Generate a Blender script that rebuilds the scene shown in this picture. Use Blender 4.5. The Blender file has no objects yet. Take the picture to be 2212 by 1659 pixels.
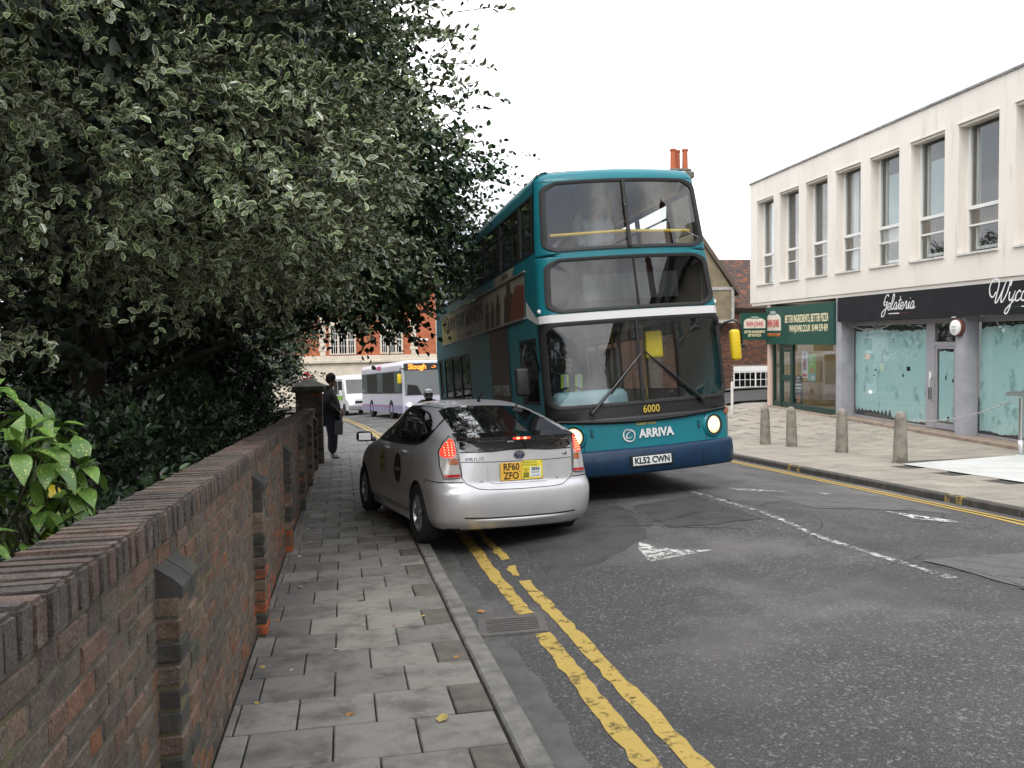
import bpy, bmesh, math, random
import numpy as np
from mathutils import Vector, Matrix, Euler
from mathutils.bvhtree import BVHTree
random.seed(7); np.random.seed(7)
R = math.radians
scene = bpy.context.scene
col = scene.collection

# ------------------------------------------------------------------ camera
cam_d = bpy.data.cameras.new('camera'); cam = bpy.data.objects.new('camera', cam_d); col.objects.link(cam)
cam_d.sensor_width = 36.0; cam_d.lens = 36.0 * 1839.0 / 2212.0
cam_d.clip_start = 0.05; cam_d.clip_end = 2000
cam.matrix_world = (Matrix.Translation((0, 0, 1.66)) @ Matrix.Rotation(R(-11.26), 4, 'Z')
                    @ Matrix.Rotation(R(87.0), 4, 'X') @ Matrix.Rotation(R(-1.0), 4, 'Z'))
scene.camera = cam

# ------------------------------------------------------------------ world: bright broken overcast
SUN_EL, SUN_AZ = R(48), R(203)          # azimuth clockwise from +Y
w = bpy.data.worlds.new('World'); scene.world = w; w.use_nodes = True
nt = w.node_tree; nt.nodes.clear()
out = nt.nodes.new('ShaderNodeOutputWorld'); bg = nt.nodes.new('ShaderNodeBackground')
sky = nt.nodes.new('ShaderNodeTexSky'); sky.sky_type = 'NISHITA'; sky.sun_disc = False
sky.sun_elevation = SUN_EL; sky.sun_rotation = SUN_AZ
tc = nt.nodes.new('ShaderNodeTexCoord'); mp = nt.nodes.new('ShaderNodeMapping'); mp.inputs['Scale'].default_value = (1, 1, 2.2)
n1 = nt.nodes.new('ShaderNodeTexNoise'); n1.inputs['Scale'].default_value = 2.3; n1.inputs['Detail'].default_value = 7
n1.inputs['Roughness'].default_value = .55
r1 = nt.nodes.new('ShaderNodeValToRGB')
r1.color_ramp.elements[0].position = .36; r1.color_ramp.elements[0].color = (7.6, 8.6, 11.0, 1)
r1.color_ramp.elements[1].position = .68; r1.color_ramp.elements[1].color = (24., 24., 24., 1)
_e = r1.color_ramp.elements.new(.45); _e.color = (9.2, 9.4, 9.9, 1)
r2 = nt.nodes.new('ShaderNodeValToRGB')
r2.color_ramp.elements[0].position = .25; r2.color_ramp.elements[0].color = (.9, .9, .9, 1)
r2.color_ramp.elements[1].position = .40; r2.color_ramp.elements[1].color = (1, 1, 1, 1)
mx = nt.nodes.new('ShaderNodeMix'); mx.data_type = 'RGBA'
L = nt.links.new
L(tc.outputs['Generated'], mp.inputs['Vector']); L(mp.outputs['Vector'], n1.inputs['Vector'])
L(n1.outputs['Fac'], r1.inputs['Fac']); L(n1.outputs['Fac'], r2.inputs['Fac'])
L(r2.outputs['Color'], mx.inputs['Factor']); L(sky.outputs['Color'], mx.inputs['A']); L(r1.outputs['Color'], mx.inputs['B'])
L(mx.outputs['Result'], bg.inputs['Color']); L(bg.outputs['Background'], out.inputs['Surface'])
bg.inputs['Strength'].default_value = 0.112

sun_d = bpy.data.lights.new('sun', 'SUN'); sun_d.energy = 1.5; sun_d.angle = R(22); sun_d.color = (1, .97, .92)
sun = bpy.data.objects.new('sun', sun_d); col.objects.link(sun)
sdir = Vector((math.sin(SUN_AZ) * math.cos(SUN_EL), math.cos(SUN_AZ) * math.cos(SUN_EL), math.sin(SUN_EL)))
sun.rotation_euler = sdir.to_track_quat('Z', 'Y').to_euler(); sun.location = sdir * 60
scene.view_settings.view_transform = 'Standard'; scene.view_settings.look = 'None'
scene.view_settings.exposure = 0.35; scene.view_settings.gamma = 1.0
scene.view_settings.use_curve_mapping = False
scene.render.engine = 'CYCLES'
cy = scene.cycles
cy.max_bounces = 6; cy.diffuse_bounces = 3; cy.glossy_bounces = 3; cy.transmission_bounces = 4; cy.transparent_max_bounces = 8
cy.use_denoising = True; cy.caustics_reflective = False; cy.caustics_refractive = False

# ------------------------------------------------------------------ object helpers
def tag(o, label=None, cat=None, group=None, kind=None):
    if label: o['label'] = label
    if cat: o['category'] = cat
    if group: o['group'] = group
    if kind: o['kind'] = kind
    return o
def empty(name, loc=(0, 0, 0), rot=(0, 0, 0), label=None, cat=None, group=None, kind=None, parent=None):
    o = bpy.data.objects.new(name, None); col.objects.link(o)
    o.location = loc; o.rotation_euler = rot; o.empty_display_size = .2
    if parent: o.parent = parent
    return tag(o, label, cat, group, kind)
def link(name, me, parent=None, loc=None, rot=None, mat=None):
    o = bpy.data.objects.new(name, me); col.objects.link(o)
    if parent: o.parent = parent
    if loc is not None: o.location = loc
    if rot is not None: o.rotation_euler = rot
    if mat is not None:
        if not me.materials: me.materials.append(mat)
        o.material_slots[0].link = 'OBJECT'; o.material_slots[0].material = mat
    return o
def copy_tree(o, parent=None):
    c = o.copy(); col.objects.link(c); c.parent = parent
    for ch in list(o.children): copy_tree(ch, c)
    return c

class MB:
    """collects geometry for ONE mesh object"""
    def __init__(s): s.v = []; s.f = []; s.m = []; s.mi = 0
    def add(s, vs, fs):
        b = len(s.v); s.v += [tuple(p) for p in vs]
        for f in fs: s.f.append([b + i for i in f]); s.m.append(s.mi)
        return s
    def box(s, x0, x1, y0, y1, z0, z1):
        return s.add([(x0,y0,z0),(x1,y0,z0),(x1,y1,z0),(x0,y1,z0),(x0,y0,z1),(x1,y0,z1),(x1,y1,z1),(x0,y1,z1)],
                     [(0,3,2,1),(4,5,6,7),(0,1,5,4),(1,2,6,5),(2,3,7,6),(3,0,4,7)])
    def cbox(s, x0, x1, y0, y1, z0, z1, c=.006):
        """box with chamfered edges (24 verts)"""
        P = []; F = []
        bm = bmesh.new(); bmesh.ops.create_cube(bm, size=1)
        for v in bm.verts:
            v.co = ((x0+x1)/2 + v.co.x*(x1-x0), (y0+y1)/2 + v.co.y*(y1-y0), (z0+z1)/2 + v.co.z*(z1-z0))
        bmesh.ops.bevel(bm, geom=bm.edges[:], offset=c, segments=1, affect='EDGES')
        bm.verts.index_update(); P = [v.co[:] for v in bm.verts]; F = [[v.index for v in f.verts] for f in bm.faces]; bm.free()
        return s.add(P, F)
    def rbox(s, x0, x1, y0, y1, z0, z1, c=.05, seg=3):
        bm = bmesh.new(); bmesh.ops.create_cube(bm, size=1)
        for v in bm.verts:
            v.co = ((x0+x1)/2 + v.co.x*(x1-x0), (y0+y1)/2 + v.co.y*(y1-y0), (z0+z1)/2 + v.co.z*(z1-z0))
        bmesh.ops.bevel(bm, geom=bm.edges[:], offset=c, segments=seg, affect='EDGES', profile=.5)
        bm.verts.index_update(); P = [v.co[:] for v in bm.verts]; F = [[v.index for v in f.verts] for f in bm.faces]; bm.free()
        return s.add(P, F)
    def quad(s, a, b, c, d): return s.add([a, b, c, d], [(0, 1, 2, 3)])
    def poly(s, pts): return s.add(pts, [tuple(range(len(pts)))])
    def prism(s, pts, off):
        """extrude planar polygon pts (3d) by vector off"""
        n = len(pts); o = Vector(off); q = [tuple(Vector(p) + o) for p in pts]
        fs = [tuple(range(n))[::-1], tuple(range(n, 2*n))] + [(i, (i+1) % n, n + (i+1) % n, n + i) for i in range(n)]
        return s.add(list(pts) + q, fs)
    def tube(s, path, r, n=8, cap=True):
        path = [Vector(p) for p in path]; k = len(path)
        rs = r if isinstance(r, (list, tuple)) else [r]*k
        vs = []; up = Vector((0, 0, 1)); prev = None
        for i, p in enumerate(path):
            t = (path[min(i+1, k-1)] - path[max(i-1, 0)]).normalized()
            a = prev if prev is not None else (Vector((1, 0, 0)) if abs(t.z) > .9 else up)
            u = t.cross(a).normalized(); v2 = t.cross(u).normalized(); prev = v2 if False else a
            if abs(t.dot(a)) > .97: u = t.orthogonal().normalized(); v2 = t.cross(u)
            for j in range(n):
                an = 2*math.pi*j/n; vs.append(p + (u*math.cos(an) + v2*math.sin(an))*rs[i])
        fs = [(i*n+j, i*n+(j+1) % n, (i+1)*n+(j+1) % n, (i+1)*n+j) for i in range(k-1) for j in range(n)]
        if cap: fs += [tuple(range(n))[::-1], tuple((k-1)*n + j for j in range(n))]
        return s.add(vs, fs)
    def lathe(s, prof, n=16, axis='z', c=(0, 0, 0), cap=True):
        """prof: (r, h) list revolved about axis through c"""
        vs = []; c = Vector(c)
        for r, h in prof:
            for j in range(n):
                a = 2*math.pi*j/n; x, y = r*math.cos(a), r*math.sin(a)
                vs.append(c + (Vector((x, y, h)) if axis == 'z' else Vector((h, x, y)) if axis == 'x' else Vector((y, h, x))))
        k = len(prof)
        fs = [(i*n+j, i*n+(j+1) % n, (i+1)*n+(j+1) % n, (i+1)*n+j) for i in range(k-1) for j in range(n)]
        if cap and prof[0][0] > 1e-5: fs.append(tuple(range(n))[::-1])
        if cap and prof[-1][0] > 1e-5: fs.append(tuple((k-1)*n + j for j in range(n)))
        return s.add(vs, fs)
    def loops(s, ls, closed=True, fill=False):
        n = len(ls[0]); vs = [p for l in ls for p in l]; k = len(ls)
        m = n if closed else n-1
        fs = [(i*n+j, i*n+(j+1) % n, (i+1)*n+(j+1) % n, (i+1)*n+j) for i in range(k-1) for j in range(m)]
        if fill: fs.append(tuple((k-1)*n+j for j in range(n)))
        return s.add(vs, fs)
    def grid(s, fn, us, vs_):
        P = [fn(u, v) for v in vs_ for u in us]; n = len(us)
        return s.add(P, [(j*n+i, j*n+i+1, (j+1)*n+i+1, (j+1)*n+i) for j in range(len(vs_)-1) for i in range(n-1)])
    def mesh(s, name='m', mats=(), smooth=False, angle=None):
        me = bpy.data.meshes.new(name); me.from_pydata(s.v, [], s.f); me.update()
        for m in (mats if isinstance(mats, (list, tuple)) else [mats]): me.materials.append(m)
        if len(me.materials) > 1: me.polygons.foreach_set('material_index', s.m)
        if smooth: me.polygons.foreach_set('use_smooth', [True]*len(me.polygons))
        if angle is not None: me.set_sharp_from_angle(angle=angle)
        return me
    def build(s, name, mats, parent=None, smooth=False, angle=None, loc=None, rot=None, fix=False):
        me = s.mesh(name, mats, smooth, angle)
        if fix:
            bm = bmesh.new(); bm.from_mesh(me); bmesh.ops.remove_doubles(bm, verts=bm.verts[:], dist=1e-5)
            bmesh.ops.recalc_face_normals(bm, faces=bm.faces[:]); bm.to_mesh(me); bm.free()
        o = bpy.data.objects.new(name, me); col.objects.link(o)
        if parent: o.parent = parent
        if loc is not None: o.location = loc
        if rot is not None: o.rotation_euler = rot
        return o
SM = dict(smooth=True, angle=R(35))

def text(name, body, size, mat, parent, loc, rot, ext=.002, sx=1.0, align='CENTER', shear=0, bold=0):
    cu = bpy.data.curves.new('t', 'FONT'); cu.body = body; cu.size = size; cu.extrude = ext; cu.align_x = align; cu.align_y = 'CENTER'
    cu.shear = shear; cu.offset = bold; cu.resolution_u = 3
    to = bpy.data.objects.new('t', cu)
    me = bpy.data.meshes.new_from_object(to); me.name = name
    bpy.data.objects.remove(to); bpy.data.curves.remove(cu)
    me.transform(Matrix.Diagonal((sx, 1, 1, 1)))
    me.materials.clear(); me.materials.append(mat)
    o = bpy.data.objects.new(name, me); col.objects.link(o); o.parent = parent
    o.location = loc; o.rotation_euler = rot
    return o
def applied(o):
    dg = bpy.context.evaluated_depsgraph_get()
    me = bpy.data.meshes.new_from_object(o.evaluated_get(dg)); o.modifiers.clear()
    old = o.data; o.data = me; bpy.data.meshes.remove(old)
    return o

# ------------------------------------------------------------------ materials
def mat(name, c, rough=.6, metal=0., c2=None, nscale=4., ramp=(.4, .65), detail=6, coord='obj', bump=None, coat=0., spec=.5, emit=None, estr=0.,
        c3=None, n3=.7, ramp3=(.5, .7), scl=(1, 1, 1), sheen=0):
    m = bpy.data.materials.new(name); m.use_nodes = True; t = m.node_tree; b = t.nodes['Principled BSDF']
    b.inputs['Roughness'].default_value = rough; b.inputs['Metallic'].default_value = metal
    b.inputs['Specular IOR Level'].default_value = spec; b.inputs['Coat Weight'].default_value = coat; b.inputs['Coat Roughness'].default_value = .06
    b.inputs['Base Color'].default_value = (*c, 1)
    if emit: b.inputs['Emission Color'].default_value = (*emit, 1); b.inputs['Emission Strength'].default_value = estr
    if c2 or bump:
        if coord == 'obj': src = t.nodes.new('ShaderNodeTexCoord').outputs['Object']
        else: src = t.nodes.new('ShaderNodeNewGeometry').outputs['Position']
        mpn = t.nodes.new('ShaderNodeMapping'); mpn.inputs['Scale'].default_value = scl; t.links.new(src, mpn.inputs['Vector'])
        src = mpn.outputs['Vector']
        def noise(sc, det=detail):
            n = t.nodes.new('ShaderNodeTexNoise'); n.inputs['Scale'].default_value = sc; n.inputs['Detail'].default_value = det
            n.inputs['Roughness'].default_value = .62; t.links.new(src, n.inputs['Vector']); return n.outputs['Fac']
        def rampn(fac, a, bb):
            r = t.nodes.new('ShaderNodeMapRange'); r.inputs['From Min'].default_value = a; r.inputs['From Max'].default_value = bb
            t.links.new(fac, r.inputs['Value']); return r.outputs['Result']
        def mix(fac, A, B):
            x = t.nodes.new('ShaderNodeMix'); x.data_type = 'RGBA'; t.links.new(fac, x.inputs['Factor'])
            for k, val in (('A', A), ('B', B)):
                if isinstance(val, tuple): x.inputs[k].default_value = (*val, 1)
                else: t.links.new(val, x.inputs[k])
            return x.outputs['Result']
        cc = c
        if c2: cc = mix(rampn(noise(nscale), *ramp), tuple(c), tuple(c2))
        if c3: cc = mix(rampn(noise(n3), *ramp3), cc, tuple(c3))
        if c2 or c3: t.links.new(cc, b.inputs['Base Color'])
        if bump:
            bn = t.nodes.new('ShaderNodeBump'); bn.inputs['Strength'].default_value = bump[1]; bn.inputs['Distance'].default_value = bump[2] if len(bump) > 2 else .01
            t.links.new(noise(bump[0], 4), bn.inputs['Height']); t.links.new(bn.outputs['Normal'], b.inputs['Normal'])
    return m
def glass(name, tint, rough=0.0, ior=1.5, boost=1.0):
    m = bpy.data.materials.new(name); m.use_nodes = True; t = m.node_tree; t.nodes.clear()
    o = t.nodes.new('ShaderNodeOutputMaterial'); a = t.nodes.new('ShaderNodeBsdfTransparent'); g = t.nodes.new('ShaderNodeBsdfGlossy')
    a.inputs['Color'].default_value = (*tint, 1); g.inputs['Roughness'].default_value = rough
    lw = t.nodes.new('ShaderNodeLayerWeight'); lw.inputs['Blend'].default_value = .5
    pw = t.nodes.new('ShaderNodeMath'); pw.operation = 'POWER'; pw.inputs[1].default_value = 4.0; t.links.new(lw.outputs['Facing'], pw.inputs[0])
    mu = t.nodes.new('ShaderNodeMath'); mu.operation = 'MULTIPLY_ADD'; mu.inputs[1].default_value = .9; mu.inputs[2].default_value = .05*boost; mu.use_clamp = True
    x = t.nodes.new('ShaderNodeMixShader'); t.links.new(pw.outputs[0], mu.inputs[0]); t.links.new(mu.outputs[0], x.inputs['Fac'])
    t.links.new(a.outputs[0], x.inputs[1]); t.links.new(g.outputs[0], x.inputs[2]); t.links.new(x.outputs[0], o.inputs['Surface'])
    return m
def worn(name, c, scale, lo, hi, coord='pos', c2=None, rough=.75):
    """road paint that has flaked away: colour over transparent by a noise threshold"""
    m = bpy.data.materials.new(name); m.use_nodes = True; t = m.node_tree; b = t.nodes['Principled BSDF']; o = t.nodes['Material Output']
    b.inputs['Base Color'].default_value = (*c, 1); b.inputs['Roughness'].default_value = rough
    p = t.nodes.new('ShaderNodeNewGeometry')
    n = t.nodes.new('ShaderNodeTexNoise'); n.inputs['Scale'].default_value = scale; n.inputs['Detail'].default_value = 9; n.inputs['Roughness'].default_value = .72
    t.links.new(p.outputs['Position'], n.inputs['Vector'])
    r = t.nodes.new('ShaderNodeMapRange'); r.inputs['From Min'].default_value = lo; r.inputs['From Max'].default_value = hi
    t.links.new(n.outputs['Fac'], r.inputs['Value'])
    if c2:
        n2 = t.nodes.new('ShaderNodeTexNoise'); n2.inputs['Scale'].default_value = 14; n2.inputs['Detail'].default_value = 6
        t.links.new(p.outputs['Position'], n2.inputs['Vector'])
        x2 = t.nodes.new('ShaderNodeMix'); x2.data_type = 'RGBA'; x2.inputs['A'].default_value = (*c, 1); x2.inputs['B'].default_value = (*c2, 1)
        t.links.new(n2.outputs['Fac'], x2.inputs['Factor']); t.links.new(x2.outputs['Result'], b.inputs['Base Color'])
    tr = t.nodes.new('ShaderNodeBsdfTransparent'); x = t.nodes.new('ShaderNodeMixShader')
    t.links.new(r.outputs['Result'], x.inputs['Fac']); t.links.new(tr.outputs[0], x.inputs[1]); t.links.new(b.outputs[0], x.inputs[2])
    t.links.new(x.outputs[0], o.inputs['Surface'])
    return m

# ------------------------------------------------------------------ the lie of the land
SL = .054
PSL = -math.atan(SL)                       # tilt of things laid along the falling street
def sstep(t): t = max(0., min(1., t)); return t*t*(3-2*t)
def KX(y): return .86 - .0018*max(0., y-22)**2         # left kerb, road edge
def RX(y): return 7.42 + .048*y - .0018*max(0., y-24)**2   # right kerb, road edge
def plane(y): return -SL*max(-70., min(y, 95.))
def G(x, y):
    base = plane(y); Lv = -SL*max(-70., min(y, 15.))
    wd = 3.4 + max(0., y-27)*.5
    t = sstep((x-10.4)/wd)
    return base*(1-t) + Lv*t
def ROAD(x, y):
    k, r = KX(y), RX(y); c = k + .56*(r-k)
    if x < c: h = -.085 + .185*(x-k)/(c-k)
    else: h = -.085 + .185*(r-x)/(r-c)
    hump = .085*sstep((y-7.2)/1.5)*sstep((27-y)/6)*max(0, min(1, (x-k-.2)/1.3, (r-x-.2)/1.3))
    return plane(y) + h + hump
# ------------------------------------------------------------------ ground surfaces
def asphalt():
    m = bpy.data.materials.new('asphalt'); m.use_nodes = True; t = m.node_tree; b = t.nodes['Principled BSDF']; lk = t.links.new
    p = t.nodes.new('ShaderNodeNewGeometry').outputs['Position']
    def noise(sc, det=4, ro=.6, vec=p):
        n = t.nodes.new('ShaderNodeTexNoise'); n.inputs['Scale'].default_value = sc; n.inputs['Detail'].default_value = det; n.inputs['Roughness'].default_value = ro
        lk(vec, n.inputs['Vector']); return n.outputs['Fac']
    def rng(f, a, bb, c=0., d=1.):
        r = t.nodes.new('ShaderNodeMapRange'); r.inputs['From Min'].default_value = a; r.inputs['From Max'].default_value = bb
        r.inputs['To Min'].default_value = c; r.inputs['To Max'].default_value = d; lk(f, r.inputs['Value']); return r.outputs['Result']
    def mix(f, A, B, mode='MIX'):
        x = t.nodes.new('ShaderNodeMix'); x.data_type = 'RGBA'; x.blend_type = mode
        if isinstance(f, float): x.inputs['Factor'].default_value = f
        else: lk(f, x.inputs['Factor'])
        for k, v in (('A', A), ('B', B)):
            if isinstance(v, tuple): x.inputs[k].default_value = (*v, 1)
            else: lk(v, x.inputs[k])
        return x.outputs['Result']
    # aggregate
    vo = t.nodes.new('ShaderNodeTexVoronoi'); vo.inputs['Scale'].default_value = 120; lk(p, vo.inputs['Vector'])
    sep = t.nodes.new('ShaderNodeSeparateColor'); lk(vo.outputs['Color'], sep.inputs['Color'])
    stone = rng(sep.outputs['Red'], .35, 1.0)
    cc = mix(stone, (.072, .069, .067), (.168, .160, .150))
    gap = rng(vo.outputs['Distance'], .25, .65)
    cc = mix(gap, cc, (.044, .044, .045))
    vo2 = t.nodes.new('ShaderNodeTexVoronoi'); vo2.inputs['Scale'].default_value = 62; lk(p, vo2.inputs['Vector'])
    sep2 = t.nodes.new('ShaderNodeSeparateColor'); lk(vo2.outputs['Color'], sep2.inputs['Color'])
    cc = mix(rng(sep2.outputs['Green'], .86, 1.0, 0, .7), cc, (.23, .225, .215))
    # worn, dusty and rubbed patches
    cc = mix(rng(noise(.42, 4), .50, .72, 0, .8), cc, (.205, .193, .183))
    cc = mix(rng(noise(.8, 5), .52, .68, 0, .65), cc, (.045, .045, .046))
    cc = mix(rng(noise(.23, 3), .52, .66, 0, .5), cc, (.155, .135, .132))
    # wheel-polished dark bands along the street
    mpn = t.nodes.new('ShaderNodeMapping'); mpn.inputs['Scale'].default_value = (1.1, .10, 1); lk(p, mpn.inputs['Vector'])
    cc = mix(rng(noise(1.0, 3, .5, mpn.outputs['Vector']), .55, .72, 0, .6), cc, (.040, .040, .040))
    lk(cc, b.inputs['Base Color'])
    lk(rng(noise(1.4, 4), .35, .7, .62, .9), b.inputs['Roughness'])
    bn = t.nodes.new('ShaderNodeBump'); bn.inputs['Strength'].default_value = .55; bn.inputs['Distance'].default_value = .006
    lk(vo.outputs['Distance'], bn.inputs['Height']); lk(bn.outputs['Normal'], b.inputs['Normal'])
    return m
M_asph = asphalt()
M_earth = mat('earth', (.045, .036, .026), .95, c2=(.02, .017, .012), nscale=3, coord='pos', bump=(20, .8, .03), c3=(.05, .06, .025), n3=1.2)
M_joint = mat('joint_dirt', (.045, .042, .036), .95, c2=(.09, .085, .07), nscale=8, coord='pos')
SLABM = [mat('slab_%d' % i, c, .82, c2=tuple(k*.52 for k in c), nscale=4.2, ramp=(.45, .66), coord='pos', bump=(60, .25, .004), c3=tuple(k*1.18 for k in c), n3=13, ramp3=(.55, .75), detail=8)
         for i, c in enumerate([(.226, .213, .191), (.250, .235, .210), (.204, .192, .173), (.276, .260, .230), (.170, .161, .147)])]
M_slabdark = mat('paver_dark', (.150, .132, .112), .85, c2=(.10, .09, .08), nscale=10, coord='pos', bump=(70, .4, .004))
M_pavefar = mat('pavement', (.20, .195, .185), .85, c2=(.13, .128, .12), nscale=1.4, coord='pos', bump=(50, .2, .004))
M_kerb = mat('kerb_concrete', (.235, .225, .205), .85, c2=(.13, .126, .118), nscale=7, coord='pos', bump=(70, .5, .006))
M_kerbdark = mat('kerb_dark', (.088, .080, .070), .85, c2=(.05, .046, .042), nscale=6, coord='pos', bump=(60, .4, .006))
M_channel = mat('channel', (.085, .083, .079), .8, c2=(.13, .127, .12), nscale=5, coord='pos', bump=(50, .5, .008))
M_rslab = [mat('flag_%d' % i, c, .8, c2=tuple(k*.72 for k in c), nscale=2.2, coord='pos', bump=(40, .2, .004), c3=tuple(k*1.12 for k in c), n3=9, ramp3=(.5, .8))
           for i, c in enumerate([(.335, .300, .252), (.312, .280, .236), (.358, .320, .265)])]
M_yel = worn('yellow_paint', (.52, .365, .085), 10, .36, .47, c2=(.44, .31, .08))
M_yel2 = worn('yellow_paint_right', (.56, .37, .065), 6, .24, .36, c2=(.48, .31, .06))
M_white = worn('white_paint', (.62, .61, .58), 11, .44, .56)
M_white2 = worn('white_line_paint', (.55, .54, .52), 13, .45, .62)

def sheet(name, x0f, x1f, ys, hf, m, nx, parent=None, kind='structure'):
    b = MB(); us = [i/nx for i in range(nx+1)]
    def fn(u, y):
        a, c = x0f(y), x1f(y); x = a + (c-a)*u; return (x, y, hf(x, y))
    b.grid(fn, us, ys); o = b.build(name, m, parent, smooth=True)
    if kind: o['kind'] = kind
    return o
def frange(a, b, st): n = max(1, round((b-a)/st)); return [a + (b-a)*i/n for i in range(n+1)]
# one big sheet to the horizon
b = MB(); gx = [-600, -200, -60, -25, -10, -5, -3, -1.2, -.7, 0, .6, 2, 4, 6, 8, 9, 10, 10.8, 11.6, 12.4, 13.2, 14, 15, 17, 20, 24, 30, 45, 90, 250, 600]
gy = [-500, -150, -70] + frange(-60, 100, 2.5) + [110, 130, 180, 300, 800]
b.grid(lambda x, y: (x, y, G(x, y) - (.32 if y < 60 else .26)), gx, gy)
tag(b.build('ground', M_earth, smooth=True), kind='structure')
road = sheet('road', lambda y: KX(y)-.02, lambda y: RX(y)+.02, frange(-60, 4, 4) + frange(4.5, 30, .5) + frange(31, 96, 2.5), ROAD, M_asph, 24)
M_asph2 = mat('asphalt_far', (.075, .072, .07), .85, c2=(.055, .053, .052), nscale=.8, coord='pos')
# cross street at the bottom of the hill and the side street by the shops
sheet('cross_street', lambda y: -70., lambda y: 60., frange(70, 96, 2), lambda x, y: plane(y)-.07, M_asph2, 24)
sheet('side_street', lambda y: RX(y)+.5, lambda y: 46., frange(30.6, 36.4, .8), lambda x, y: G(x, y)-.05, M_asph2, 26)

# ---- left pavement: paving slabs one by one
pav = sheet('pavement_left', lambda y: -.64 if y < 19.9 else -2.2, lambda y: KX(y)-.15, frange(.5, 19.75, .8)+frange(20., 70, 1.5), lambda x, y: plane(y)-.035, M_joint, 8)
rnd = random.Random(3)
slabmesh = {}
def slab(wd, dp):
    key = (round(wd, 2), round(dp, 2))
    if key not in slabmesh:
        slabmesh[key] = MB().cbox(-wd/2, wd/2, -dp/2, dp/2, -.05, 0, .006).mesh('paving_slab', SLABM[0])
    return slabmesh[key]
y = 2.35; row = 0; PIT = .412
x0w, x1k = -.615, .715
while y < 22.2:
    if row % 2 == 0: cuts = [x0w, -.355, .055, .465-.16+.0, x1k] if False else [x0w, -.49+.0, -.09, .31, x1k]
    else: cuts = [x0w, -.57, -.29+.02, .12, .52, x1k]
    for i in range(len(cuts)-1):
        a, c = cuts[i]+.004, cuts[i+1]-.004
        if c-a < .02: continue
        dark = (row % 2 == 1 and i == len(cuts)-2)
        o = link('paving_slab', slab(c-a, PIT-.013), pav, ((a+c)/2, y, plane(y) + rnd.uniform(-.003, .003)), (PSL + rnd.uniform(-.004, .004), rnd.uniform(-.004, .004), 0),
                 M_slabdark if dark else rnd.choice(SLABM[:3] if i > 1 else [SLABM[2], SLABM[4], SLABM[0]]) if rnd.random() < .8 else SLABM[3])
    y += PIT; row += 1
# further down the hill small slabs run on as courses of one joined part
b = MB(); y = 22.4; rr = random.Random(5)
while y < 60:
    x = -2.1 + rr.random()*.05
    while x < KX(y)-.2:
        b.box(x+.006, min(x+.404, KX(y)-.16), y+.006, y+.404, plane(y)-.05, plane(y)-.004 + rr.uniform(-.004, .002)); x += .41
    y += .41
tag(b.build('paving_courses', [M_pavefar], pav), kind='stuff')
# left kerb stones + channel
kerb = sheet('kerb_left', lambda y: KX(y)-.145, lambda y: KX(y)-.005, frange(.5, 70, 1.5), lambda x, y: plane(y)-.06, M_joint, 1)
kmesh = MB().cbox(-.064, .064, -.452, .452, -.14, .0, .012).mesh('kerb_stone', M_kerb)
y = 2.6; rnd = random.Random(9)
while y < 60:
    yc = y+.457; x = KX(yc)-.066; ang = math.atan((KX(yc+.4)-KX(yc-.4))/.8)
    link('kerb_stone', kmesh, kerb, (x + rnd.uniform(-.004, .004), yc, plane(yc)+.004+rnd.uniform(-.004, .004)), (PSL, 0, -ang + rnd.uniform(-.004, .004)), M_kerb)
    y += .914
ch = sheet('channel_left', lambda y: KX(y)+.002, lambda y: KX(y)+.20+.02*math.sin(y*3.1)+.012*math.sin(y*11), frange(2.5, 16, .12), lambda x, y: ROAD(x, y)+.006, M_channel, 2, parent=road, kind=None)
ch.name = 'channel'

# ---- road paint (parts of the road)
def ribbon(name, xf, wd, y0, y1, m, hf=ROAD, step=.12, jag=.008, lift=.005, seed=1):
    b = MB(); rg = random.Random(seed); P = []
    ys = frange(y0, y1, step)
    for y in ys:
        c = xf(y); h = wd/2
        xa, xb = c-h + rg.uniform(-jag, jag), c+h + rg.uniform(-jag, jag)
        P += [(xa, y, hf(xa, y)+lift), (xb, y, hf(xb, y)+lift)]
    b.add(P, [(2*i, 2*i+1, 2*i+3, 2*i+2) for i in range(len(ys)-1)])
    return b.build(name, m, road)
ribbon('yellow_line', lambda y: KX(y)+.435, .115, 2.4, 5.62, M_yel, seed=1, jag=.012)
ribbon('yellow_line', lambda y: KX(y)+.435, .115, 6.13, 66, M_yel, seed=2, jag=.012)
ribbon('yellow_line', lambda y: KX(y)+.635, .105, 2.4, 7.15, M_yel, seed=3, jag=.012)
ribbon('yellow_line', lambda y: KX(y)+.635, .07, 7.35, 7.75, M_yel, seed=4, jag=.03)
ribbon('yellow_line', lambda y: KX(y)+.635, .08, 8.0, 66, M_yel, seed=5, jag=.015)
for off, sd in ((-.30, 6), (-.52, 7)):
    ribbon('yellow_line', lambda y, o=off: RX(y)+o, .105, -20, 29.8, M_yel2, seed=sd, jag=.004, step=.25)
ribbon('centre_line', lambda y: 4.50, .065, 5.6, 10.6, M_white2, seed=8, jag=.01)
ribbon('centre_line', lambda y: 4.55, .10, -2, 2.2, M_white2, seed=9, jag=.01)
def flat_poly(name, pts, m, lift=.006):
    """road mark from an outline, draped in slices"""
    cx = sum(p[0] for p in pts)/len(pts); cyy = sum(p[1] for p in pts)/len(pts); b = MB()
    n = len(pts); fine = []
    for i in range(n):
        a, c = pts[i], pts[(i+1) % n]
        for k in range(6): fine.append((a[0]+(c[0]-a[0])*k/6, a[1]+(c[1]-a[1])*k/6))
    ls = [[(cx+(p[0]-cx)*s, cyy+(p[1]-cyy)*s, ROAD(cx+(p[0]-cx)*s, cyy+(p[1]-cyy)*s)+lift) for p in fine] for s in (1, .75, .5, .25, .02)]
    b.loops(ls, fill=True); return b.build(name, m, road)
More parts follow.
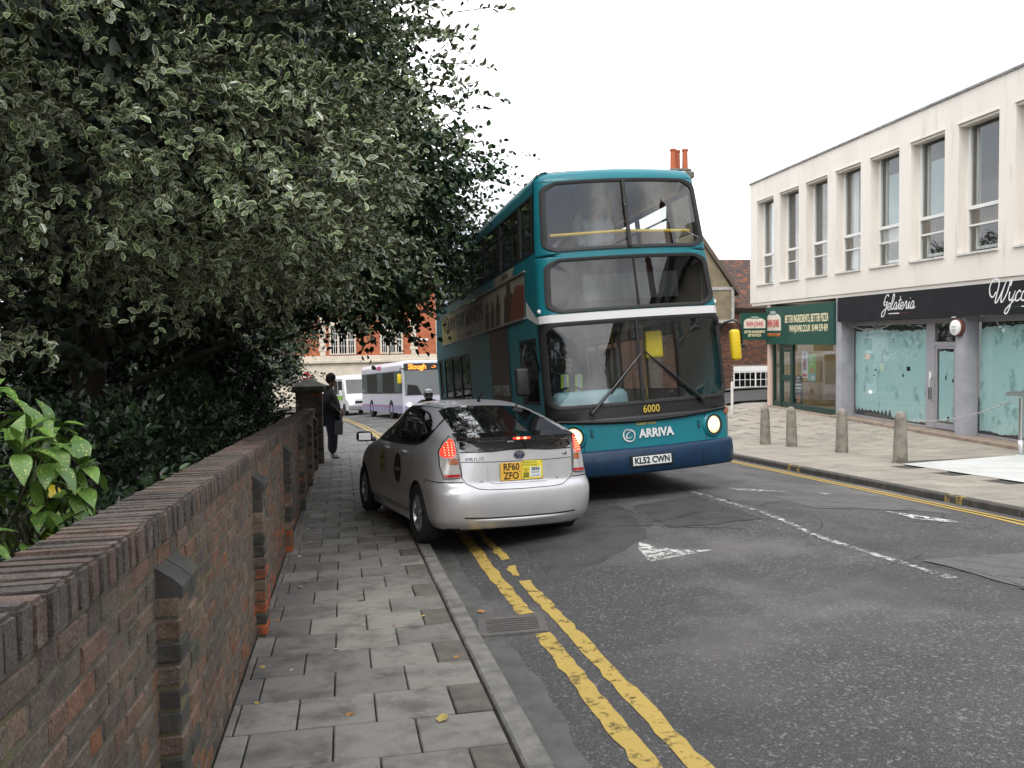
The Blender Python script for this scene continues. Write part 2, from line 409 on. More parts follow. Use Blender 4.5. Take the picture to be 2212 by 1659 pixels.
flat_poly('hump_triangle', [(2.70, 7.28), (3.38, 7.42), (3.05, 7.58), (2.84, 7.95), (2.76, 7.75)], M_white)
flat_poly('hump_triangle', [(5.95, 8.50), (6.62, 7.92), (6.25, 7.98), (6.02, 8.12)], M_white)
flat_poly('hump_triangle', [(5.1, 10.7), (5.75, 10.3), (5.35, 10.25), (5.1, 10.4)], M_white2)
flat_poly('hump_triangle', [(6.0, 10.35), (6.3, 10.05), (6.1, 10.0)], M_white2)
# old repair patches in the tarmac
M_patch = mat('asphalt_patch', (.050, .050, .051), .85, c2=(.085, .083, .082), nscale=60, coord='pos', bump=(90, .5, .005), c3=(.035, .035, .036), n3=3, ramp3=(.45, .7))
M_patch2 = mat('asphalt_patch_worn', (.095, .090, .088), .85, c2=(.14, .135, .13), nscale=60, coord='pos', bump=(90, .5, .005), c3=(.06, .058, .057), n3=4, ramp3=(.5, .7))
def patch(pts, m, nm='repair_patch'):
    us_ = [i/14 for i in range(15)]; b_ = MB()
    (ax, ay), (bx, by), (cx_, cy_), (dx, dy) = pts; rg_ = random.Random(int(ax*100))
    def fn(u, v):
        x = (ax*(1-u)+bx*u)*(1-v)+(dx*(1-u)+cx_*u)*v; y = (ay*(1-u)+by*u)*(1-v)+(dy*(1-u)+cy_*u)*v
        if u in (0, 1) or v in (0, 1): x += rg_.uniform(-.03, .03); y += rg_.uniform(-.03, .03)
        return (x, y, ROAD(x, y)+.0022)
    b_.grid(fn, us_, us_); return b_.build(nm, m, road, smooth=True)
patch([(1.75, 7.0), (3.0, 8.1), (3.6, 11.5), (1.8, 11.0)], M_patch)
patch([(3.3, 8.35), (4.35, 8.3), (4.4, 10.2), (3.45, 9.9)], M_patch)
patch([(5.2, 8.75), (6.9, 8.5), (7.1, 9.6), (5.3, 9.9)], M_patch2)
patch([(4.75, 4.9), (6.6, 5.2), (6.4, 6.6), (4.7, 6.2)], M_patch2)
# cracks and a ragged patch edge
M_crack = worn('crack', (.018, .018, .018), 7, .40, .52)
b = MB(); rg = random.Random(21)
def crack(x, y, ang, ln, wd):
    wd *= .62
    n = int(ln/.05); P = []
    for i in range(n+1):
        h = wd*(.3+.7*math.sin(math.pi*i/n))*rg.uniform(.3, 1.2); nx_, ny_ = -math.sin(ang), math.cos(ang)
        P += [(x+nx_*h, y+ny_*h, ROAD(x+nx_*h, y+ny_*h)+.0035), (x-nx_*h, y-ny_*h, ROAD(x-nx_*h, y-ny_*h)+.0035)]
        ang += rg.uniform(-.35, .35); x += .05*math.cos(ang); y += .05*math.sin(ang)
    b.add(P, [(2*i, 2*i+1, 2*i+3, 2*i+2) for i in range(n)])
for (x, y, a, l, wd) in [(2.6, 8.62, .1, 1.9, .016), (3.3, 8.75, .05, .9, .03), (4.55, 8.9, .2, 1.2, .016), (5.0, 8.9, -.6, .9, .02), (5.6, 8.05, .05, 1.6, .014), (4.62, 5.9, -.95, 1.5, .018),
                         (4.8, 5.6, -1.2, 1.3, .022), (4.2, 6.4, -.5, .8, .008), (3.9, 6.1, .35, 1.6, .007), (5.2, 6.9, .4, 1.5, .007), (6.0, 9.2, .2, 1.1, .01),
                         (4.3, 7.4, 1.3, 1.5, .007), (4.45, 10.4, -1.45, 3.2, .010), (3.3, 9.4, 1.9, 1.4, .016), (2.1, 8.3, 1.8, 1.2, .012), (6.2, 7.6, 0., .8, .008)]:
    crack(x, y, a, l, wd)
b.build('cracks', M_crack, road)

# ---- right pavement with flags, kerb stones
pvr = sheet('pavement_right', lambda y: RX(y)+.10, lambda y: 24. if y < 29.4 else RX(y)+2.2, frange(-60, -4, 4)+frange(-3, 29.2, .6)+[29.6, 30.2], lambda x, y: G(x, y)-.012, M_joint, 40)
sheet('pavement_far', lambda y: RX(y)+.10, lambda y: RX(y)+12., frange(36.6, 69, 1.5), lambda x, y: G(x, y)+.02, M_pavefar, 16)
fmesh = [MB().cbox(-.445, .445, -.295, .295, -.05, 0, .006).mesh('flagstone', M_rslab[0]), MB().cbox(-.295, .295, -.295, .295, -.05, 0, .006).mesh('flagstone', M_rslab[0])]
rnd = random.Random(15); cnt = 0; b = MB()
def gtilt(x, y):
    return (math.atan((G(x, y+.3)-G(x, y-.3))/.6), -math.atan((G(x+.3, y)-G(x-.3, y))/.6))
fm = {}
def flagmesh(wd):
    k = round(wd, 2)
    if k not in fm: fm[k] = MB().cbox(-wd/2, wd/2, -.295, .295, -.05, 0, .006).mesh('flagstone', M_rslab[0])
    return fm[k]
y = 5.5; row = 0
while y < 29.0:
    x = RX(y)+.145; first = True
    while x < 14.7:
        wd = .44 if (first and row % 2) else .89; first = False; xc = x+wd/2
        if not (xc > 9.6 and y < 14.2 and xc < 13.2):                # the pale ramp lies here
            tx, ty = gtilt(xc, y); z = G(xc, y)+.004+rnd.uniform(-.003, .003)
            me = flagmesh(wd)
            if 8.5 < y < 22 and cnt < 295:
                link('flagstone', me, pvr, (xc, y, z), (tx, ty, 0), rnd.choice(M_rslab)); cnt += 1
            else:
                mm = Matrix.Translation((xc, y, z)) @ Euler((tx, ty, 0)).to_matrix().to_4x4()
                b.mi = rnd.randrange(3); b.add([mm @ v.co for v in me.vertices], [list(p.vertices) for p in me.polygons])
        x += wd+.012
    y += .603; row += 1
tag(b.build('flagstones', M_rslab, pvr), kind='stuff')
kr = sheet('kerb_right', lambda y: RX(y)+.01, lambda y: RX(y)+.13, frange(-20, 29.4, .9), lambda x, y: plane(y)-.09, M_joint, 1)
kmesh2 = MB().cbox(-.068, .068, -.450, .450, -.22, .012, .018).mesh('kerb_stone', M_kerbdark)
M_kerbyel = mat('kerb_yellow_mark', (.42, .29, .07), .8, c2=(.11, .095, .07), nscale=14, coord='pos', ramp=(.42, .55))
y = -6; k = 0
while y < 29:
    yc = y+.457; o = link('kerb_stone', kmesh2, kr, (RX(yc)+.070, yc, plane(yc)+.004), (PSL, 0, -math.atan(.048)), M_kerbdark)
    y += .914; k += 1
for yy in (9.72, 9.95, 14.1, 14.45):
    mk = MB().box(-.071, .03, -.055, .055, -.10, .0155).build('kerb_mark', M_kerbyel, kr, loc=(RX(yy)+.070, yy, plane(yy)+.004), rot=(PSL, 0, -.048))
# pale resin ramp in front of the shops
M_ramp = mat('pale_ramp', (.62, .62, .60), .7, c2=(.52, .52, .50), nscale=2, coord='pos')
b = MB(); pts = [(9.95, 13.75), (13.4, 14.3), (13.4, 6.), (9.5, 6.)]
b.grid(lambda u, v: (lambda x, y: (x, y, G(x, y)+.012))((9.95+3.45*u)*1. - (.45*v), (13.75+.55*u)*(1-v) + 6.*v), [i/8 for i in range(9)], [i/12 for i in range(13)])
tag(b.build('ramp', M_ramp, smooth=True), kind='structure')

# ------------------------------------------------------------------ drain grate
M_iron = mat('cast_iron', (.115, .112, .108), .6, .2, c2=(.16, .15, .14), nscale=14, bump=(40, .3, .004))
gz = ROAD(1.16, 5.88)
dr = empty('drain_grate', (1.14, 5.88, gz+.016), (PSL, -.045, R(-7)), 'worn cast iron drain grate set in the gutter across the yellow line', 'drain grate')
M_hole = mat('drain_dark', (.006, .006, .006), .95)
MB().box(-.245, .245, -.225, .225, -.20, -.14).build('pit', M_hole, dr)
b = MB(); b.box(-.24, .24, -.22, -.165, -.034, .0); b.box(-.24, .24, .165, .22, -.034, .0); b.box(-.24, -.185, -.164, .164, -.034, .0); b.box(.185, .24, -.164, .164, -.034, .0)
b.build('frame', M_iron, dr)
for i in range(6):
    yb = -.135 + i*.054
    b = MB(); pth = [(-.186+.372*k/8, yb + .022*math.sin(math.pi*k/8), -.012) for k in range(9)]
    P = []
    for p in pth: P += [(p[0], p[1]-.0095, .0), (p[0], p[1]+.0095, .0), (p[0], p[1]-.0095, -.04), (p[0], p[1]+.0095, -.04)]
    b.add(P, [f for k in range(8) for f in [(4*k, 4*k+4, 4*k+5, 4*k+1), (4*k, 4*k+2, 4*k+6, 4*k+4), (4*k+1, 4*k+5, 4*k+7, 4*k+3)]])
    b.build('bar', M_iron, dr)

# ------------------------------------------------------------------ the old brick garden wall
BRC = [(.135, .106, .090), (.150, .106, .084), (.118, .099, .089), (.165, .102, .074), (.128, .114, .098), (.165, .128, .102), (.102, .090, .082), (.190, .092, .055)]
def brickmat(name, c, light=1.0):
    """weathered brick: grain, dark crusts, pale mineral bloom, wall-wide staining"""
    m = bpy.data.materials.new(name); m.use_nodes = True; t = m.node_tree; b = t.nodes['Principled BSDF']; lk = t.links.new; b.inputs['Roughness'].default_value = .92; b.inputs['Specular IOR Level'].default_value = .25
    p = t.nodes.new('ShaderNodeNewGeometry').outputs['Position']
    def noise(sc, det=6, ro=.65):
        n = t.nodes.new('ShaderNodeTexNoise'); n.inputs['Scale'].default_value = sc; n.inputs['Detail'].default_value = det; n.inputs['Roughness'].default_value = ro; lk(p, n.inputs['Vector']); return n.outputs['Fac']
    def rng(f, a_, b_, c_=0., d_=1.):
        r = t.nodes.new('ShaderNodeMapRange'); r.inputs['From Min'].default_value = a_; r.inputs['From Max'].default_value = b_; r.inputs['To Min'].default_value = c_; r.inputs['To Max'].default_value = d_; lk(f, r.inputs['Value']); return r.outputs['Result']
    def mix(f, A, B, mode='MIX'):
        x = t.nodes.new('ShaderNodeMix'); x.data_type = 'RGBA'; x.blend_type = mode; lk(f, x.inputs['Factor'])
        for k, v in (('A', A), ('B', B)):
            if isinstance(v, tuple): x.inputs[k].default_value = (*v, 1)
            else: lk(v, x.inputs[k])
        return x.outputs['Result']
    c = tuple(k*light for k in c)
    cc = mix(rng(noise(9, 8), .40, .66), c, tuple(k*.50 for k in c))
    cc = mix(rng(noise(130, 3), .42, .70, 0, .55), cc, tuple(min(1, k*1.9+.02) for k in c))
    cc = mix(rng(noise(95, 3), .50, .72, 0, .6), cc, tuple(k*.35 for k in c))
    cc = mix(rng(noise(21, 9, .75), .57, .66, 0, .75), cc, (.30, .275, .235))
    cc = mix(rng(noise(1.6, 5), .50, .70, 0, .55), cc, (.075, .068, .058))
    cc = mix(rng(noise(4.5, 8, .7), .62, .70, 0, .5), cc, (.115, .115, .055))
    lk(cc, b.inputs['Base Color'])
    bn = t.nodes.new('ShaderNodeBump'); bn.inputs['Strength'].default_value = .9; bn.inputs['Distance'].default_value = .009; lk(noise(55, 6, .7), bn.inputs['Height']); lk(bn.outputs['Normal'], b.inputs['Normal'])
    return m
BRM = [brickmat('brick_%d' % i, (c[0]*1.08, c[1], c[2]*.93), 1.35) for i, c in enumerate(BRC)]
M_orange = mat('brick_spalled_orange', (.50, .115, .035), .9, c2=(.13, .075, .055), nscale=7, ramp=(.42, .60), coord='pos', bump=(40, .5, .006))
M_mortar = mat('mortar', (.17, .155, .12), .95, c2=(.08, .073, .058), nscale=10, coord='pos', bump=(80, .6, .008), c3=(.15, .145, .05), n3=2.2, ramp3=(.52, .68))
M_copb = [brickmat('coping_%d' % i, c, 1.15) for i, c in enumerate([(.150, .122, .106), (.132, .110, .098), (.172, .136, .114), (.115, .098, .089), (.160, .115, .095)])]
M_pilcap = mat('pilaster_brick_dark', (.075, .071, .066), .9, c2=(.048, .046, .042), nscale=9, coord='pos', bump=(45, .7, .008), c3=(.075, .08, .045), n3=5, ramp3=(.55, .72))
WX, WY0, WY1 = -.62, .9, 19.25
wall = empty('brick_wall', (WX, 0, 0), (PSL, 0, 0), 'long weathered brick garden wall with soldier coping and small buttresses beside the pavement', 'wall')
NC, CH = 15, .0765
H0 = NC*CH
def jbrick(l, h, d, seed, n=3):
    """brick lying along y: front face at x=0 (slightly uneven), depth d to -x"""
    rg = random.Random(seed); bm = bmesh.new(); bmesh.ops.create_cube(bm, size=1)
    for v in bm.verts: v.co = (v.co.x*d - d/2, v.co.y*l, v.co.z*h)
    bmesh.ops.bevel(bm, geom=bm.edges[:], offset=.006, segments=1, affect='EDGES')
    for v in bm.verts: v.co += Vector((rg.uniform(-.002, .002), rg.uniform(-.004, .004), rg.uniform(-.003, .003)))
    me = bpy.data.meshes.new('brick'); bm.to_mesh(me); bm.free(); me.materials.append(BRM[0]); return me
STR = [jbrick(.213, .064, .10, i) for i in range(5)]; HED = [jbrick(.101, .064, .10, 40+i) for i in range(5)]
rnd = random.Random(77)
indiv = []; rest = MB()
PILY = [2.89+.16+3.02*k for k in range(-1, 6)]; PW = .33
bricks = []
for c in range(NC):
    y = WY0 - (.169 if c % 2 else 0) + (.056 if c % 3 == 0 else 0); k = 0
    while y < WY1:
        l = .213 if k % 2 == 0 else .101
        yc = y+l/2
        bricks.append((yc, c, k % 2)); y += l+.011; k += 1
def visible_y(yc): return yc > 1.75
order = sorted([b_ for b_ in bricks if visible_y(b_[0])], key=lambda q: q[0])
near = set(order[:288])
for (yc, c, hd) in bricks:
    me = rnd.choice(HED if hd else STR); z = c*CH+CH/2
    px = rnd.uniform(-.002, .0035); m_i = rnd.choices(range(8), [5, 5, 5, 2.2, 4, 3, 4, .9])[0]
    if c <= 1 and rnd.random() < .2: m_i = 7
    rot = (rnd.uniform(-.02, .02), 0, rnd.uniform(-.012, .012))
    orange = rnd.random() < .008 + (.06 if c < 5 and 5.6 < yc < 9.6 else 0)
    if (yc, c, hd) in near:
        link('brick', me, wall, (px, yc, z), rot, M_orange if orange else BRM[m_i])
    else:
        rest.mi = 8 if orange else m_i
        mm = Matrix.Translation((px, yc, z)) @ Euler(rot).to_matrix().to_4x4()
        rest.add([mm @ v.co for v in me.vertices], [list(p.vertices) for p in me.polygons])
tag(rest.build('bricks', BRM+[M_orange], wall), kind='stuff')
MB().box(-.215, -.0035, WY0-.2, WY1, -.3, H0+.002).build('mortar_core', M_mortar, wall)
# soldier coping: bricks on edge laid across the wall, front arris rounded
def copbrick(seed):
    rg = random.Random(seed); bm = bmesh.new(); bmesh.ops.create_cube(bm, size=1)
    for v in bm.verts: v.co = (v.co.x*.235 - .235/2 + .013, v.co.y*.066, v.co.z*.105)
    bmesh.ops.bevel(bm, geom=bm.edges[:], offset=.009, segments=2, affect='EDGES')
    for v in bm.verts:
        v.co += Vector((rg.uniform(-.002, .002), rg.uniform(-.002, .002), rg.uniform(-.0015, .0015)))
    me = bpy.data.meshes.new('coping_brick'); bm.to_mesh(me); bm.free(); me.materials.append(M_copb[0])
    me.polygons.foreach_set('use_smooth', [False]*len(me.polygons)); return me
COP = [copbrick(i) for i in range(5)]
y = WY0+.03; k = 0; rest = MB(); CP = .0765; zc = H0+.008+.0525
while y < WY1:
    p = (rnd.uniform(-.005, .006), y, zc+rnd.uniform(-.003, .003)); rot = (rnd.uniform(-.03, .03), rnd.uniform(-.012, .012), rnd.uniform(-.015, .015)); m_ = rnd.randrange(5)
    if 1.7 < y < 16:
        link('coping_brick', rnd.choice(COP), wall, p, rot, M_copb[m_]); k += 1
    else:
        rest.mi = m_; me = rnd.choice(COP); mm = Matrix.Translation(p) @ Euler(rot).to_matrix().to_4x4()
        rest.add([mm @ v.co for v in me.vertices], [list(q.vertices) for q in me.polygons])
    y += CP
tag(rest.build('coping_bricks', M_copb, wall), kind='stuff')
MB().box(-.20, .004, WY0-.02, WY1, H0+.002, H0+.092).build('coping_mortar', M_mortar, wall)
# small buttresses with a sloped brick cap
PB = [jbrick(.165, .064, .11, 90+i) for i in range(4)]
for pi, py in enumerate(PILY):
    if py > 18.6: continue
    MB().box(-.02, .066, py-PW/2+.008, py+PW/2-.008, -.3, .97).build('buttress_core', M_mortar, wall)
    for c in range(-1, 13):
        z = c*CH+CH/2
        for s in (-1, 1):
            mm_ = M_pilcap if rnd.random() < .55 else rnd.choice(BRM[:6])
            if pi == 2 and c < 6 and c not in (1, 4): mm_ = M_orange if rnd.random() < .75 else BRM[7]
            if pi == 3 and c < 5 and rnd.random() < .55: mm_ = M_orange
            if pi == 4 and c == 5: mm_ = M_orange
            link('buttress_brick', rnd.choice(PB), wall, (.072 + rnd.uniform(-.006, .004), py + s*.084, z), (0, 0, rnd.uniform(-.02, .02)), mm_)
    for s in (-1, 1):                       # sloping cap
        b = MB(); y0, y1 = py+s*.084-.078, py+s*.084+.078; z0 = 13*CH
        b.prism([(-.02, y0, z0-.010), (.082, y0, z0-.010), (.082, y0, z0+.025), (.055, y0, z0+.052), (-.02, y0, z0+.105)], (0, y1-y0, 0))
        b.build('buttress_cap', M_pilcap, wall)

# gate pier at the end of the wall
pier = empty('gate_pier', (WX-.13, 19.72, plane(19.72)), (0, 0, 0), 'square brick gate pier with a pyramidal stone cap at the end of the garden wall', 'gate pier')
b = MB(); b.box(-.275, .275, -.275, .275, -.25, 1.62); b.build('core', M_mortar, pier)
pb = [MB().cbox(-.106, .106, -.02, .0, -.032, .032, .005).mesh('brick', BRM[0]), MB().cbox(-.05, .05, -.02, .0, -.032, .032, .005).mesh('brick', BRM[0])]
for side in range(4):
    a = side*math.pi/2
    for c in range(21):
        z = c*CH+.04; xs = [(-.175, 0), (.052, 0), (.225, 1)] if c % 2 else [(-.235, 1), (-.06, 0), (.168, 0)]
        for (xx, kd) in xs:
            p = Matrix.Rotation(a, 3, 'Z') @ Vector((xx, -.272, z))
            link('brick', pb[kd], pier, p, (0, 0, a), M_orange if rnd.random() < .02 else rnd.choice([BRM[0], BRM[2], BRM[4], BRM[6], M_pilcap]))
M_stone = mat('pier_stone', (.16, .15, .13), .9, c2=(.08, .078, .068), nscale=6, coord='pos', bump=(30, .4, .006))
b = MB(); b.loops([[(sx*r_, sy*r_, z) for sx, sy in ((-1, -1), (1, -1), (1, 1), (-1, 1))] for r_, z in ((.30, 1.621), (.36, 1.66), (.36, 1.76), (.05, 1.92))], fill=True)
b.build('cap', M_stone, pier)
# ------------------------------------------------------------------ white building with shops
M_render_w = mat('white_render', (.79, .735, .665), .85, c2=(.72, .668, .60), nscale=.9, coord='pos', bump=(40, .15, .004), c3=(.50, .465, .42), n3=5.0, ramp3=(.58, .85), scl=(1, 1, .16))
M_wframe = mat('white_frame', (.78, .77, .74), .45)
M_sillw = mat('sill', (.70, .68, .64), .7, c2=(.5, .48, .45), nscale=9, coord='pos')
M_coping = mat('parapet_cap', (.30, .28, .26), .8, c2=(.16, .15, .14), nscale=6, coord='pos')
M_glass = glass('window_glass', (.93, .95, .95), boost=1.7)
M_glass_d = glass('window_glass_dark', (.45, .48, .48), boost=1.5)
M_room = mat('room_dark', (.24, .225, .205), .9)
M_curtain = mat('curtain', (.66, .66, .64), .9, c2=(.50, .50, .49), nscale=18, scl=(1, 1, .05))
M_blind = mat('pale_blind', (.50, .60, .60), .8)
M_brownp = mat('brown_panel', (.16, .10, .06), .7, c2=(.10, .065, .04), nscale=6)
ZB = -.86
bld = empty('shop_building', (14.53, 28.6, ZB), (0, 0, R(-93.3)), 'two storey white rendered building with tall recessed windows over the shops', 'building')
Zw = lambda z: z-ZB
XE = 21.0
OP = [(.60+1.80*k, .60+1.80*k+1.31) for k in range(11)]
zb0, zb1, zo0, zo1 = 2.80, 7.03, 3.42, 6.35
b = MB(); xs = [0.]
for a, c in OP: xs += [a, c]
xs.append(XE); RD = .24
for i in range(len(xs)-1):
    a, c = xs[i], xs[i+1]
    segs = [(zb0, zb1)] if i % 2 == 0 else [(zb0, zo0), (zo1, zb1)]
    for z0, z1 in segs: b.quad((a, 0, Zw(z0)), (c, 0, Zw(z0)), (c, 0, Zw(z1)), (a, 0, Zw(z1)))
for a, c in OP:
    z0, z1 = Zw(zo0), Zw(zo1)
    b.quad((a, 0, z0), (a, 0, z1), (a, RD, z1), (a, RD, z0)); b.quad((c, 0, z0), (c, RD, z0), (c, RD, z1), (c, 0, z1))
    b.quad((a, 0, z1), (c, 0, z1), (c, RD, z1), (a, RD, z1)); b.quad((a, 0, z0), (a, RD, z0), (c, RD, z0), (c, 0, z0))
# ends, back, underside
b.quad((0, 0, Zw(zb0)), (0, 0, Zw(zb1)), (0, 9, Zw(zb1)), (0, 9, Zw(zb0)))
b.quad((XE, 0, Zw(zb0)), (XE, 9, Zw(zb0)), (XE, 9, Zw(zb1)), (XE, 0, Zw(zb1)))
b.quad((0, 9, 0), (0, 9, Zw(zb1)), (XE, 9, Zw(zb1)), (XE, 9, 0))
b.quad((0, 0, Zw(zb0)), (0, 9, Zw(zb0)), (XE, 9, Zw(zb0)), (XE, 0, Zw(zb0)))
b.build('wall', M_render_w, bld)
MB().box(-.03, XE+.03, -.04, 9.04, Zw(zb1)+.001, Zw(zb1)+.05).build('parapet_cap', M_coping, bld)
MB().box(.06, XE, .03, .5, Zw(2.70), Zw(2.80)-.002).build('band', M_render_w, bld)
# rooms behind the windows
for k, (a, c) in enumerate(OP):
    wn = empty('window', (a, RD, Zw(zo0)), parent=bld); W = c-a; H = zo1-zo0
    b = MB(); f = .05
    b.box(.0, W, 0, .07, 0, f); b.box(0, W, 0, .07, H-f, H); b.box(0, f, 0, .07, f, H-f); b.box(W-f, W, 0, .07, f, H-f)
    b.box(f, W-f, -.012, .07, 1.00, 1.08); b.box(f, W-f, 0, .06, .62, .66)
    b.box(f, f+.045, -.006, .06, 1.081, H-f-.001); b.box(W-f-.045, W-f, -.006, .06, 1.081, H-f-.001)
    b.build('window_frame', M_wframe, wn)
    MB().box(f, W-f, .03, .036, f, .62).build('pane', M_glass, wn)
    MB().box(f, W-f, .03, .036, .66, 1.0).build('pane', M_glass, wn)
    MB().box(f+.045, W-f-.045, .03, .036, 1.08, H-f).build('pane', M_glass, wn)
    MB().box(-.02, W+.02, -RD-.05, -RD+.20, -.035, .012).build('sill', M_sillw, wn)
    b = MB(); b.box(-.03, W+.001, -RD-.025, -RD+.06, H-.0, H+.035); b.box(.0, W, -RD+.03, -.02, H-.06, H-.001)
    b.build('lintel', M_render_w, wn)
    b = MB(); b.box(-.2, W+.2, 1.6, 1.65, -.4, H+.3); b.box(-.22, -.2, .1, 1.6, -.4, H+.3); b.box(W+.2, W+.22, .1, 1.6, -.4, H+.3); b.box(-.2, W+.2, .1, 1.6, H+.3, H+.32)
    b.build('room', M_room, wn)
    MB().box(.05, W-.05, .10, .12, .60, .99).build('panel_behind_glass', M_brownp if k != 4 else M_curtain, wn)
    if k in (0, 3, 9):
        b = MB()
        n = 24; P = []
        for i in range(n+1):
            x = f+.05+(W-2*f-.1)*i/n; yy = .17+.03*math.sin(i*2.1)
            pull = (.5 if k == 0 else 1.)
            P += [(x, yy, .1), (x, yy, H-.1)]
        gapi = (11, 14) if k == 0 else (9, 20)
        b.add(P, [(2*i, 2*i+2, 2*i+3, 2*i+1) for i in range(n) if not gapi[0] <= i < gapi[1]])
        b.build('curtain', M_curtain, wn)
    if k in (4, 5, 6, 10):
        b = MB(); nb = 26
        zt = H-.5
        for i in range(nb): b.box(.22, W-.07, .16, .165, 1.1+i*(zt-1.1)/nb, 1.1+(i+.9)*(zt-1.1)/nb)
        if k != 6: b.build('blind', M_blind, wn)
        MB().box(.1, .17, .14, .20, .1, H-.1).build('inner_frame', M_wframe, wn)
        MB().box(.12, W-.1, .15, .2, .10, .17).build('inner_ledge', M_wframe, wn)
    if k in (1, 2): MB().box(.55, W-.08, .3, .34, .1, H-.2).build('curtain', M_curtain if k == 2 else mat('drape', (.20, .19, .17), .9), wn)

# ---- ground floor
M_pillar = mat('pillar_grey', (.36, .36, .395), .8, c2=(.30, .30, .33), nscale=2, coord='pos', bump=(50, .2, .004), c3=(.2, .2, .2), n3=5, ramp3=(.66, .85))
M_black = mat('fascia_black', (.010, .011, .014), .75, spec=.25, c2=(.016, .016, .019), nscale=2, coord='pos')
M_letter = mat('letter_white', (.80, .80, .80), .4)
M_greyfr = mat('shop_frame_grey', (.33, .32, .345), .5)
M_dark = mat('shop_interior_dark', (.02, .021, .021), .9)
M_wash = mat('whitewash', (.60, .93, .91), .75, c2=(.68, .95, .94), nscale=2.2, ramp=(.35, .7), c3=(.36, .60, .58), n3=3.6, ramp3=(.57, .66), detail=4, scl=(1, 1, .6))
M_step = mat('stone_step', (.30, .23, .175), .85, c2=(.19, .15, .12), nscale=4, coord='pos', bump=(30, .4, .006))
for (a, c) in ((5.98, 6.29), (11.33, 11.61), (17.0, 17.3)):
    MB().box(a, c, .02, .40, -.2, Zw(2.70)-.002).build('pillar', M_pillar, bld)
MB().box(1.45, XE, .42, .50, -.2, Zw(-.70)).build('plinth', M_greyfr, bld)
b = MB(); b.cbox(5.9, XE, -.16, .42, -.35, Zw(-.725), .015); b.build('step', M_step, bld)
b = MB(); b.cbox(1.35, 5.89, -.10, .30, -.35, Zw(-.775), .015); b.build('step', M_step, bld)
# Gelateria shopfront
sh = empty('shopfront', (0, 0, 0), parent=bld)
b = MB(); gy = .36
b.box(6.30, 11.32, gy, gy+.08, Zw(1.87), Zw(2.0)); b.box(6.30, 6.34, gy, gy+.07, Zw(-.70), Zw(1.87))
b.box(9.75, 10.09, gy-.01, gy+.08, Zw(-.71), Zw(1.868)); b.box(10.09, 10.86, gy-.01, gy+.07, Zw(1.32), Zw(1.42)); b.box(10.86, 11.32, gy, gy+.07, Zw(-.71), Zw(1.868))
b.box(6.34, 9.74, gy, gy+.07, Zw(-.72), Zw(-.68)); b.box(11.62, 16.98, gy, gy+.07, Zw(-.72), Zw(-.68)); b.box(11.62, 16.98, gy, gy+.08, Zw(1.87), Zw(2.0))
b.build('frame', M_greyfr, sh)
b = MB(); b.box(10.10, 10.16, gy, gy+.05, Zw(-.70), Zw(1.315)); b.box(10.80, 10.855, gy, gy+.05, Zw(-.70), Zw(1.315)); b.box(10.165, 10.795, gy, gy+.05, Zw(-.70), Zw(-.56)); b.box(10.165, 10.795, gy, gy+.05, Zw(1.25), Zw(1.315))
b.build('door_frame', M_greyfr, sh)
for (a, c, z0, z1) in ((6.34, 9.745, -.68, 1.868), (10.165, 10.795, -.56, 1.25), (10.10, 10.855, 1.425, 1.866), (11.62, 16.97, -.68, 1.868)):
    MB().box(a, c, gy+.02, gy+.03, Zw(z0), Zw(z1)).build('pane', M_glass, sh)
    MB().box(a, c, gy+.10, gy+.11, Zw(z0)-.02, Zw(z1)+.02).build('dark_backing', M_dark, sh)
rg = random.Random(4)
def washpoly(name, x0, x1, zl, zt, teeth, parent):
    """ragged brushed coat on the inside of a pane"""
    pts = []; n = int((x1-x0)/.09); bot = []; top = []
    for i in range(n+1):
        x = x0+(x1-x0)*i/n
        bot.append((x, zl + (teeth(x) if teeth else 0) + rg.uniform(0, .025)))
        top.append((x, zt - (.03+.03*math.sin(x*2.3)+rg.uniform(0, .06))))
    b = MB(); P = []
    for q, r_ in zip(bot, top): P += [(q[0], gy+.045, Zw(q[1])), (r_[0], gy+.045, Zw(r_[1]))]
    b.add(P, [(2*i, 2*i+2, 2*i+3, 2*i+1) for i in range(n)])
    return b.build(name, M_wash, parent)
tri = lambda x: (abs(((x-6.4)/.19) % 1-.5)*2*.2 if x < 8.2 else -.02 - .02*math.sin(x*9))
washpoly('whitewash', 6.39, 9.73, -.62, 1.78, tri, sh)
washpoly('whitewash', 10.19, 10.78, -.52, 1.24, None, sh)
washpoly('whitewash', 11.66, 16.95, -.62, 1.82, lambda x: .02*math.sin(x*7), sh)
for (x, z, w_, h_) in ((8.85, .66, .17, .12), (7.35, .62, .13, .04), (7.3, .47, .10, .04), (8.66, .50, .08, .08), (10.42, .5, .05, .11), (10.68, .45, .14, .09), (10.5, -.5, .09, .12)):
    MB().poly([(x, gy+.043, Zw(z)), (x+w_, gy+.043, Zw(z)+rg.uniform(-.02, .02)), (x+w_*.95, gy+.043, Zw(z)+h_), (x+.01, gy+.043, Zw(z)+h_*.9)]).build('bare_patch', M_dark, sh)
M_steel = mat('brushed_steel', (.50, .50, .50), .3, .9)
M_darkmetal = mat('dark_metal', (.10, .10, .10), .35, .7)
b = MB(); b.box(9.86, 9.98, gy-.02, gy-.011, Zw(.0), Zw(.28)); b.mi = 1; b.tube([(10.02, gy-.01, Zw(-.05)), (10.04, gy-.09, Zw(0)), (10.04, gy-.09, Zw(.5)), (10.02, gy-.01, Zw(.55))], .014); b.build('door_handle', [M_darkmetal, M_steel], sh)
MB().box(9.88, 9.97, gy-.02, gy-.011, Zw(.30), Zw(.68)).build('door_plate', M_wframe, sh)
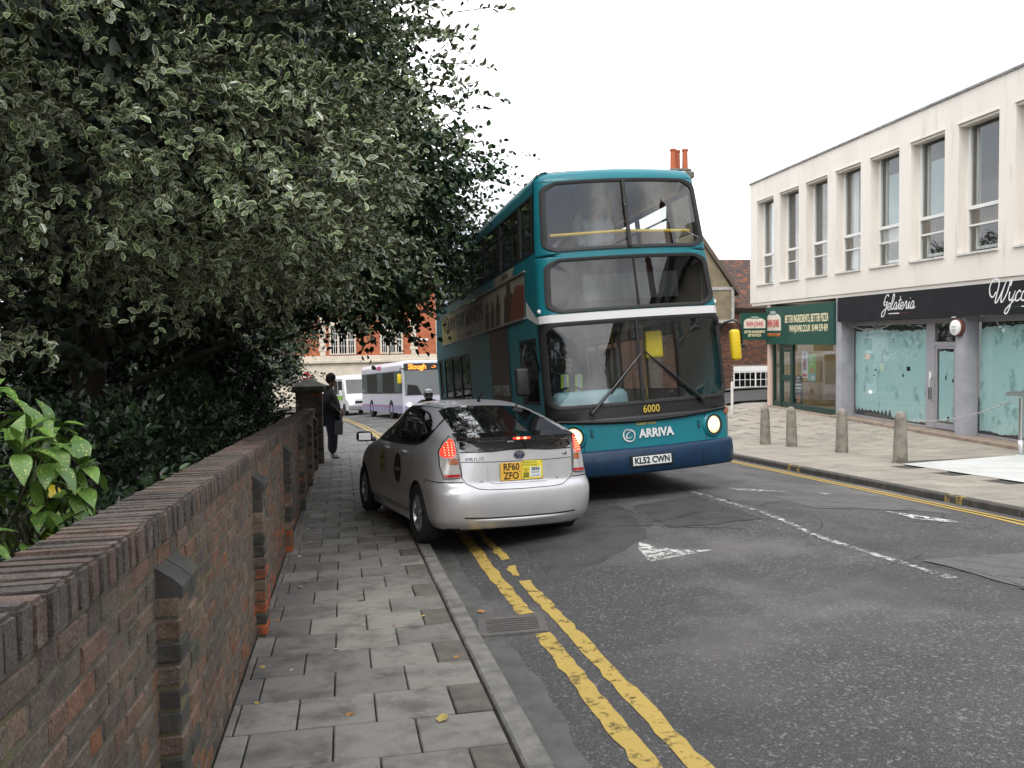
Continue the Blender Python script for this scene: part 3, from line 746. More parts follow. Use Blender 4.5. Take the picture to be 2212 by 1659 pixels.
# black fascia sign with cursive lettering
fs = empty('black_fascia_sign', (14.53, 28.6, 0), (0, 0, R(-93.3)), 'long black shop fascia sign with white cursive lettering', 'sign')
MB().box(6.20, XE, -.06, .018, 2.0, 2.69).build('board', M_black, fs)
def strokes(name, lines, x0, z0, sc, r, parent, slant=.25, sxx=1.0):
    b = MB()
    for ln in lines:
        # catmull-rom through the pen points
        p = [np.array(q, float) for q in ln]; p = [2*p[0]-p[1]] + p + [2*p[-1]-p[-2]]; pts = []
        for i in range(1, len(p)-2):
            for t in np.linspace(0, 1, 6, endpoint=False):
                a0, a1, a2, a3 = p[i-1], p[i], p[i+1], p[i+2]
                pts.append(.5*((2*a1)+(-a0+a2)*t+(2*a0-5*a1+4*a2-a3)*t*t+(-a0+3*a1-3*a2+a3)*t**3))
        pts.append(p[-2])
        P = []; n = len(pts)
        xy = [(x0+(q[0]*sxx+slant*q[1])*sc, z0+q[1]*sc) for q in pts]
        for i, (x, z) in enumerate(xy):
            dx = xy[min(i+1, n-1)][0]-xy[max(i-1, 0)][0]; dz = xy[min(i+1, n-1)][1]-xy[max(i-1, 0)][1]; l = math.hypot(dx, dz) or 1
            ux, uz = -dz/l*r, dx/l*r
            P += [(x+ux, -.066, z+uz), (x-ux, -.066, z-uz), (x+ux, -.0605, z+uz), (x-ux, -.0605, z-uz)]
        b.add(P, [f for i in range(n-1) for f in ((4*i, 4*i+1, 4*i+5, 4*i+4), (4*i, 4*i+4, 4*i+6, 4*i+2), (4*i+1, 4*i+3, 4*i+7, 4*i+5))])
    return b.build(name, M_letter, parent)
e_ = lambda x: [(x, .35), (x+.45, .5), (x+.4, .85), (x+.15, .9), (x, .45), (x+.15, .05), (x+.4, .05), (x+.65, .3)]
a_ = lambda x: [(x+.5, .8), (x+.25, .95), (x, .5), (x+.1, .05), (x+.35, .15), (x+.5, .75), (x+.48, .2), (x+.6, .03), (x+.8, .3)]
G_ = [[(.75, 1.75), (.55, 2.05), (.2, 1.8), (.0, 1.1), (.12, .65), (.45, .75), (.62, 1.15), (.6, .6), (.45, -.4), (.15, -.85), (-.15, -.7), (-.1, -.3), (.35, .1), (.8, .35)], [(-.1, 1.0), (.35, 1.15)]]
l_ = lambda x: [(x, .3), (x+.35, 1.2), (x+.4, 1.9), (x+.2, 2.0), (x+.1, 1.3), (x+.1, .3), (x+.25, .02), (x+.5, .3)]
t_ = lambda x: [[(x, .3), (x+.2, 1.0), (x+.25, 1.7), (x+.2, .4), (x+.3, .04), (x+.55, .3)], [(x, 1.15), (x+.55, 1.25)]]
r_ = lambda x: [(x, .3), (x+.2, .85), (x+.22, 1.0), (x+.4, .85), (x+.42, .2), (x+.55, .03), (x+.75, .3)]
i_ = lambda x: [[(x, .3), (x+.18, .9), (x+.15, .3), (x+.25, .03), (x+.48, .3)], [(x+.23, 1.3), (x+.26, 1.38)]]
gel = G_ + [e_(.85), l_(1.45), a_(2.05)] + t_(2.8) + [e_(3.3), r_(3.95)] + i_(4.65) + [a_(5.15)]
strokes('lettering', gel, 8.52, 2.25, .196, .0125, fs, slant=.25, sxx=1.18)
W_ = [[(.85, 1.05), (.55, .55), (.15, .75), (-.1, 1.5), (.15, 2.2), (.7, 2.3), (1.05, 1.8), (1.0, .9), (.95, .05), (1.2, .05), (1.6, 1.0), (1.9, 2.05), (1.65, .8), (1.7, .05), (1.95, .1), (2.3, 1.0), (2.45, 2.0), (2.6, 1.9), (2.55, 1.5)]]
y_ = lambda x: [(x, .95), (x+.02, .4), (x+.2, .1), (x+.5, .4), (x+.65, 1.0), (x+.45, .0), (x+.2, -1.0), (x-.1, -1.15), (x-.15, -.8), (x+.4, -.2), (x+.8, .2)]
c_ = lambda x: [(x+.55, .8), (x+.35, 1.0), (x+.05, .6), (x+.1, .1), (x+.4, .05), (x+.75, .35)]
o_ = lambda x: [(x+.4, .95), (x+.1, .8), (x+.05, .2), (x+.35, .02), (x+.6, .45), (x+.4, .95), (x+.6, .8), (x+.9, .9)]
m_ = lambda x: [(x, .4), (x+.15, .95), (x+.15, .05), (x+.4, .95), (x+.45, .05), (x+.75, .95), (x+.78, .15), (x+1.0, .2)]
b_ = lambda x: [(x, .3), (x+.3, 1.4), (x+.25, 2.0), (x+.1, 1.2), (x+.12, .1), (x+.45, .1), (x+.5, .6), (x+.75, .6)]
strokes('lettering', W_ + [y_(2.6), c_(3.4), o_(4.1), m_(5.0), b_(6.1), e_(6.9)], 12.5, 2.27, .215, .014, fs, slant=.25, sxx=1.1)
M_redline = mat('sign_line_red', (.18, .03, .04), .5); M_greenline = mat('sign_line_green', (.05, .09, .06), .5)
for (x0, ln) in ((8.78, .46), (13.5, 1.1)):
    MB().box(x0-.30, x0, -.064, -.0605, 2.150, 2.160).build('underline', M_greenline, fs)
    MB().box(x0, x0+ln, -.064, -.0605, 2.145, 2.167).build('underline', M_letter, fs)
    MB().box(x0+ln, x0+ln+.42, -.064, -.0605, 2.150, 2.160).build('underline', M_redline, fs)
# alarm box
al = empty('alarm_box', (14.53, 28.6, 0), (0, 0, R(-93.3)), 'round white alarm box with a brown rim on the grey pillar', 'alarm box')
M_almr = mat('alarm_rim', (.12, .045, .03), .5)
M_alabel = mat('alarm_print', (.45, .45, .46), .5)
b = MB(); b.lathe([(.20, .02), (.20, -.06), (.185, -.075)], 28, 'y', (11.47, 0, 1.75)); b.build('rim', M_almr, al, **SM)
b = MB(); b.lathe([(.175, -.074), (.175, -.11), (.15, -.125), (0.0001, -.13)], 28, 'y', (11.47, 0, 1.75)); b.build('cover', M_wframe, al, **SM)
for zz, w_ in ((1.76, .13), (1.69, .12), (1.65, .10)): MB().box(11.47-w_/2, 11.47+w_/2, -.134, -.1305, zz, zz+.025).build('print', M_alabel, al)
cbl = MB(); cbl.tube([(6.45+2.4*t, .15-.02*t, 1.93-.62*t*(1-t)*1.35+.05*t) for t in [i/14 for i in range(15)]], .012, 6)
tag(cbl.build('loose_cable', mat('cable_grey', (.30, .30, .28), .6), loc=(14.53, 28.6, 0), rot=(0, 0, R(-93.3)), smooth=True), 'pale loose cable sagging under the black fascia sign', 'cable')

# ---- pizza shop
M_pgreen = mat('fascia_green', (.012, .062, .045), .65, spec=.3, c2=(.018, .075, .055), nscale=2, coord='pos')
M_frg = mat('frame_green', (.008, .040, .030), .4)
M_cream = mat('letter_cream', (.82, .72, .46), .4); M_pink = mat('pink_post', (.62, .46, .38), .8)
M_red = mat('logo_red', (.52, .02, .04), .4); M_silver = mat('logo_silver', (.62, .60, .54), .4); M_orng = mat('letter_orange', (.62, .19, .05), .4)
M_bgreen = mat('banner_green', (.05, .16, .09), .5)
ps = empty('pizza_shopfront', (0, 0, 0), parent=bld)
py_ = .13
MB().box(1.30, 1.52, .05, .35, -.2, Zw(2.70)-.002).build('post', M_pink, ps)
b = MB()
for (a, c, z0, z1) in ((1.53, 1.64, -.775, 1.33), (2.06, 2.17, -.77, 1.33), (2.90, 3.02, -.775, 1.33), (5.90, 5.975, -.77, 1.33)): b.box(a, c, py_, py_+.10, Zw(z0), Zw(z1))
for (a, c) in ((1.641, 2.059), (3.021, 5.899)): b.box(a, c, py_+.002, py_+.098, Zw(-.772), Zw(-.60))
b.box(2.171, 2.899, py_, py_+.1, Zw(1.20), Zw(1.328))
b.build('frame', M_frg, ps)
b = MB(); b.box(2.18, 2.27, py_+.02, py_+.07, Zw(-.75), Zw(1.19)); b.box(2.80, 2.89, py_+.02, py_+.07, Zw(-.75), Zw(1.19)); b.box(2.271, 2.799, py_+.02, py_+.07, Zw(-.75), Zw(-.58)); b.box(2.271, 2.799, py_+.02, py_+.07, Zw(.12), Zw(.32)); b.box(2.271, 2.799, py_+.02, py_+.07, Zw(1.08), Zw(1.19))
b.build('door', M_frg, ps)
for (a, c, z0, z1) in ((1.641, 2.059, -.60, 1.33), (2.271, 2.799, .32, 1.08), (2.271, 2.799, -.58, .12), (3.021, 5.899, -.60, 1.33)):
    MB().box(a, c, py_+.04, py_+.048, Zw(z0), Zw(z1)).build('pane', M_glass, ps)
M_shopw = mat('shop_wall_cream', (.62, .52, .33), .8, c2=(.55, .45, .28), nscale=1.5)
M_shopf = mat('shop_floor', (.34, .26, .17), .5)
M_lamp = mat('shop_light', (1, .95, .85), .5, emit=(1, .9, .72), estr=5.0)
b = MB(); b.box(1.53, 5.97, 3.6, 3.7, 0.06, Zw(2.7)); b.box(1.50, 1.529, .36, 3.6, .06, Zw(2.7)); b.box(5.976, 6.0, .42, 3.6, .06, Zw(2.7)); b.box(1.53, 5.97, .25, 3.6, Zw(2.30), Zw(2.35)); b.build('interior_wall', M_shopw, ps)
MB().box(1.53, 5.97, .30, 3.6, .0, Zw(-.775)).build('interior_floor', M_shopf, ps)
b = MB(); b.box(2.4, 5.2, 1.0, 1.5, Zw(2.26), Zw(2.299)); b.build('ceiling_light', M_lamp, ps)
MB().box(3.6, 5.3, 2.0, 2.04, Zw(1.05), Zw(1.6)).build('menu_board', M_bgreen, ps)
M_counter = mat('counter_print', (.10, .10, .09), .6, c2=(.26, .06, .05), nscale=6, ramp=(.55, .6))
ct = empty('shop_counter', (14.53, 28.6, 0), (0, 0, R(-93.3)), 'patterned dark shop counter with a white end inside the pizza shop', 'counter')
MB().box(3.9, 5.6, 1.5, 2.1, -.78, .22).build('body', M_counter, ct); MB().box(3.86, 5.62, 1.46, 2.14, .221, .27).build('top', M_frg, ct)
MB().box(3.5, 3.88, 1.5, 2.1, -.78, .2).build('end_panel', M_wframe, ct)
# posters
def poster(name, label, x, z0, w_, h_, c, extra):
    p = empty(name, (14.53, 28.6, 0), (0, 0, R(-93.3)), label, 'poster')
    MB().box(x, x+w_, py_+.062, py_+.066, z0, z0+h_).build('sheet', c, p); extra(p, x, z0, w_, h_); return p
M_pw = mat('poster_white', (.62, .62, .63), .6); M_pg = mat('poster_green', (.22, .45, .12), .6); M_pt = mat('poster_teal', (.16, .42, .38), .6); M_pd = mat('poster_grey', (.28, .25, .27), .6)
M_food = mat('poster_food', (.50, .28, .14), .6, c2=(.2, .1, .05), nscale=20)
def ex1(p, x, z, w_, h_):
    y = py_+.060
    b = MB(); b.prism([(x+w_*.2, y, z+h_*.28), (x+w_*.8, y, z+h_*.28), (x+w_*.72, y, z+h_*.7), (x+w_*.62, y, z+h_*.72), (x+w_*.38, y, z+h_*.72), (x+w_*.28, y, z+h_*.7)], (0, .001, 0)); b.build('picture', M_pd, p)
    text('lettering', '8', .26, M_red, p, (x+w_*.5, y-.003, z+h_*.52), (R(90), 0, 0)); MB().box(x+.06, x+w_-.06, y, y+.001, z+h_*.06, z+h_*.16).build('print', M_red, p); MB().box(x+w_*.42, x+w_*.58, y, y+.001, z+h_*.8, z+h_*.92).build('print', M_red, p)
def ex2(p, x, z, w_, h_):
    y = py_+.060
    MB().box(x, x+w_, y, y+.001, z, z+h_*.3).build('print', M_pt, p)
    for (cx_, cz_, rr_) in ((.55, .42, .09), (.7, .33, .07), (.35, .36, .06)):
        b = MB(); b.lathe([(rr_, -.001), (rr_*.9, -.004), (.0001, -.005)], 12, 'y', (x+w_*cx_, y, z+h_*cz_)); b.build('picture', M_food, p)
    for i, ww in enumerate((.5, .42)): MB().box(x+.06, x+.06+w_*ww, y, y+.001, z+h_*(.66-.035*i), z+h_*(.68-.035*i)).build('print', M_pw, p)
    for i in range(3): MB().box(x+w_*.4, x+w_*.9, y-.002, y-.001, z+h_*(.16-.045*i), z+h_*(.19-.045*i)).build('print', M_pw, p)
    MB().box(x+w_*.25, x+w_*.45, y, y+.001, z+h_*.75, z+h_*.92).build('print', M_pw, p)
poster('poster', 'tall white shop poster with a grey shape and a red figure eight', 3.52, .26, .42, .86, M_pw, ex1)
poster('poster', 'green and teal shop poster with pictures of food', 3.96, .18, .50, .86, M_pg, ex2)
def ex3(p, x, z, w_, h_):
    y = py_+.060
    for i in (2, 3): MB().box(x+w_*.15, x+w_*.85, y-.002, y-.001, z+h_*(.90-.12*i), z+h_*(.945-.12*i)).build('print', M_pw, p)
    for i, s_ in ((0, 'NEW'), (1, "PAPA'S"), (4, '£10.99')): text('lettering', s_, .11, M_pw, p, (x+w_/2, y-.002, z+h_*(.92-.12*i)), (R(90), 0, 0), sx=.85)
    b = MB(); b.lathe([(.16, -.001), (.15, -.004), (.0001, -.006)], 14, 'y', (x+w_*.5, y, z+h_*.2)); b.build('picture', M_food, p)
poster('poster', 'dark shop poster advertising a new pizza low in the window', 3.03, -.62, .56, .95, mat('poster_dark', (.04, .045, .04), .6), ex3)
# fascia and logo
def logo(parent, cx_, y, cz_, w_, h_, rotz=0, sgn=1):
    b = MB(); n = 14
    arch = lambda s, yy: [(cx_-w_/2*s, yy, cz_-h_*.42*s)] + [(cx_ + w_/2*s*math.cos(math.pi-math.pi*i/n), yy, cz_ + h_*s*(.05+.35*math.sin(math.pi*i/n)**.8)) for i in range(n+1)] + [(cx_+w_/2*s, yy, cz_-h_*.42*s)]
    MB().prism(arch(1.0, y), (0, .004, 0)).build('logo_border', M_silver, parent)
    MB().prism(arch(.93, y-.003), (0, .0025, 0)).build('logo_field', mat('logo_field', (.72, .66, .56), .5), parent)
    MB().box(cx_-w_*.2, cx_+w_*.2, y-.008, y-.002, cz_+h_*.32, cz_+h_*.52).build('logo_ribbon', M_bgreen, parent)
    text('lettering', 'PIZZA', h_*.17, M_letter, parent, (cx_, y-.012, cz_+h_*.42), (R(90), 0, 0), sx=1.1)
    text('lettering', 'PAPA JOHNS', h_*.52, M_red, parent, (cx_, y-.010, cz_-h_*.1), (R(90), 0, 0), sx=w_*.84/(h_*.52*6.1), bold=.003)
pf = empty('green_fascia_sign', (14.53, 28.6, 0), (0, 0, R(-93.3)), 'green pizza shop fascia sign with a red logo and phone number', 'sign')
MB().box(1.42, 5.975, -.06, .045, 1.335, 2.60).build('board', M_pgreen, pf)
logo(pf, 2.02, -.066, 2.10, 1.12, .72)
text('lettering', 'BETTER INGREDIENTS, BETTER PIZZA', .34, M_cream, pf, (4.28, -.063, 2.15), (R(90), 0, 0), sx=.495, bold=.004)
text('lettering', 'PAPAJOHNS.CO.UK  01494 539 439', .30, M_cream, pf, (4.42, -.063, 1.84), (R(90), 0, 0), sx=.535, bold=.003)
text('lettering', 'DELIVERED HOT & FRESH', .15, M_orng, pf, (2.02, -.063, 1.66), (R(90), 0, 0), sx=.60, bold=.004)
pj = empty('projecting_sign', (14.53, 28.6, 0), (0, 0, R(-93.3)), 'small green double sided shop sign jutting out from the wall beside the fascia', 'sign')
MB().box(1.44, 1.56, -1.02, -.062, 1.50, 2.42).build('board', M_pgreen, pj)
sub = empty('sign_face', (1.562, -.53, 0), (0, 0, R(90)), parent=pj)
logo(sub, 0, -.004, 2.08, .78, .44)
text('lettering', 'BETTER INGREDIENTS', .12, M_cream, sub, (0, -.002, 1.77), (R(90), 0, 0), sx=.62, bold=.003)
text('lettering', 'BETTER PIZZA', .12, M_cream, sub, (0, -.002, 1.65), (R(90), 0, 0), sx=.62, bold=.003)

# ------------------------------------------------------------------ bollards, chain, steel rail, post
M_boll = mat('bollard_concrete', (.27, .245, .205), .9, c2=(.13, .12, .10), nscale=7, ramp=(.45, .7), bump=(28, .6, .01), c3=(.07, .066, .056), n3=3, ramp3=(.55, .72))
bm_ = MB(); bm_.lathe([(.132, -.12), (.132, 0), (.125, .25), (.113, .6), (.103, .82), (.098, .86), (.08, .915), (.045, .945), (.0001, .955)], 20)
bme = bm_.mesh('bollard', M_boll, True)
for i, (x, y, a, lb) in enumerate([(10.42, 22.15, .02, 'weathered concrete bollard partly hidden behind the double deck bus'), (10.22, 19.35, -.02, 'weathered concrete bollard in front of the pizza shop, second from the bus'),
                                   (10.37, 18.35, .015, 'weathered concrete bollard in front of the pizza shop, third from the bus'), (10.44, 16.4, .0, 'weathered concrete bollard in front of the grey shop pillar'),
                                   (10.22, 14.15, .0, 'stained concrete bollard holding the end of the chain')]):
    o = link('bollard', bme, None, (x, y, G(x, y)), (a*.5, a, i*1.3)); tag(o, lb, 'bollard', 'concrete bollards along the pavement')
rp = Vector((12.88, 14.2, G(12.88, 14.2)))
c0 = Vector((10.33, 14.12, G(10.2, 14.15)+.78)); c1 = Vector((12.8, 14.2, rp.z+1.15)); b = MB()
for i in range(46):
    t = i/45; p = c0.lerp(c1, t); p.z -= .30*4*t*(1-t)*.55
    b.lathe([(.004, -.022), (.014, -.012), (.014, .012), (.004, .022)], 6, 'x' if i % 2 else 'z', p)
tag(b.build('chain', mat('chain_steel', (.42, .40, .38), .5, .6)), 'thin sagging chain strung from the last bollard to the steel rail', 'chain')
rl = empty('steel_handrail', rp, (0, 0, R(-4)), 'tubular steel handrail with a flanged post on the shop ramp', 'handrail')
b = MB(); b.lathe([(.045, 0), (.045, 1.12)], 16); b.build('post', M_steel, rl, smooth=True, angle=R(40))
b = MB(); b.tube([(0, 0, 1.12), (0, 0, 1.19), ], .012, 8); b.build('stem', M_steel, rl)
b = MB(); b.tube([(-.28, .02, 1.21), (3.2, -.2, 1.21)], .042, 14); b.build('top_rail', M_steel, rl, smooth=True, angle=R(40))
b = MB(); b.tube([(.04, .0, .95), (3.2, -.2, .95)], .028, 12); b.build('mid_rail', M_steel, rl, smooth=True, angle=R(40))
b = MB(); b.lathe([(.085, 0), (.085, .015), (.05, .02)], 16); b.build('flange', mat('steel_pale', (.75, .75, .75), .4, .4), rl, smooth=True, angle=R(40))
b = MB(); b.lathe([(.046, .05), (.047, .30)], 16); b.build('sleeve', mat('steel_sleeve', (.65, .65, .66), .35, .5), rl, smooth=True)
b = MB(); b.lathe([(.045, -.1), (.045, 1.05), (.03, 1.09), (.0001, 1.1)], 12)
tag(b.build('post', mat('post_white', (.62, .60, .56), .6), loc=(12.7, 26.3, G(12.7, 26.3)), smooth=True, angle=R(40)), 'slim white post on the corner by the side street', 'post')

# ------------------------------------------------------------------ old tiled cottage over the side street
M_cbrick = mat('cottage_mortar', (.26, .22, .18), .9, c2=(.18, .15, .12), nscale=5, coord='pos')
CB = [mat('cottage_brick_%d' % i, c, .9, c2=tuple(k*.6 for k in c), nscale=8, coord='pos') for i, c in enumerate([(.17, .075, .05), (.13, .065, .048), (.21, .095, .058), (.095, .055, .045), (.24, .10, .05)])]
TL = [mat('roof_tile_%d' % i, c, .9, c2=tuple(k*.6 for k in c), nscale=9, coord='pos') for i, c in enumerate([(.085, .055, .045), (.105, .062, .048), (.068, .050, .044), (.13, .07, .05), (.25, .085, .045)])]
M_plast = mat('old_plaster', (.25, .205, .13), .9, c2=(.17, .14, .095), nscale=2.5, coord='pos', c3=(.18, .15, .11), n3=5, ramp3=(.6, .75))
M_timber = mat('grey_timber', (.46, .44, .41), .8, c2=(.28, .27, .25), nscale=9, coord='pos')
M_bargeb = mat('barge_board', (.10, .075, .055), .8)
ctg = empty('brick_cottage', (15.2, 37.6, -1.15), (0, 0, R(-3)), 'old brick cottage with a mossy tiled roof across the side street', 'house')
MB().box(-.5, 12, .02, 7, -2.5, 4.2).build('wall', M_cbrick, ctg)
b = MB(); rg = random.Random(31)
for c in range(56):
    x = -.5 - (.11 if c % 2 else 0); z = c*.075
    while x < 8.5:
        if not (2.85 < x+.1 < 5.3 and .28 < z < 1.42):
            b.mi = rg.choices(range(5), [4, 4, 3, 3, 1])[0]
            b.box(x+.005, x+.213, rg.uniform(-.006, .0), .021, z+.005, z+.068)
        x += .223
tag(b.build('bricks', CB, ctg), kind='stuff')
# low casement window
wn = empty('window', (2.95, -.03, .32), parent=ctg)
b = MB(); b.box(0, 2.2, 0, .05, 0, .06); b.box(0, 2.2, 0, .05, .72, .78); b.box(0, .05, 0, .05, .06, .72); b.box(2.15, 2.2, 0, .05, .06, .72); b.box(0, 2.2, -.02, .05, .781, 1.02)
for i in range(1, 8): b.box(.05+i*.2625-.012-(.02 if i == 4 else 0), .05+i*.2625+.012+(.02 if i == 4 else 0), 0, .045, .06, .72)
b.box(.05, 2.15, .002, .043, .375, .40); b.build('window_frame', M_wframe, wn)
for i in range(8):
    for j in range(2): MB().box(.05+i*.2625+.012, .05+(i+1)*.2625-.012, .02, .024, .06+j*.34, .375+j*.34).build('pane', M_glass_d, wn)
MB().box(.02, 2.18, .046, .0485, .02, .76).build('dark_room', M_dark, wn)
MB().box(-.05, 2.25, -.10, .0, -.05, .0).build('sill', M_timber, wn)
# plinth
MB().box(-.5, 12, -.08, .019, -2.5, .12).build('plinth', mat('plinth_render', (.20, .19, .17), .9, c2=(.11, .105, .095), nscale=3, coord='pos'), ctg)
# tiled roof: courses of single tiles
roof = empty('roof', (0, 0, 4.15), parent=ctg)
MB().prism([(-.6, -.28, -.1), (-.6, 4.0, 2.52), (-.6, 4.0, 2.3), (-.6, -.1, -.3)], (13, 0, 0)).build('roof_deck', M_bargeb, roof)
b = MB(); pa = math.atan2(2.62, 4.28); n = 44
for c in range(n):
    s0 = c*.114; x = -.6 - (.08 if c % 2 else 0)
    yy, zz = -.30+s0*math.cos(pa), -.08+s0*math.sin(pa)
    while x < 8.0:
        b.mi = rg.choices(range(5), [5, 4, 4, 2.5, .5 + (2.5 if abs(x-3.4-.03*c) < .5 else 0)])[0]
        j = rg.uniform(0, .012); tk = .016+j
        P = [(x+.004, yy, zz+.0), (x+.160, yy, zz+.0), (x+.160, yy, zz+tk+.012), (x+.004, yy, zz+tk+.012)]
        dy, dz = .18*math.cos(pa), .18*math.sin(pa)
        b.add(P + [(p[0], p[1]+dy, p[2]+dz-.012) for p in P], [(0, 1, 2, 3), (3, 2, 6, 7), (0, 3, 7, 4), (1, 5, 6, 2)])
        x += .165
tag(b.build('roof_tiles', TL, roof), kind='stuff')
b = MB()
x = -.6
while x < 8: b.lathe([(.09, 0), (.095, .3)], 10, 'x', (x, 4.0, 2.5)); x += .31
b.build('ridge_tiles', TL[3], roof)
# plastered cross gable on the left of the cottage
gb = empty('gable', (.0, -.55, 0), parent=ctg)
b = MB(); b.prism([(-.6, 0, 3.55), (2.72, 0, 3.55), (2.72, 0, 4.9), (.9, 0, 7.6), (-.6, 0, 5.4)], (0, 3.0, 0)); b.build('gable_wall', M_plast, gb)
b = MB(); b.box(-.6, 2.74, -.04, -.001, 4.92, 5.06); b.box(2.63, 2.76, -.045, -.001, 3.5, 4.919); b.box(-.6, 2.85, -.10, .05, 3.40, 3.55); b.build('timbers', M_timber, gb)
b = MB(); b.prism([(.85, -.16, 7.60), (2.98, -.16, 4.66), (2.98, -.16, 4.91), (.9, -.16, 7.85)], (0, 3.1, 0)); b.build('barge_board', M_bargeb, gb)
# second house behind the bus: its chimney shows over the roof of the bus
h2 = empty('brick_house', (13.35, 40.5, -.6), (0, 0, R(-2)), 'brick house hidden behind the double deck bus with two orange chimney pots', 'house')
MB().box(-2.5, 4.0, 0, 6, -2, 5.6).build('wall', CB[0], h2)
b = MB(); b.prism([(-2.8, -.4, 5.5), (-2.8, 3, 8.0), (-2.8, 6.4, 5.5)], (7.0, 0, 0)); b.build('roof', TL[0], h2)
for i in range(3):
    wn = MB().box(-1.9+i*2, -.9+i*2, -.03, .0, 3.2, 4.7).build('window', M_wframe, h2); MB().box(-1.82+i*2, -.98+i*2, -.036, -.031, 3.28, 4.62).build('pane', M_glass_d, wn)
chm = MB(); chm.box(3.85, 4.95, 2.4, 3.3, 5.5, 10.6); chm.build('chimney', mat('chimney_stone', (.17, .15, .115), .9, c2=(.09, .08, .065), nscale=5, coord='pos', bump=(20, .8, .02)), h2)
b = MB(); b.cbox(3.72, 5.08, 2.28, 3.42, 10.601, 10.95, .06); b.cbox(3.84, 4.96, 2.4, 3.3, 10.951, 11.12, .05); b.build('chimney_cap', mat('chimney_cap', (.15, .14, .11), .9, c2=(.08, .075, .06), nscale=7, coord='pos', bump=(20, .8, .02)), h2)
M_pot = mat('chimney_pot', (.42, .11, .045), .8, c2=(.30, .08, .035), nscale=4, coord='pos')
for px in (4.06, 4.40, 4.72):
    if px == 4.06 or px == 4.40 or True:
        b = MB(); b.lathe([(.165, 11.10), (.15, 11.3), (.14, 12.05), (.17, 12.08), (.17, 12.18), (.11, 12.19), (.11, 12.0)], 14, 'z', (px, 2.75 if px != 4.40 else 3.05, 0)); b.build('chimney_pot', M_pot, h2, **SM)

# ------------------------------------------------------------------ far brick building with stone quoins
M_fb = mat('far_mortar', (.42, .22, .15), .9); FB = [mat('far_brick_%d' % i, c, .9) for i, c in enumerate([(.42, .125, .055), (.46, .145, .065), (.37, .11, .05)])]
M_fst = mat('far_stone', (.60, .53, .43), .85, c2=(.50, .44, .36), nscale=1.5, coord='pos')
far = empty('town_building', (0, 86, -4.6), (0, 0, R(0)), 'tall orange brick town building with pale stone quoins and a stone ground floor', 'building')
ZF = 4.6
MB().box(-8, 14, .02, 14, 4.9, 13.4).build('wall', M_fb, far); MB().box(-8, 14, -.15, 14, 0, 4.2).build('ground_floor', M_fst, far)
b = MB(); rg = random.Random(5)
for c in range(int(7.1/.15)):
    x = -8. - (.22 if c % 2 else 0)
    while x < 13.9:
        b.mi = rg.randrange(3); b.box(x+.012, min(x+.44, 14), .0, .021, 4.95+c*.15+.012, 4.95+c*.15+.142); x += .45
tag(b.build('bricks', FB, far), kind='stuff')
b = MB(); b.cbox(-8.2, 14.2, -.45, .3, 4.2, 4.55, .05); b.cbox(-8.1, 14.1, -.3, .3, 4.551, 4.93, .03); b.build('string_course', M_fst, far)
b = MB(); b.cbox(-8.2, 14.2, -.4, .3, 11.95, 12.3, .05); b.build('cornice', M_fst, far)
MB().box(-8, 14, -.02, .3, 12.31, 13.4).build('parapet', FB[0], far)
for qx in (6.75, -2.2):
    for c in range(16):
        w_ = .80 if c % 2 else .55; MB().cbox(qx+.37-w_/2, qx+.37+w_/2, -.09, .01, 4.96+c*.43, 4.96+c*.43+.40, .02).build('quoin', M_fst, far)
for (x0, x1, z0, z1) in ((3.75, 6.05, 5.05, 8.4), (-1.2, 1.4, 5.05, 8.4), (9.35, 11.6, 5.05, 8.4), (9.35, 11.6, 9.2, 11.5), (3.75, 6.05, 9.2, 11.5)):
    wn = empty('window', (x0, -.12, z0), parent=far); W = x1-x0; H = z1-z0
    b = MB(); b.box(0, W, 0, .12, H-.5, H); b.box(0, W, -.05, .12, 0, .12)
    for xx in (0, W*.30, W*.64, W-.2): b.box(xx, xx+.2, 0, .12, .12, H-.5)
    b.build('window_frame', M_fst, wn)
    for (a, c) in ((.2, W*.30), (W*.30+.2, W*.64), (W*.64+.2, W-.2)):
        p = MB().box(a, c, .06, .11, .12, H-.5).build('pane', M_glass_d, wn)
        b = MB(); b.box(a, c, .03, .058, H*.42, H*.42+.07)
        for k in range(1, 3): b.box(a+(c-a)*k/3-.02, a+(c-a)*k/3+.02, .035, .057, .12, H-.5)
        for zz in (.25, .62, .75): b.box(a, c, .036, .056, H*zz, H*zz+.03)
        b.build('glazing_bars', M_wframe, p)
MB().box(3.9, 11.5, .13, .14, 5.2, 8.3).build('dark_room', M_dark, far)
sg = MB().cbox(7.62, 8.57, 85.9, 85.93, 1.68, 1.90, .01)
tag(sg.build('street_name_plate', M_wframe), 'white street name plate on the orange brick building', 'sign')
# shopfront canopies far behind and neighbours closing the view
n2 = empty('far_building', (-16, 88, -4.7), (0, 0, 0), 'pale grey far building beyond the cross street', 'building')
MB().box(-14, 7.6, 0, 10, 0, 9).build('wall', mat('far_grey', (.42, .42, .43), .9), n2)
for i in range(5):
    for j in range(2):
        wn = MB().box(-12.5+i*4, -10+i*4, -.06, .0, 4.4+j*2.4, 5.9+j*2.4).build('window', M_wframe, n2); MB().box(-12.4+i*4, -10.1+i*4, -.07, -.061, 4.5+j*2.4, 5.8+j*2.4).build('pane', M_glass_d, wn)
MB().box(-13.8, 7.4, -.2, .0, .1, 3.3).build('shop_glass', M_glass_d, n2); MB().box(-13.8, 7.4, -.1, -.02, .1, 3.3).build('shop_dark', mat('shop_dim', (.25, .23, .2), .8), n2)

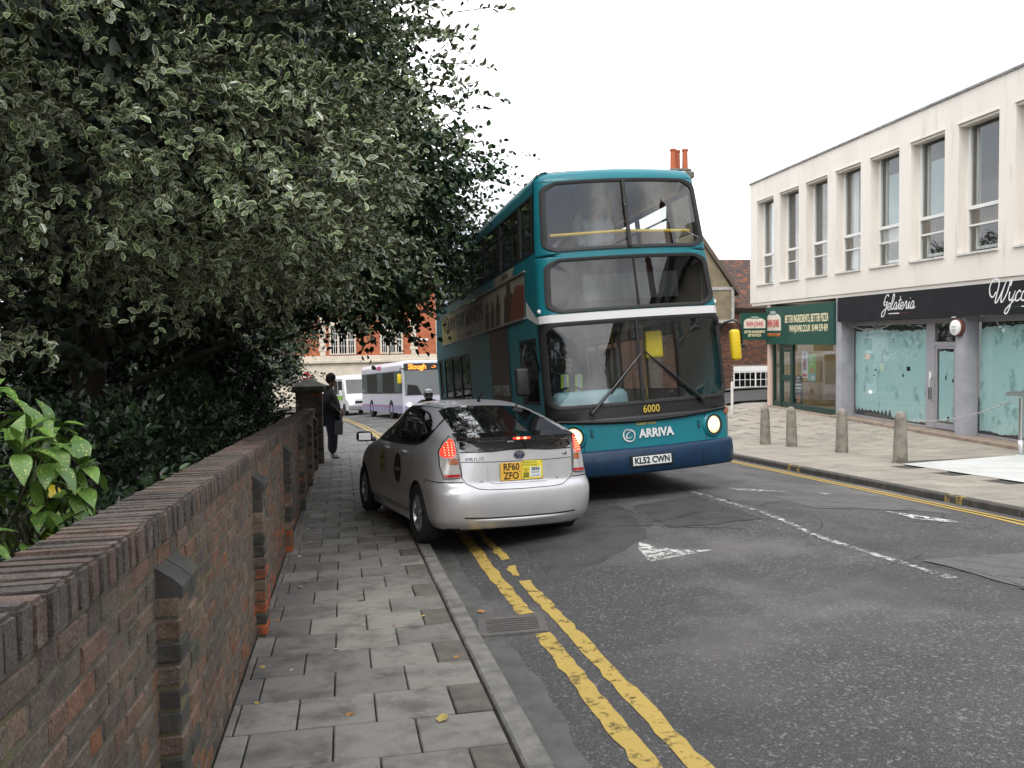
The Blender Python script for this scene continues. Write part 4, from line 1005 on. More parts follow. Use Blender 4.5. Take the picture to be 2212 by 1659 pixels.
# ------------------------------------------------------------------ street behind the camera (it mirrors in the windscreens)
M_hw = [mat('house_render_%d' % i, c, .9, c2=tuple(k*.85 for k in c), nscale=1, coord='pos') for i, c in enumerate([(.45, .40, .33), (.34, .30, .27), (.52, .48, .42)])]
HL = ['cream rendered terrace house uphill beside the white shops', 'brown rendered terrace house second uphill from the white shops', 'pale rendered terrace house third uphill from the white shops']
HL += ['cream rendered terrace house fourth uphill from the white shops', 'brown rendered terrace house fifth uphill from the white shops', 'pale rendered terrace house sixth uphill from the white shops', 'cream rendered terrace house at the top of the street']
M_hw += M_hw+M_hw
for i in range(7):
    yy = 6.6-7.0*i; h = empty('terrace_house', (13.2-.05*i*7, yy-7.05, plane(yy)), (0, 0, 0), HL[i], 'house')
    MB().box(0, 7, .03, 7.02, -.6, 7.0).build('wall', M_hw[i], h)
    b = MB(); b.prism([(-.3, .0, 7.0), (3.5, .0, 9.8), (7.3, .0, 7.0)], (0, 7.03, 0)); b.build('roof', TL[2], h)
    b = MB(); b.box(3.0, 4.0, 6.0, 6.8, 9.0, 11.2); b.build('chimney', CB[0], h)
    for (z0, z1) in ((.9, 2.6), (4.2, 5.9)):
        for y0 in (.8, 3.0, 5.2):
            wn = MB().box(-.05, .0, y0, y0+1.0, z0, z1).build('window', M_wframe, h); MB().box(-.06, -.051, y0+.08, y0+.92, z0+.08, z1-.08).build('pane', M_glass_d, wn)
# ------------------------------------------------------------------ shared vehicle pieces
M_tyre = mat('tyre', (.016, .016, .017), .85, bump=(60, .2, .004)); M_rim = mat('alloy', (.46, .46, .47), .35, .8); M_hub = mat('hub_dark', (.05, .05, .05), .5)
M_gask = mat('gasket', (.016, .016, .017), .6); M_blk = mat('black_trim', (.015, .015, .016), .4); M_und = mat('underbody', (.012, .012, .012), .9)
M_tint = glass('tinted_glass', (.26, .28, .28), boost=1.7); M_clear = glass('vehicle_glass', (.82, .86, .86), boost=1.9); M_side = glass('bus_side_glass', (.58, .62, .60), boost=1.2)
M_ledr = mat('brake_led', (.9, .05, .03), .3, emit=(1, .03, .02), estr=1.3); M_lensr = mat('lens_red', (.45, .012, .015), .15, coat=1); M_lensc = mat('lens_clear', (.55, .52, .50), .15, .2, coat=1)
M_ledh = mat('brake_hot', (1, .3, .1), .3, emit=(1, .16, .08), estr=5.0)
M_amb = mat('lens_amber', (.40, .13, .05), .2, coat=1)
M_plw = mat('plate_white', (.72, .76, .76), .4); M_ply = mat('plate_yellow', (.80, .46, .06), .4); M_ply2 = mat('licence_yellow', (.80, .66, .06), .4); M_plt = mat('plate_text', (.01, .01, .01), .5)
M_chr = mat('chrome', (.75, .75, .76), .15, 1.0)
def wheel(parent, loc, r, w_, rimr, side=1, spokes=7, nm='wheel', rimm=None):
    """axis along local x, outer face towards side*x"""
    o = empty(nm, loc, parent=parent); h = w_/2
    b = MB(); b.lathe([(rimr, -h*.9), (r*.93, -h), (r, -h*.72), (r, h*.72), (r*.93, h), (rimr, h*.9), (rimr*.97, h*.5), (rimr*.97, -h*.9), (rimr, -h*.9)], 32, 'x', cap=False); b.build('tyre', M_tyre, o, **SM)
    b = MB(); s_ = side
    b.lathe([(rimr*.99, s_*h*.82), (rimr*.9, s_*h*.86), (rimr*.86, s_*h*.55)], 32, 'x', cap=False)
    for k in range(spokes):
        a = 2*math.pi*k/spokes
        for d in (-.10, .10):
            ca, sa = math.cos(a+d), math.sin(a+d); c2_, s2_ = math.cos(a+d*.6), math.sin(a+d*.6); t_ = .018 if r < .4 else .03; nx_, ny_ = -s2_, c2_
            pts = [(s_*h*.80, ca*rimr*.9+nx_*t_, sa*rimr*.9+ny_*t_), (s_*h*.80, ca*rimr*.9-nx_*t_, sa*rimr*.9-ny_*t_), (s_*h*.70, c2_*rimr*.2-nx_*t_*.7, s2_*rimr*.2-ny_*t_*.7), (s_*h*.70, c2_*rimr*.2+nx_*t_*.7, s2_*rimr*.2+ny_*t_*.7)]
            b.prism(pts, (-s_*.025, 0, 0))
    b.lathe([(rimr*.24, s_*h*.5), (rimr*.24, s_*h*.74), (rimr*.18, s_*h*.8), (.0001, s_*h*.8)], 20, 'x')
    b.build('rim', rimm or M_rim, o, smooth=True, angle=R(30))
    b = MB(); b.lathe([(rimr*.9, s_*h*.30), (.0001, s_*h*.28)], 24, 'x'); b.build('brake_disc', M_hub, o)
    return o
def ringbody(levels, n=56, ER=.46, EF=.95):
    """closed body from horizontal rings: (z, rear y, front y, half width, corner power)"""
    b = MB(); ls = []; nr = n//3; nf = n//3; ns = (n-nr-nf)//2
    for (z, yr, yf, hw, pw) in levels:
        l = []; er = min(ER, (yf-yr)*.34); ef = min(EF, (yf-yr)*.42)
        for j in range(nr):                                    # rear end, from +x to -x
            a = math.pi*(j+.0)/(nr-1); c_, s_ = math.cos(a), math.sin(a)
            l.append((hw*math.copysign(abs(c_)**(2/pw), c_), yr+er - er*abs(s_)**(2/pw), z))
        for j in range(ns): l.append((-hw, yr+er+(yf-ef-yr-er)*(j+1)/(ns+1), z))
        for j in range(nf):
            a = math.pi - math.pi*j/(nf-1); c_, s_ = math.cos(a), math.sin(a); q = 2/2.6
            l.append((hw*math.copysign(abs(c_)**q, c_), yf-ef + ef*abs(s_)**q, z))
        for j in range(ns): l.append((hw, yf-ef-(yf-ef-yr-er)*(j+1)/(ns+1), z))
        ls.append(l)
    b.loops(ls, fill=True); b.f.append(list(range(len(ls[0])))[::-1]); b.m.append(0)
    return b
def interp(keys, zs):
    ks = np.array(keys, float); out_ = []
    for z in zs: out_.append([z] + [float(np.interp(z, ks[:, 0], ks[:, i])) for i in range(1, ks.shape[1])])
    return out_
class Proj:
    """drops shapes on a body surface by ray casting in its local space"""
    def __init__(s, me): s.t = BVHTree.FromPolygons([v.co[:] for v in me.vertices], [list(p.vertices) for p in me.polygons])
    def hit(s, p, axis, off):
        d = {'x': Vector((1, 0, 0)), '-x': Vector((-1, 0, 0)), 'y': Vector((0, 1, 0)), '-y': Vector((0, -1, 0)), '-z': Vector((0, 0, -1))}[axis]
        o = Vector(p) - d*4
        loc, nrm, i, dist = s.t.ray_cast(o, d)
        if loc is None: return None
        if nrm.dot(d) > 0: nrm = -nrm
        return loc + nrm*off
    def patch(s, pts, axis, off=.004, rings=6, sub=5, mk=None):
        """filled outline (2d pts) projected along axis; 2d = (y,z) for x axes, (x,z) for y axes, (x,y) for -z"""
        mk = mk or ((lambda q: (0, q[0], q[1])) if 'x' in axis else (lambda q: (q[0], 2.2, q[1])) if 'y' in axis else (lambda q: (q[0], q[1], 1.0)))
        n = len(pts); fine = []
        for i in range(n):
            a, c = pts[i], pts[(i+1) % n]
            for k in range(sub): fine.append((a[0]+(c[0]-a[0])*k/sub, a[1]+(c[1]-a[1])*k/sub))
        cx = sum(q[0] for q in fine)/len(fine); cz = sum(q[1] for q in fine)/len(fine); ls = []
        for r_ in range(rings+1):
            t = 1-r_/(rings+.4); l = []
            for q in fine:
                h = s.hit(mk((cx+(q[0]-cx)*t, cz+(q[1]-cz)*t)), axis, off)
                if h is None: h = l[-1] if l else Vector(mk((cx+(q[0]-cx)*t, cz+(q[1]-cz)*t)))
                l.append(h[:])
            ls.append(l)
        b = MB(); b.loops(ls, fill=True); return b
    def line(s, pts, axis, wd=.005, off=.002, step=.03):
        """thin ribbon along a 2d polyline"""
        mk = (lambda q: (0, q[0], q[1])) if 'x' in axis else (lambda q: (q[0], 2.2, q[1])) if 'y' in axis else (lambda q: (q[0], q[1], 1.0))
        P = []
        for i in range(len(pts)-1):
            a, c = pts[i], pts[i+1]; ln = math.hypot(c[0]-a[0], c[1]-a[1]); m = max(1, int(ln/step))
            for k in range(m + (1 if i == len(pts)-2 else 0)): P.append((a[0]+(c[0]-a[0])*k/m, a[1]+(c[1]-a[1])*k/m))
        L_ = []; R_ = []; n = len(P)
        for i, q in enumerate(P):
            a, c = P[max(0, i-1)], P[min(n-1, i+1)]; dx, dz = c[0]-a[0], c[1]-a[1]; l = math.hypot(dx, dz) or 1
            u = (-dz/l*wd/2, dx/l*wd/2)
            h1, h2 = s.hit(mk((q[0]+u[0], q[1]+u[1])), axis, off), s.hit(mk((q[0]-u[0], q[1]-u[1])), axis, off)
            if h1 is None or h2 is None: continue
            L_.append(h1[:]); R_.append(h2[:])
        b = MB()
        if len(L_) > 1: b.add([p for pr in zip(L_, R_) for p in pr], [(2*i, 2*i+1, 2*i+3, 2*i+2) for i in range(len(L_)-1)])
        return b
def smoothpoly(pts, it=2):
    """Chaikin corner cutting, closed"""
    for _ in range(it):
        q = []; n = len(pts)
        for i in range(n):
            a, c = pts[i], pts[(i+1) % n]
            q += [(a[0]*.75+c[0]*.25, a[1]*.75+c[1]*.25), (a[0]*.25+c[0]*.75, a[1]*.25+c[1]*.75)]
        pts = q
    return pts

def car_body(root, paint, keys, zs, arches, n=72, lvl=1, arch_r=.345, extra=None):
    b = ringbody(interp(keys, zs), n=n)
    o = b.build('body', [paint, M_und], root, fix=True)
    for v in o.data.vertices:                      # tuck: waist crease and tumble at the nose and tail
        if extra: v.co = Vector(extra(*v.co))
    md = o.modifiers.new('s', 'SUBSURF'); md.levels = lvl; md.render_levels = lvl
    applied(o)
    pr = Proj(o.data)
    cut = MB(); cut.mi = 0
    for (yy, zz) in arches: cut.lathe([(arch_r, -1.2), (arch_r, 1.2)], 36, 'x', (0, yy, zz))
    co = cut.build('cut', [M_und], root, fix=True)
    # keep the middle of the floor: two short cutters instead of one through the whole car
    me = co.data
    md = o.modifiers.new('b', 'BOOLEAN'); md.operation = 'DIFFERENCE'; md.object = co; md.solver = 'EXACT'
    bpy.context.view_layer.update()
    applied(o); bpy.data.objects.remove(co)
    me = o.data; names = [m.name if m else '' for m in me.materials]
    for p in me.polygons:
        c = p.center
        for (yy, zz) in arches:
            if abs(math.hypot(c.y-yy, c.z-zz)-arch_r) < .012 and abs(p.normal.x) < .25: p.material_index = 1
        if p.normal.z < -.8 and c.z < .3: p.material_index = 1
    me.polygons.foreach_set('use_smooth', [True]*len(me.polygons)); me.set_sharp_from_angle(angle=R(32))
    return o, pr

# ------------------------------------------------------------------ silver hatchback taxi
M_silver_p = mat('silver_paint', (.63, .63, .645), .34, .50, coat=.6, c2=(.58, .58, .59), nscale=3)
M_glossb = mat('rear_glass_black', (.006, .006, .007), .03, coat=1.0, spec=.9)
M_carglass = glass('car_glass', (.16, .18, .18), boost=1.6)
taxi = empty('taxi_car', (1.738, 8.252, -.441), (-.054, R(1.15), R(10.3)), 'silver hatchback taxi with lit brake lights half mounted on the pavement', 'car')
K = [  # z, rear, front, half width, corner power of the tail
    (.185, .16, 4.30, .76, 3.4), (.215, .10, 4.37, .80, 3.6), (.30, .035, 4.43, .845, 3.8), (.45, .005, 4.46, .868, 3.9), (.58, .008, 4.44, .872, 3.9), (.62, .02, 4.43, .872, 3.9), (.66, .070, 4.41, .872, 3.9),
    (.78, .080, 4.26, .870, 3.8), (.88, .088, 4.02, .862, 3.7), (.95, .094, 3.72, .850, 3.6), (1.00, .098, 3.46, .833, 3.5), (1.06, .095, 3.32, .808, 3.4), (1.12, .085, 3.20, .782, 3.3), (1.15, .18, 3.12, .768, 3.2),
    (1.20, .36, 2.98, .740, 3.0), (1.30, .74, 2.75, .690, 2.9), (1.39, 1.12, 2.52, .635, 2.8), (1.44, 1.42, 2.33, .575, 2.7), (1.475, 1.68, 2.15, .45, 2.5), (1.49, 1.82, 2.03, .22, 2.2)]
ZS = [.185, .215, .25, .30, .37, .45, .53, .60, .645, .67, .70, .74, .78, .83, .88, .92, .96, 1.0, 1.04, 1.08, 1.12, 1.135, 1.15, 1.2, 1.25, 1.3, 1.345, 1.39, 1.42, 1.44, 1.46, 1.475, 1.485, 1.49]
def tuck(x, y, z):
    # rear face bows with x; the shoulders draw in towards the tail lamps
    if y < .6:
        k = (1-y/.6); x *= 1 - .085*k*max(0, min(1, (z-.60)/.35))
    if y > 3.6: x *= 1-.05*(y-3.6)
    return (x, y, z)
body, pr = car_body(taxi, M_silver_p, K, ZS, [(.86, .315), (3.56, .315)], extra=tuck)
mirr = lambda pts: [(-x, z) for x, z in pts][::-1]
# hatch glass over the tail (seen from above/behind), spoiler lip, lower glass
hg = smoothpoly([(-.62, .15), (.62, .15), (.585, .50), (.545, .95), (.50, 1.26), (.0, 1.32), (-.50, 1.26), (-.545, .95), (-.585, .50)], 1)
pr.patch(hg, '-z', .004, 10, 6, mk=lambda q: (q[0], q[1], 1.5)).build('rear_window', M_glossb, taxi, smooth=True)
lw_ = smoothpoly([(-.605, 1.12), (-.608, .985), (-.3, .985), (-.1, 1.0), (.1, 1.0), (.3, .985), (.608, .985), (.605, 1.12)], 1)
pr.patch(lw_, 'y', .004, 5, 5).build('lower_rear_window', M_glossb, taxi, smooth=True)
b = MB(); N = 24; P = []
for i in range(N+1):
    x = -.635+1.27*i/N; q = pr.hit((x, 2.2, 1.115), 'y', 0); yb = q.y if q else .1
    P += [(x, yb-.050, 1.100), (x, yb-.055, 1.132), (x, yb+.12, 1.170), (x, yb+.05, 1.09)]
b.add(P, [f for i in range(N) for f in ((4*i, 4*i+4, 4*i+5, 4*i+1), (4*i+1, 4*i+5, 4*i+6, 4*i+2), (4*i+3, 4*i+7, 4*i+4, 4*i))] + [(0, 1, 2, 3), (4*N+3, 4*N+2, 4*N+1, 4*N)])
sp = b.build('spoiler', M_glossb, taxi, smooth=True, angle=R(40))
MB().cbox(-.105, .105, .012, .035, 1.100, 1.127, .003).build('high_brake_light', M_blk, taxi)
for i in range(5): MB().box(-.092+i*.038, -.060+i*.038, .0085, .013, 1.104, 1.123).build('led', M_ledh if i % 2 else M_ledr, taxi)
# tail lamps
TLp = [(-.675, 1.135), (-.640, 1.10), (-.628, .95), (-.605, .735), (-.765, .725), (-.785, .85), (-.775, .99), (-.725, 1.09)]
for s in (1, -1):
    f = (lambda q: q) if s == 1 else mirr
    lamp = pr.patch(smoothpoly(f(TLp), 1), 'y', .010, 6, 4).build('tail_lamp', M_lensc, taxi, smooth=True)
    red = [(-.672, 1.12), (-.648, 1.09), (-.638, .935), (-.772, .935), (-.760, 1.01), (-.715, 1.08)]
    pr.patch(smoothpoly(f(red), 1), 'y', .013, 5, 4).build('brake_lens', M_ledr, lamp, smooth=True)
    amb = [(-.66, .925), (-.632, .925), (-.626, .865), (-.71, .865), (-.71, .925)]
    pr.patch(f(amb), 'y', .0135, 3, 3).build('indicator_lens', M_amb, lamp, smooth=True)
    bot = [(-.616, .772), (-.612, .745), (-.756, .738), (-.764, .768)]
    pr.patch(f(bot), 'y', .0135, 3, 3).build('reflector', M_lensr, lamp, smooth=True)
    b = MB()
    for cx in (-.668, -.698, -.728):
        for cz in (.955, .980, 1.005, 1.030, 1.055, 1.080):
            if cx < -.7 and cz > 1.04: continue
            q = pr.hit((s*cx, 2.2, cz), 'y', .017)
            if q: b.lathe([(.0065, .0), (.005, -.004), (.0001, -.005)], 8, 'y', q)
    b.build('leds', M_ledh, lamp)
    rim_l = f(TLp); pr.line(rim_l+[rim_l[0]], 'y', .007, .012).build('lamp_rim', M_blk, lamp)
# tailgate panel lines
pr.line([(-.60, .73), (-.57, .68), (-.46, .625), (-.36, .612), (0, .605), (.36, .612), (.46, .625), (.57, .68), (.60, .73)], 'y', .006, .003).build('panel_gap', M_gask, taxi)
pr.line([(-.605, .888), (-.3, .880), (.3, .880), (.605, .888)], 'y', .006, .003).build('panel_gap', M_gask, taxi)
pr.line([(-.605, .985), (-.3, .983), (-.1, .998), (.1, .998), (.3, .983), (.605, .985)], 'y', .010, .005).build('panel_gap', M_gask, taxi)
pr.line([(-.60, .74), (-.618, .98), (-.62, 1.12)], 'y', .006, .003).build('panel_gap', M_gask, taxi); pr.line([(.60, .74), (.618, .98), (.62, 1.12)], 'y', .006, .003).build('panel_gap', M_gask, taxi)
pr.line([(-.345, .87), (-.325, .70), (-.29, .672), (.29, .672), (.325, .70), (.345, .87)], 'y', .016, .006).build('recess_edge', M_silver_p, taxi)
# bumper crease: dark groove and bright lip
pr.line([(-.60, .345), (-.35, .332), (0, .328), (.35, .332), (.60, .345)], 'y', .014, .003).build('bumper_groove', M_gask, taxi)
b = MB(); P = []
for i in range(31):
    x = -.62+1.24*i/30; q = pr.hit((x, 2.2, .30), 'y', 0); t = 1-(x/.62)**2
    P += [(x, q.y-.002, .336-.012*t), (x, q.y-.002-.026*t, .322-.018*t), (x, q.y+.012, .304-.035*t)]
b.add(P, [f for i in range(30) for f in ((3*i, 3*i+3, 3*i+4, 3*i+1), (3*i+1, 3*i+4, 3*i+5, 3*i+2))]); b.build('bumper_lip', M_silver_p, taxi, smooth=True)
# badges
q = pr.hit((0, 2.2, .94), 'y', .004)
bdg = empty('badge', (0, q.y, .942), parent=taxi)
def ellring(rx, rz, t, y, mm, cz=0, nm='ring'):
    b = MB(); n = 28; b.loops([[((rx-t*k)*math.cos(2*math.pi*i/n), y-d, cz+(rz-t*k)*math.sin(2*math.pi*i/n)) for i in range(n)] for k, d in ((0, 0), (0, .006), (1, .006), (1, 0))]); return b.build(nm, mm, bdg, **SM)
b = MB(); b.poly([(.060*math.cos(2*math.pi*i/24), -.002, .042*math.sin(2*math.pi*i/24)) for i in range(24)]); b.build('badge_field', mat('badge_blue', (.02, .035, .11), .3), bdg)
ellring(.063, .045, .008, 0, M_chr); ellring(.044, .014, .007, -.002, M_chr, .014); ellring(.015, .033, .006, -.003, M_chr, .0)
q = pr.hit((-.47, 2.2, .912), 'y', .003)
text('lettering', 'PRIUS', .055, M_chr, taxi, (-.47, q.y, .912), (R(90), 0, R(-4)), .003, sx=1.4)
q = pr.hit((.52, 2.2, .93), 'y', .003)
MB().cbox(.48, .54, q.y-.004, q.y+.002, .918, .942, .003).build('badge', M_chr, taxi)
MB().cbox(.526, .543, q.y-.006, q.y-.0045, .92, .95, .001).build('badge', mat('badge_blue2', (.05, .09, .2), .3), taxi)
# plates
q = pr.hit((0, 2.2, .76), 'y', .006); yp = min(q.y, pr.hit((0, 2.2, .69), 'y', .006).y)-.004
MB().cbox(-.215, .012, yp-.004, yp+.004, .688, .868, .003).build('number_plate', M_ply, taxi)
text('lettering', 'RF60', .098, M_plt, taxi, (-.10, yp-.006, .822), (R(90), 0, 0), .001, sx=.86, bold=.0015); text('lettering', 'ZFO', .098, M_plt, taxi, (-.10, yp-.006, .734), (R(90), 0, 0), .001, sx=.86, bold=.0015)
MB().cbox(.014, .245, yp-.006, yp+.003, .692, .880, .003).build('licence_plate', M_ply2, taxi)
MB().box(.10, .222, yp-.008, yp-.0065, .712, .816).build('licence_label', M_plw, taxi)
text('lettering', '2836', .046, M_plt, taxi, (.161, yp-.010, .795), (R(90), 0, 0), .001, bold=.0008)
text('lettering', 'RF60 ZFO', .019, M_plt, taxi, (.161, yp-.010, .760), (R(90), 0, 0), .0005); text('lettering', '31 Mar 2019', .018, M_plt, taxi, (.161, yp-.010, .728), (R(90), 0, 0), .0005)
M_grnt = mat('licence_print', (.10, .22, .05), .5)
text('lettering', 'Aylesbury Vale', .026, M_grnt, taxi, (.10, yp-.008, .865), (R(90), 0, 0), .0005); text('lettering', 'District Council', .026, M_grnt, taxi, (.10, yp-.008, .838), (R(90), 0, 0), .0005)
text('lettering', 'PRIVATE', .018, M_plt, taxi, (.058, yp-.008, .795), (R(90), 0, 0), .0005); text('lettering', 'HIRE', .018, M_plt, taxi, (.058, yp-.008, .775), (R(90), 0, 0), .0005)
b = MB()
for i in range(3): b.box(.030, .092, yp-.0075, yp-.0062, .712+i*.018, .723+i*.018)
b.build('licence_print', M_plt, taxi)
for (x, z) in ((-.18, .778), (-.01, .778), (.028, .868), (.232, .868), (.028, .704), (.232, .704)):
    b = MB(); b.lathe([(.006, 0), (.005, -.004), (.0001, -.004)], 8, 'y', (x, yp-.0065, z)); b.build('bolt', M_plt, taxi)
# windscreen wiper, aerial, rear wiper
b = MB(); b.tube([(0, 1.30, 1.475), (0, 1.27, 1.52), (.05, 1.18, 1.60), ], [.022, .012, .004], 8); b.build('aerial', M_blk, taxi)
b = MB(); q = pr.hit((.02, 2.2, 1.09), 'y', .01); q2 = pr.hit((.07, 2.2, 1.0), 'y', .01); b.tube([q, (q+q2)/2+Vector((.02, -.004, 0)), q2], .005, 6); b.build('rear_wiper', M_blk, taxi)
b = MB(); q = pr.hit((-.10, 2.2, 1.085), 'y', .012); b.cbox(q.x-.04, q.x+.04, q.y-.02, q.y+.01, 1.07, 1.095, .006); b.build('rear_wiper_hub', M_chr, taxi)
# sides: windows, door gaps, handles, mirror, stickers
for s, ax in ((-1, 'x'), (1, '-x')):
    front = smoothpoly([(1.95, 1.03), (1.98, 1.40), (2.42, 1.34), (2.98, 1.12), (3.12, 1.02)], 2)
    rear_ = smoothpoly([(1.86, 1.03), (1.88, 1.405), (1.50, 1.405), (1.12, 1.33), (1.04, 1.10), (1.10, 1.04)], 2)
    quart = smoothpoly([(.98, 1.31), (1.05, 1.25), (1.00, 1.10), (.90, 1.05), (.76, 1.09), (.66, 1.155), (.72, 1.22)], 2)
    surr = smoothpoly([(.60, 1.14), (.76, 1.06), (1.1, 1.005), (3.18, .995), (3.02, 1.16), (2.45, 1.385), (1.95, 1.432), (1.45, 1.432), (1.0, 1.36), (.62, 1.22)], 2)
    pr.patch(surr, ax, .003, 6, 4).build('window_surround', M_blk, taxi, smooth=True)
    for w_ in (front, rear_, quart): pr.patch(w_, ax, .007, 5, 4).build('side_window', M_glossb, taxi, smooth=True)
    pr.line([(1.90, 1.02), (1.90, .45), (1.86, .30)], ax, .006).build('door_gap', M_gask, taxi)
    pr.line([(3.02, .98), (3.02, .60), (2.98, .30), (1.25, .30)], ax, .006).build('door_gap', M_gask, taxi)
    pr.line([(1.06, 1.02), (1.03, .85), (1.16, .62), (1.24, .45), (1.25, .30)], ax, .006).build('door_gap', M_gask, taxi)
    pr.line([(.08, .69), (.50, .70), (.56, .66)], ax, .010).build('bumper_gap', M_gask, taxi)
    for yy in (1.30, 2.12):
        h1, h2, h3 = (pr.hit((0, yy, .93), ax, .006), pr.hit((0, yy+.08, .932), ax, .035), pr.hit((0, yy+.18, .93), ax, .006))
        b = MB(); b.tube([h1, h2, h3], [.012, .016, .012], 8); b.build('door_handle', M_silver_p, taxi, smooth=True)
    b = MB(); b.rbox(-.10, .10, -.045, .075, -.065, .065, .04, 3)
    b.build('door_mirror', M_blk, taxi, loc=(s*.965, 3.02, 1.03), rot=(0, 0, s*.1), **SM)
    MB().quad((-.075, -.047, -.045), (.075, -.047, -.045), (.075, -.047, .045), (-.075, -.047, .045)).build('mirror_glass', M_chr, taxi, loc=(s*.965, 3.02, 1.03), rot=(0, 0, s*.1))
    b = MB(); b.tube([(s*.82, 3.02, .985), (s*.95, 3.02, 1.0)], .025, 8); b.build('mirror_arm', M_blk, taxi)
    for yy in (.86, 3.56): wheel(taxi, (s*.775, yy, .315), .315, .195, .205, s, 7 if yy < 2 else 7)
    MB().rbox(s*.80-.03, s*.80+.03, 1.25, 3.15, .175, .26, .02, 2).build('sill', M_silver_p, taxi, smooth=True)
ell = lambda cy_, cz_, ry, rz: [(cy_+ry*math.cos(2*math.pi*i/20), cz_+rz*math.sin(2*math.pi*i/20)) for i in range(20)]
st = pr.patch(ell(2.42, .75, .13, .15), 'x', .004, 3, 2).build('door_sticker', mat('sticker_yellow', (.34, .30, .05), .5), taxi, smooth=True)
st.data.polygons.foreach_set('use_smooth', [True]*len(st.data.polygons))
M_stk = mat('sticker_black', (.015, .012, .012), .5); M_stt = mat('sticker_grey', (.3, .3, .3), .5)
pr.patch(ell(1.66, .73, .16, .17), 'x', .004, 3, 2).build('door_sticker', M_stk, taxi, smooth=True)
pr.line([(1.56, .72), (1.76, .72)], 'x', .035, .006).build('sticker_print', M_stt, taxi)
for dz in (.05, -.06): b = pr.line([(2.36, .75+dz), (2.48, .75+dz)], 'x', .03, .006); b.build('sticker_print', M_stk, taxi)
fl = ell(.62, .86, .09, .10); pr.line(fl+[fl[0]], 'x', .006).build('fuel_flap', M_rim, taxi)
b = MB(); b.box(-.62, .62, .30, 4.1, .17, .30); b.build('floor_pan', M_und, taxi)
b = MB(); b.tube([(.35, .16, .23), (.35, .6, .25)], .03, 10); b.build('exhaust', M_darkmetal, taxi)
# ------------------------------------------------------------------ far white hatchback crossing at the bottom of the hill
M_wpaint = mat('white_paint_car', (.70, .71, .72), .3, coat=.6)
def simple_car(label, loc, rot, paint):
    c = empty('parked_car', loc, rot, label, 'car')
    bd, p2 = car_body(c, paint, K, ZS[::2], [(.86, .315), (3.56, .315)], n=48, lvl=0)
    for s, ax in ((-1, 'x'), (1, '-x')):
        for w_ in ([(1.95, 1.03), (1.98, 1.40), (2.42, 1.34), (3.05, 1.05)], [(1.86, 1.03), (1.88, 1.40), (1.30, 1.36), (.75, 1.10)]):
            p2.patch(smoothpoly(w_, 1), ax, .006, 3, 3).build('side_window', M_glossb, c, smooth=True)
        p2.line([(1.90, 1.02), (1.90, .32)], ax, .02).build('door_gap', M_gask, c)
        for yy in (.86, 3.56): wheel(c, (s*.775, yy, .315), .315, .195, .215, s, 7)
        b = MB(); b.rbox(-.10, .10, -.045, .075, -.065, .065, .04, 2); b.build('door_mirror', paint, c, loc=(s*.965, 3.02, 1.03))
        p2.patch([(s*.6, .62), (s*.82, .60), (s*.80, .72), (s*.62, .72)], '-y', .008, 3, 3, mk=lambda q: (q[0], 2.2, q[1])).build('headlamp', M_lensc, c)
    return c
simple_car('white hatchback crossing the far end of the street', (-3.65, 78.6, plane(78.6)-.06), (0, 0, R(-92)), M_wpaint)
# ------------------------------------------------------------------ double deck bus
M_teal = mat('bus_teal', (.012, .190, .235), .40, coat=.12, spec=.35, c2=(.011, .165, .205), nscale=2.5, c3=(.03, .14, .165), n3=7, ramp3=(.6, .85)); M_teald = mat('bus_teal_dark', (.006, .085, .105), .35, coat=.5); M_navy = mat('bus_navy', (.006, .026, .060), .42, coat=.1, spec=.35, c2=(.008, .035, .085), nscale=5)
M_bwhite = mat('bus_white', (.72, .72, .72), .35); M_yelrail = mat('rail_yellow', (.70, .46, .04), .4); M_mirry = mat('mirror_yellow', (.72, .52, .02), .4)
M_cabgrey = mat('cab_grey_blue', (.22, .36, .40), .6); M_inter = mat('bus_interior', (.60, .61, .62), .8); M_seat = mat('seat_moquette', (.06, .08, .12), .9, c2=(.10, .11, .14), nscale=30); M_blind_ = mat('blank_blind', (.42, .43, .41), .7, c2=(.34, .35, .33), nscale=2, scl=(1, 1, 60))
M_lit = mat('headlamp_lit', (1, .9, .7), .3, emit=(1, .78, .40), estr=.75); M_litc = mat('headlamp_core', (1, .95, .85), .3, emit=(1, .92, .75), estr=2.6); M_gold = mat('fleet_gold', (.70, .50, .06), .5)
BL = 9.5
bus = empty('double_deck_bus', (3.85, 10.25, -.331), (-.054, R(-2.81), R(2.1)), 'teal double deck bus with a navy bumper facing down the middle of the road', 'bus')
def b_hw(z):
    h = 1.25 if z < 2.2 else 1.25-.125*(z-2.2)/1.9
    if z > 4.10: t = min(1, (z-4.10)/.16); h -= .20*(1-math.sqrt(max(0, 1-t*t)))
    return h
def b_y0(z):
    y = 0. if z < 1.0 else .055*(z-1.0)/1.3 if z < 2.3 else .055+.19*(z-2.3)/1.8
    if z > 4.10: t = min(1, (z-4.10)/.16); y += .22*(1-math.sqrt(max(0, 1-t*t)))
    return y
CR, SA = .20, .86
def BF(s, z, off=0.):
    hw, y0 = b_hw(z), b_y0(z); sg = 1 if s >= 0 else -1; a_ = abs(s)
    if a_ <= SA:
        x = a_/SA*(hw-CR); y = y0+.13*(x/(hw-CR))**2; nx_, ny_ = .26*x/(hw-CR)/(hw-CR), -1.
    else:
        t = (a_-SA)/(1-SA)*math.pi/2; x = hw-CR+CR*math.sin(t); y = y0+.13+CR*(1-math.cos(t)); nx_, ny_ = math.sin(t)+.2*math.cos(t), -math.cos(t)
    l = math.hypot(nx_, ny_); x += nx_/l*off; y += ny_/l*off
    return (sg*x, y, z)
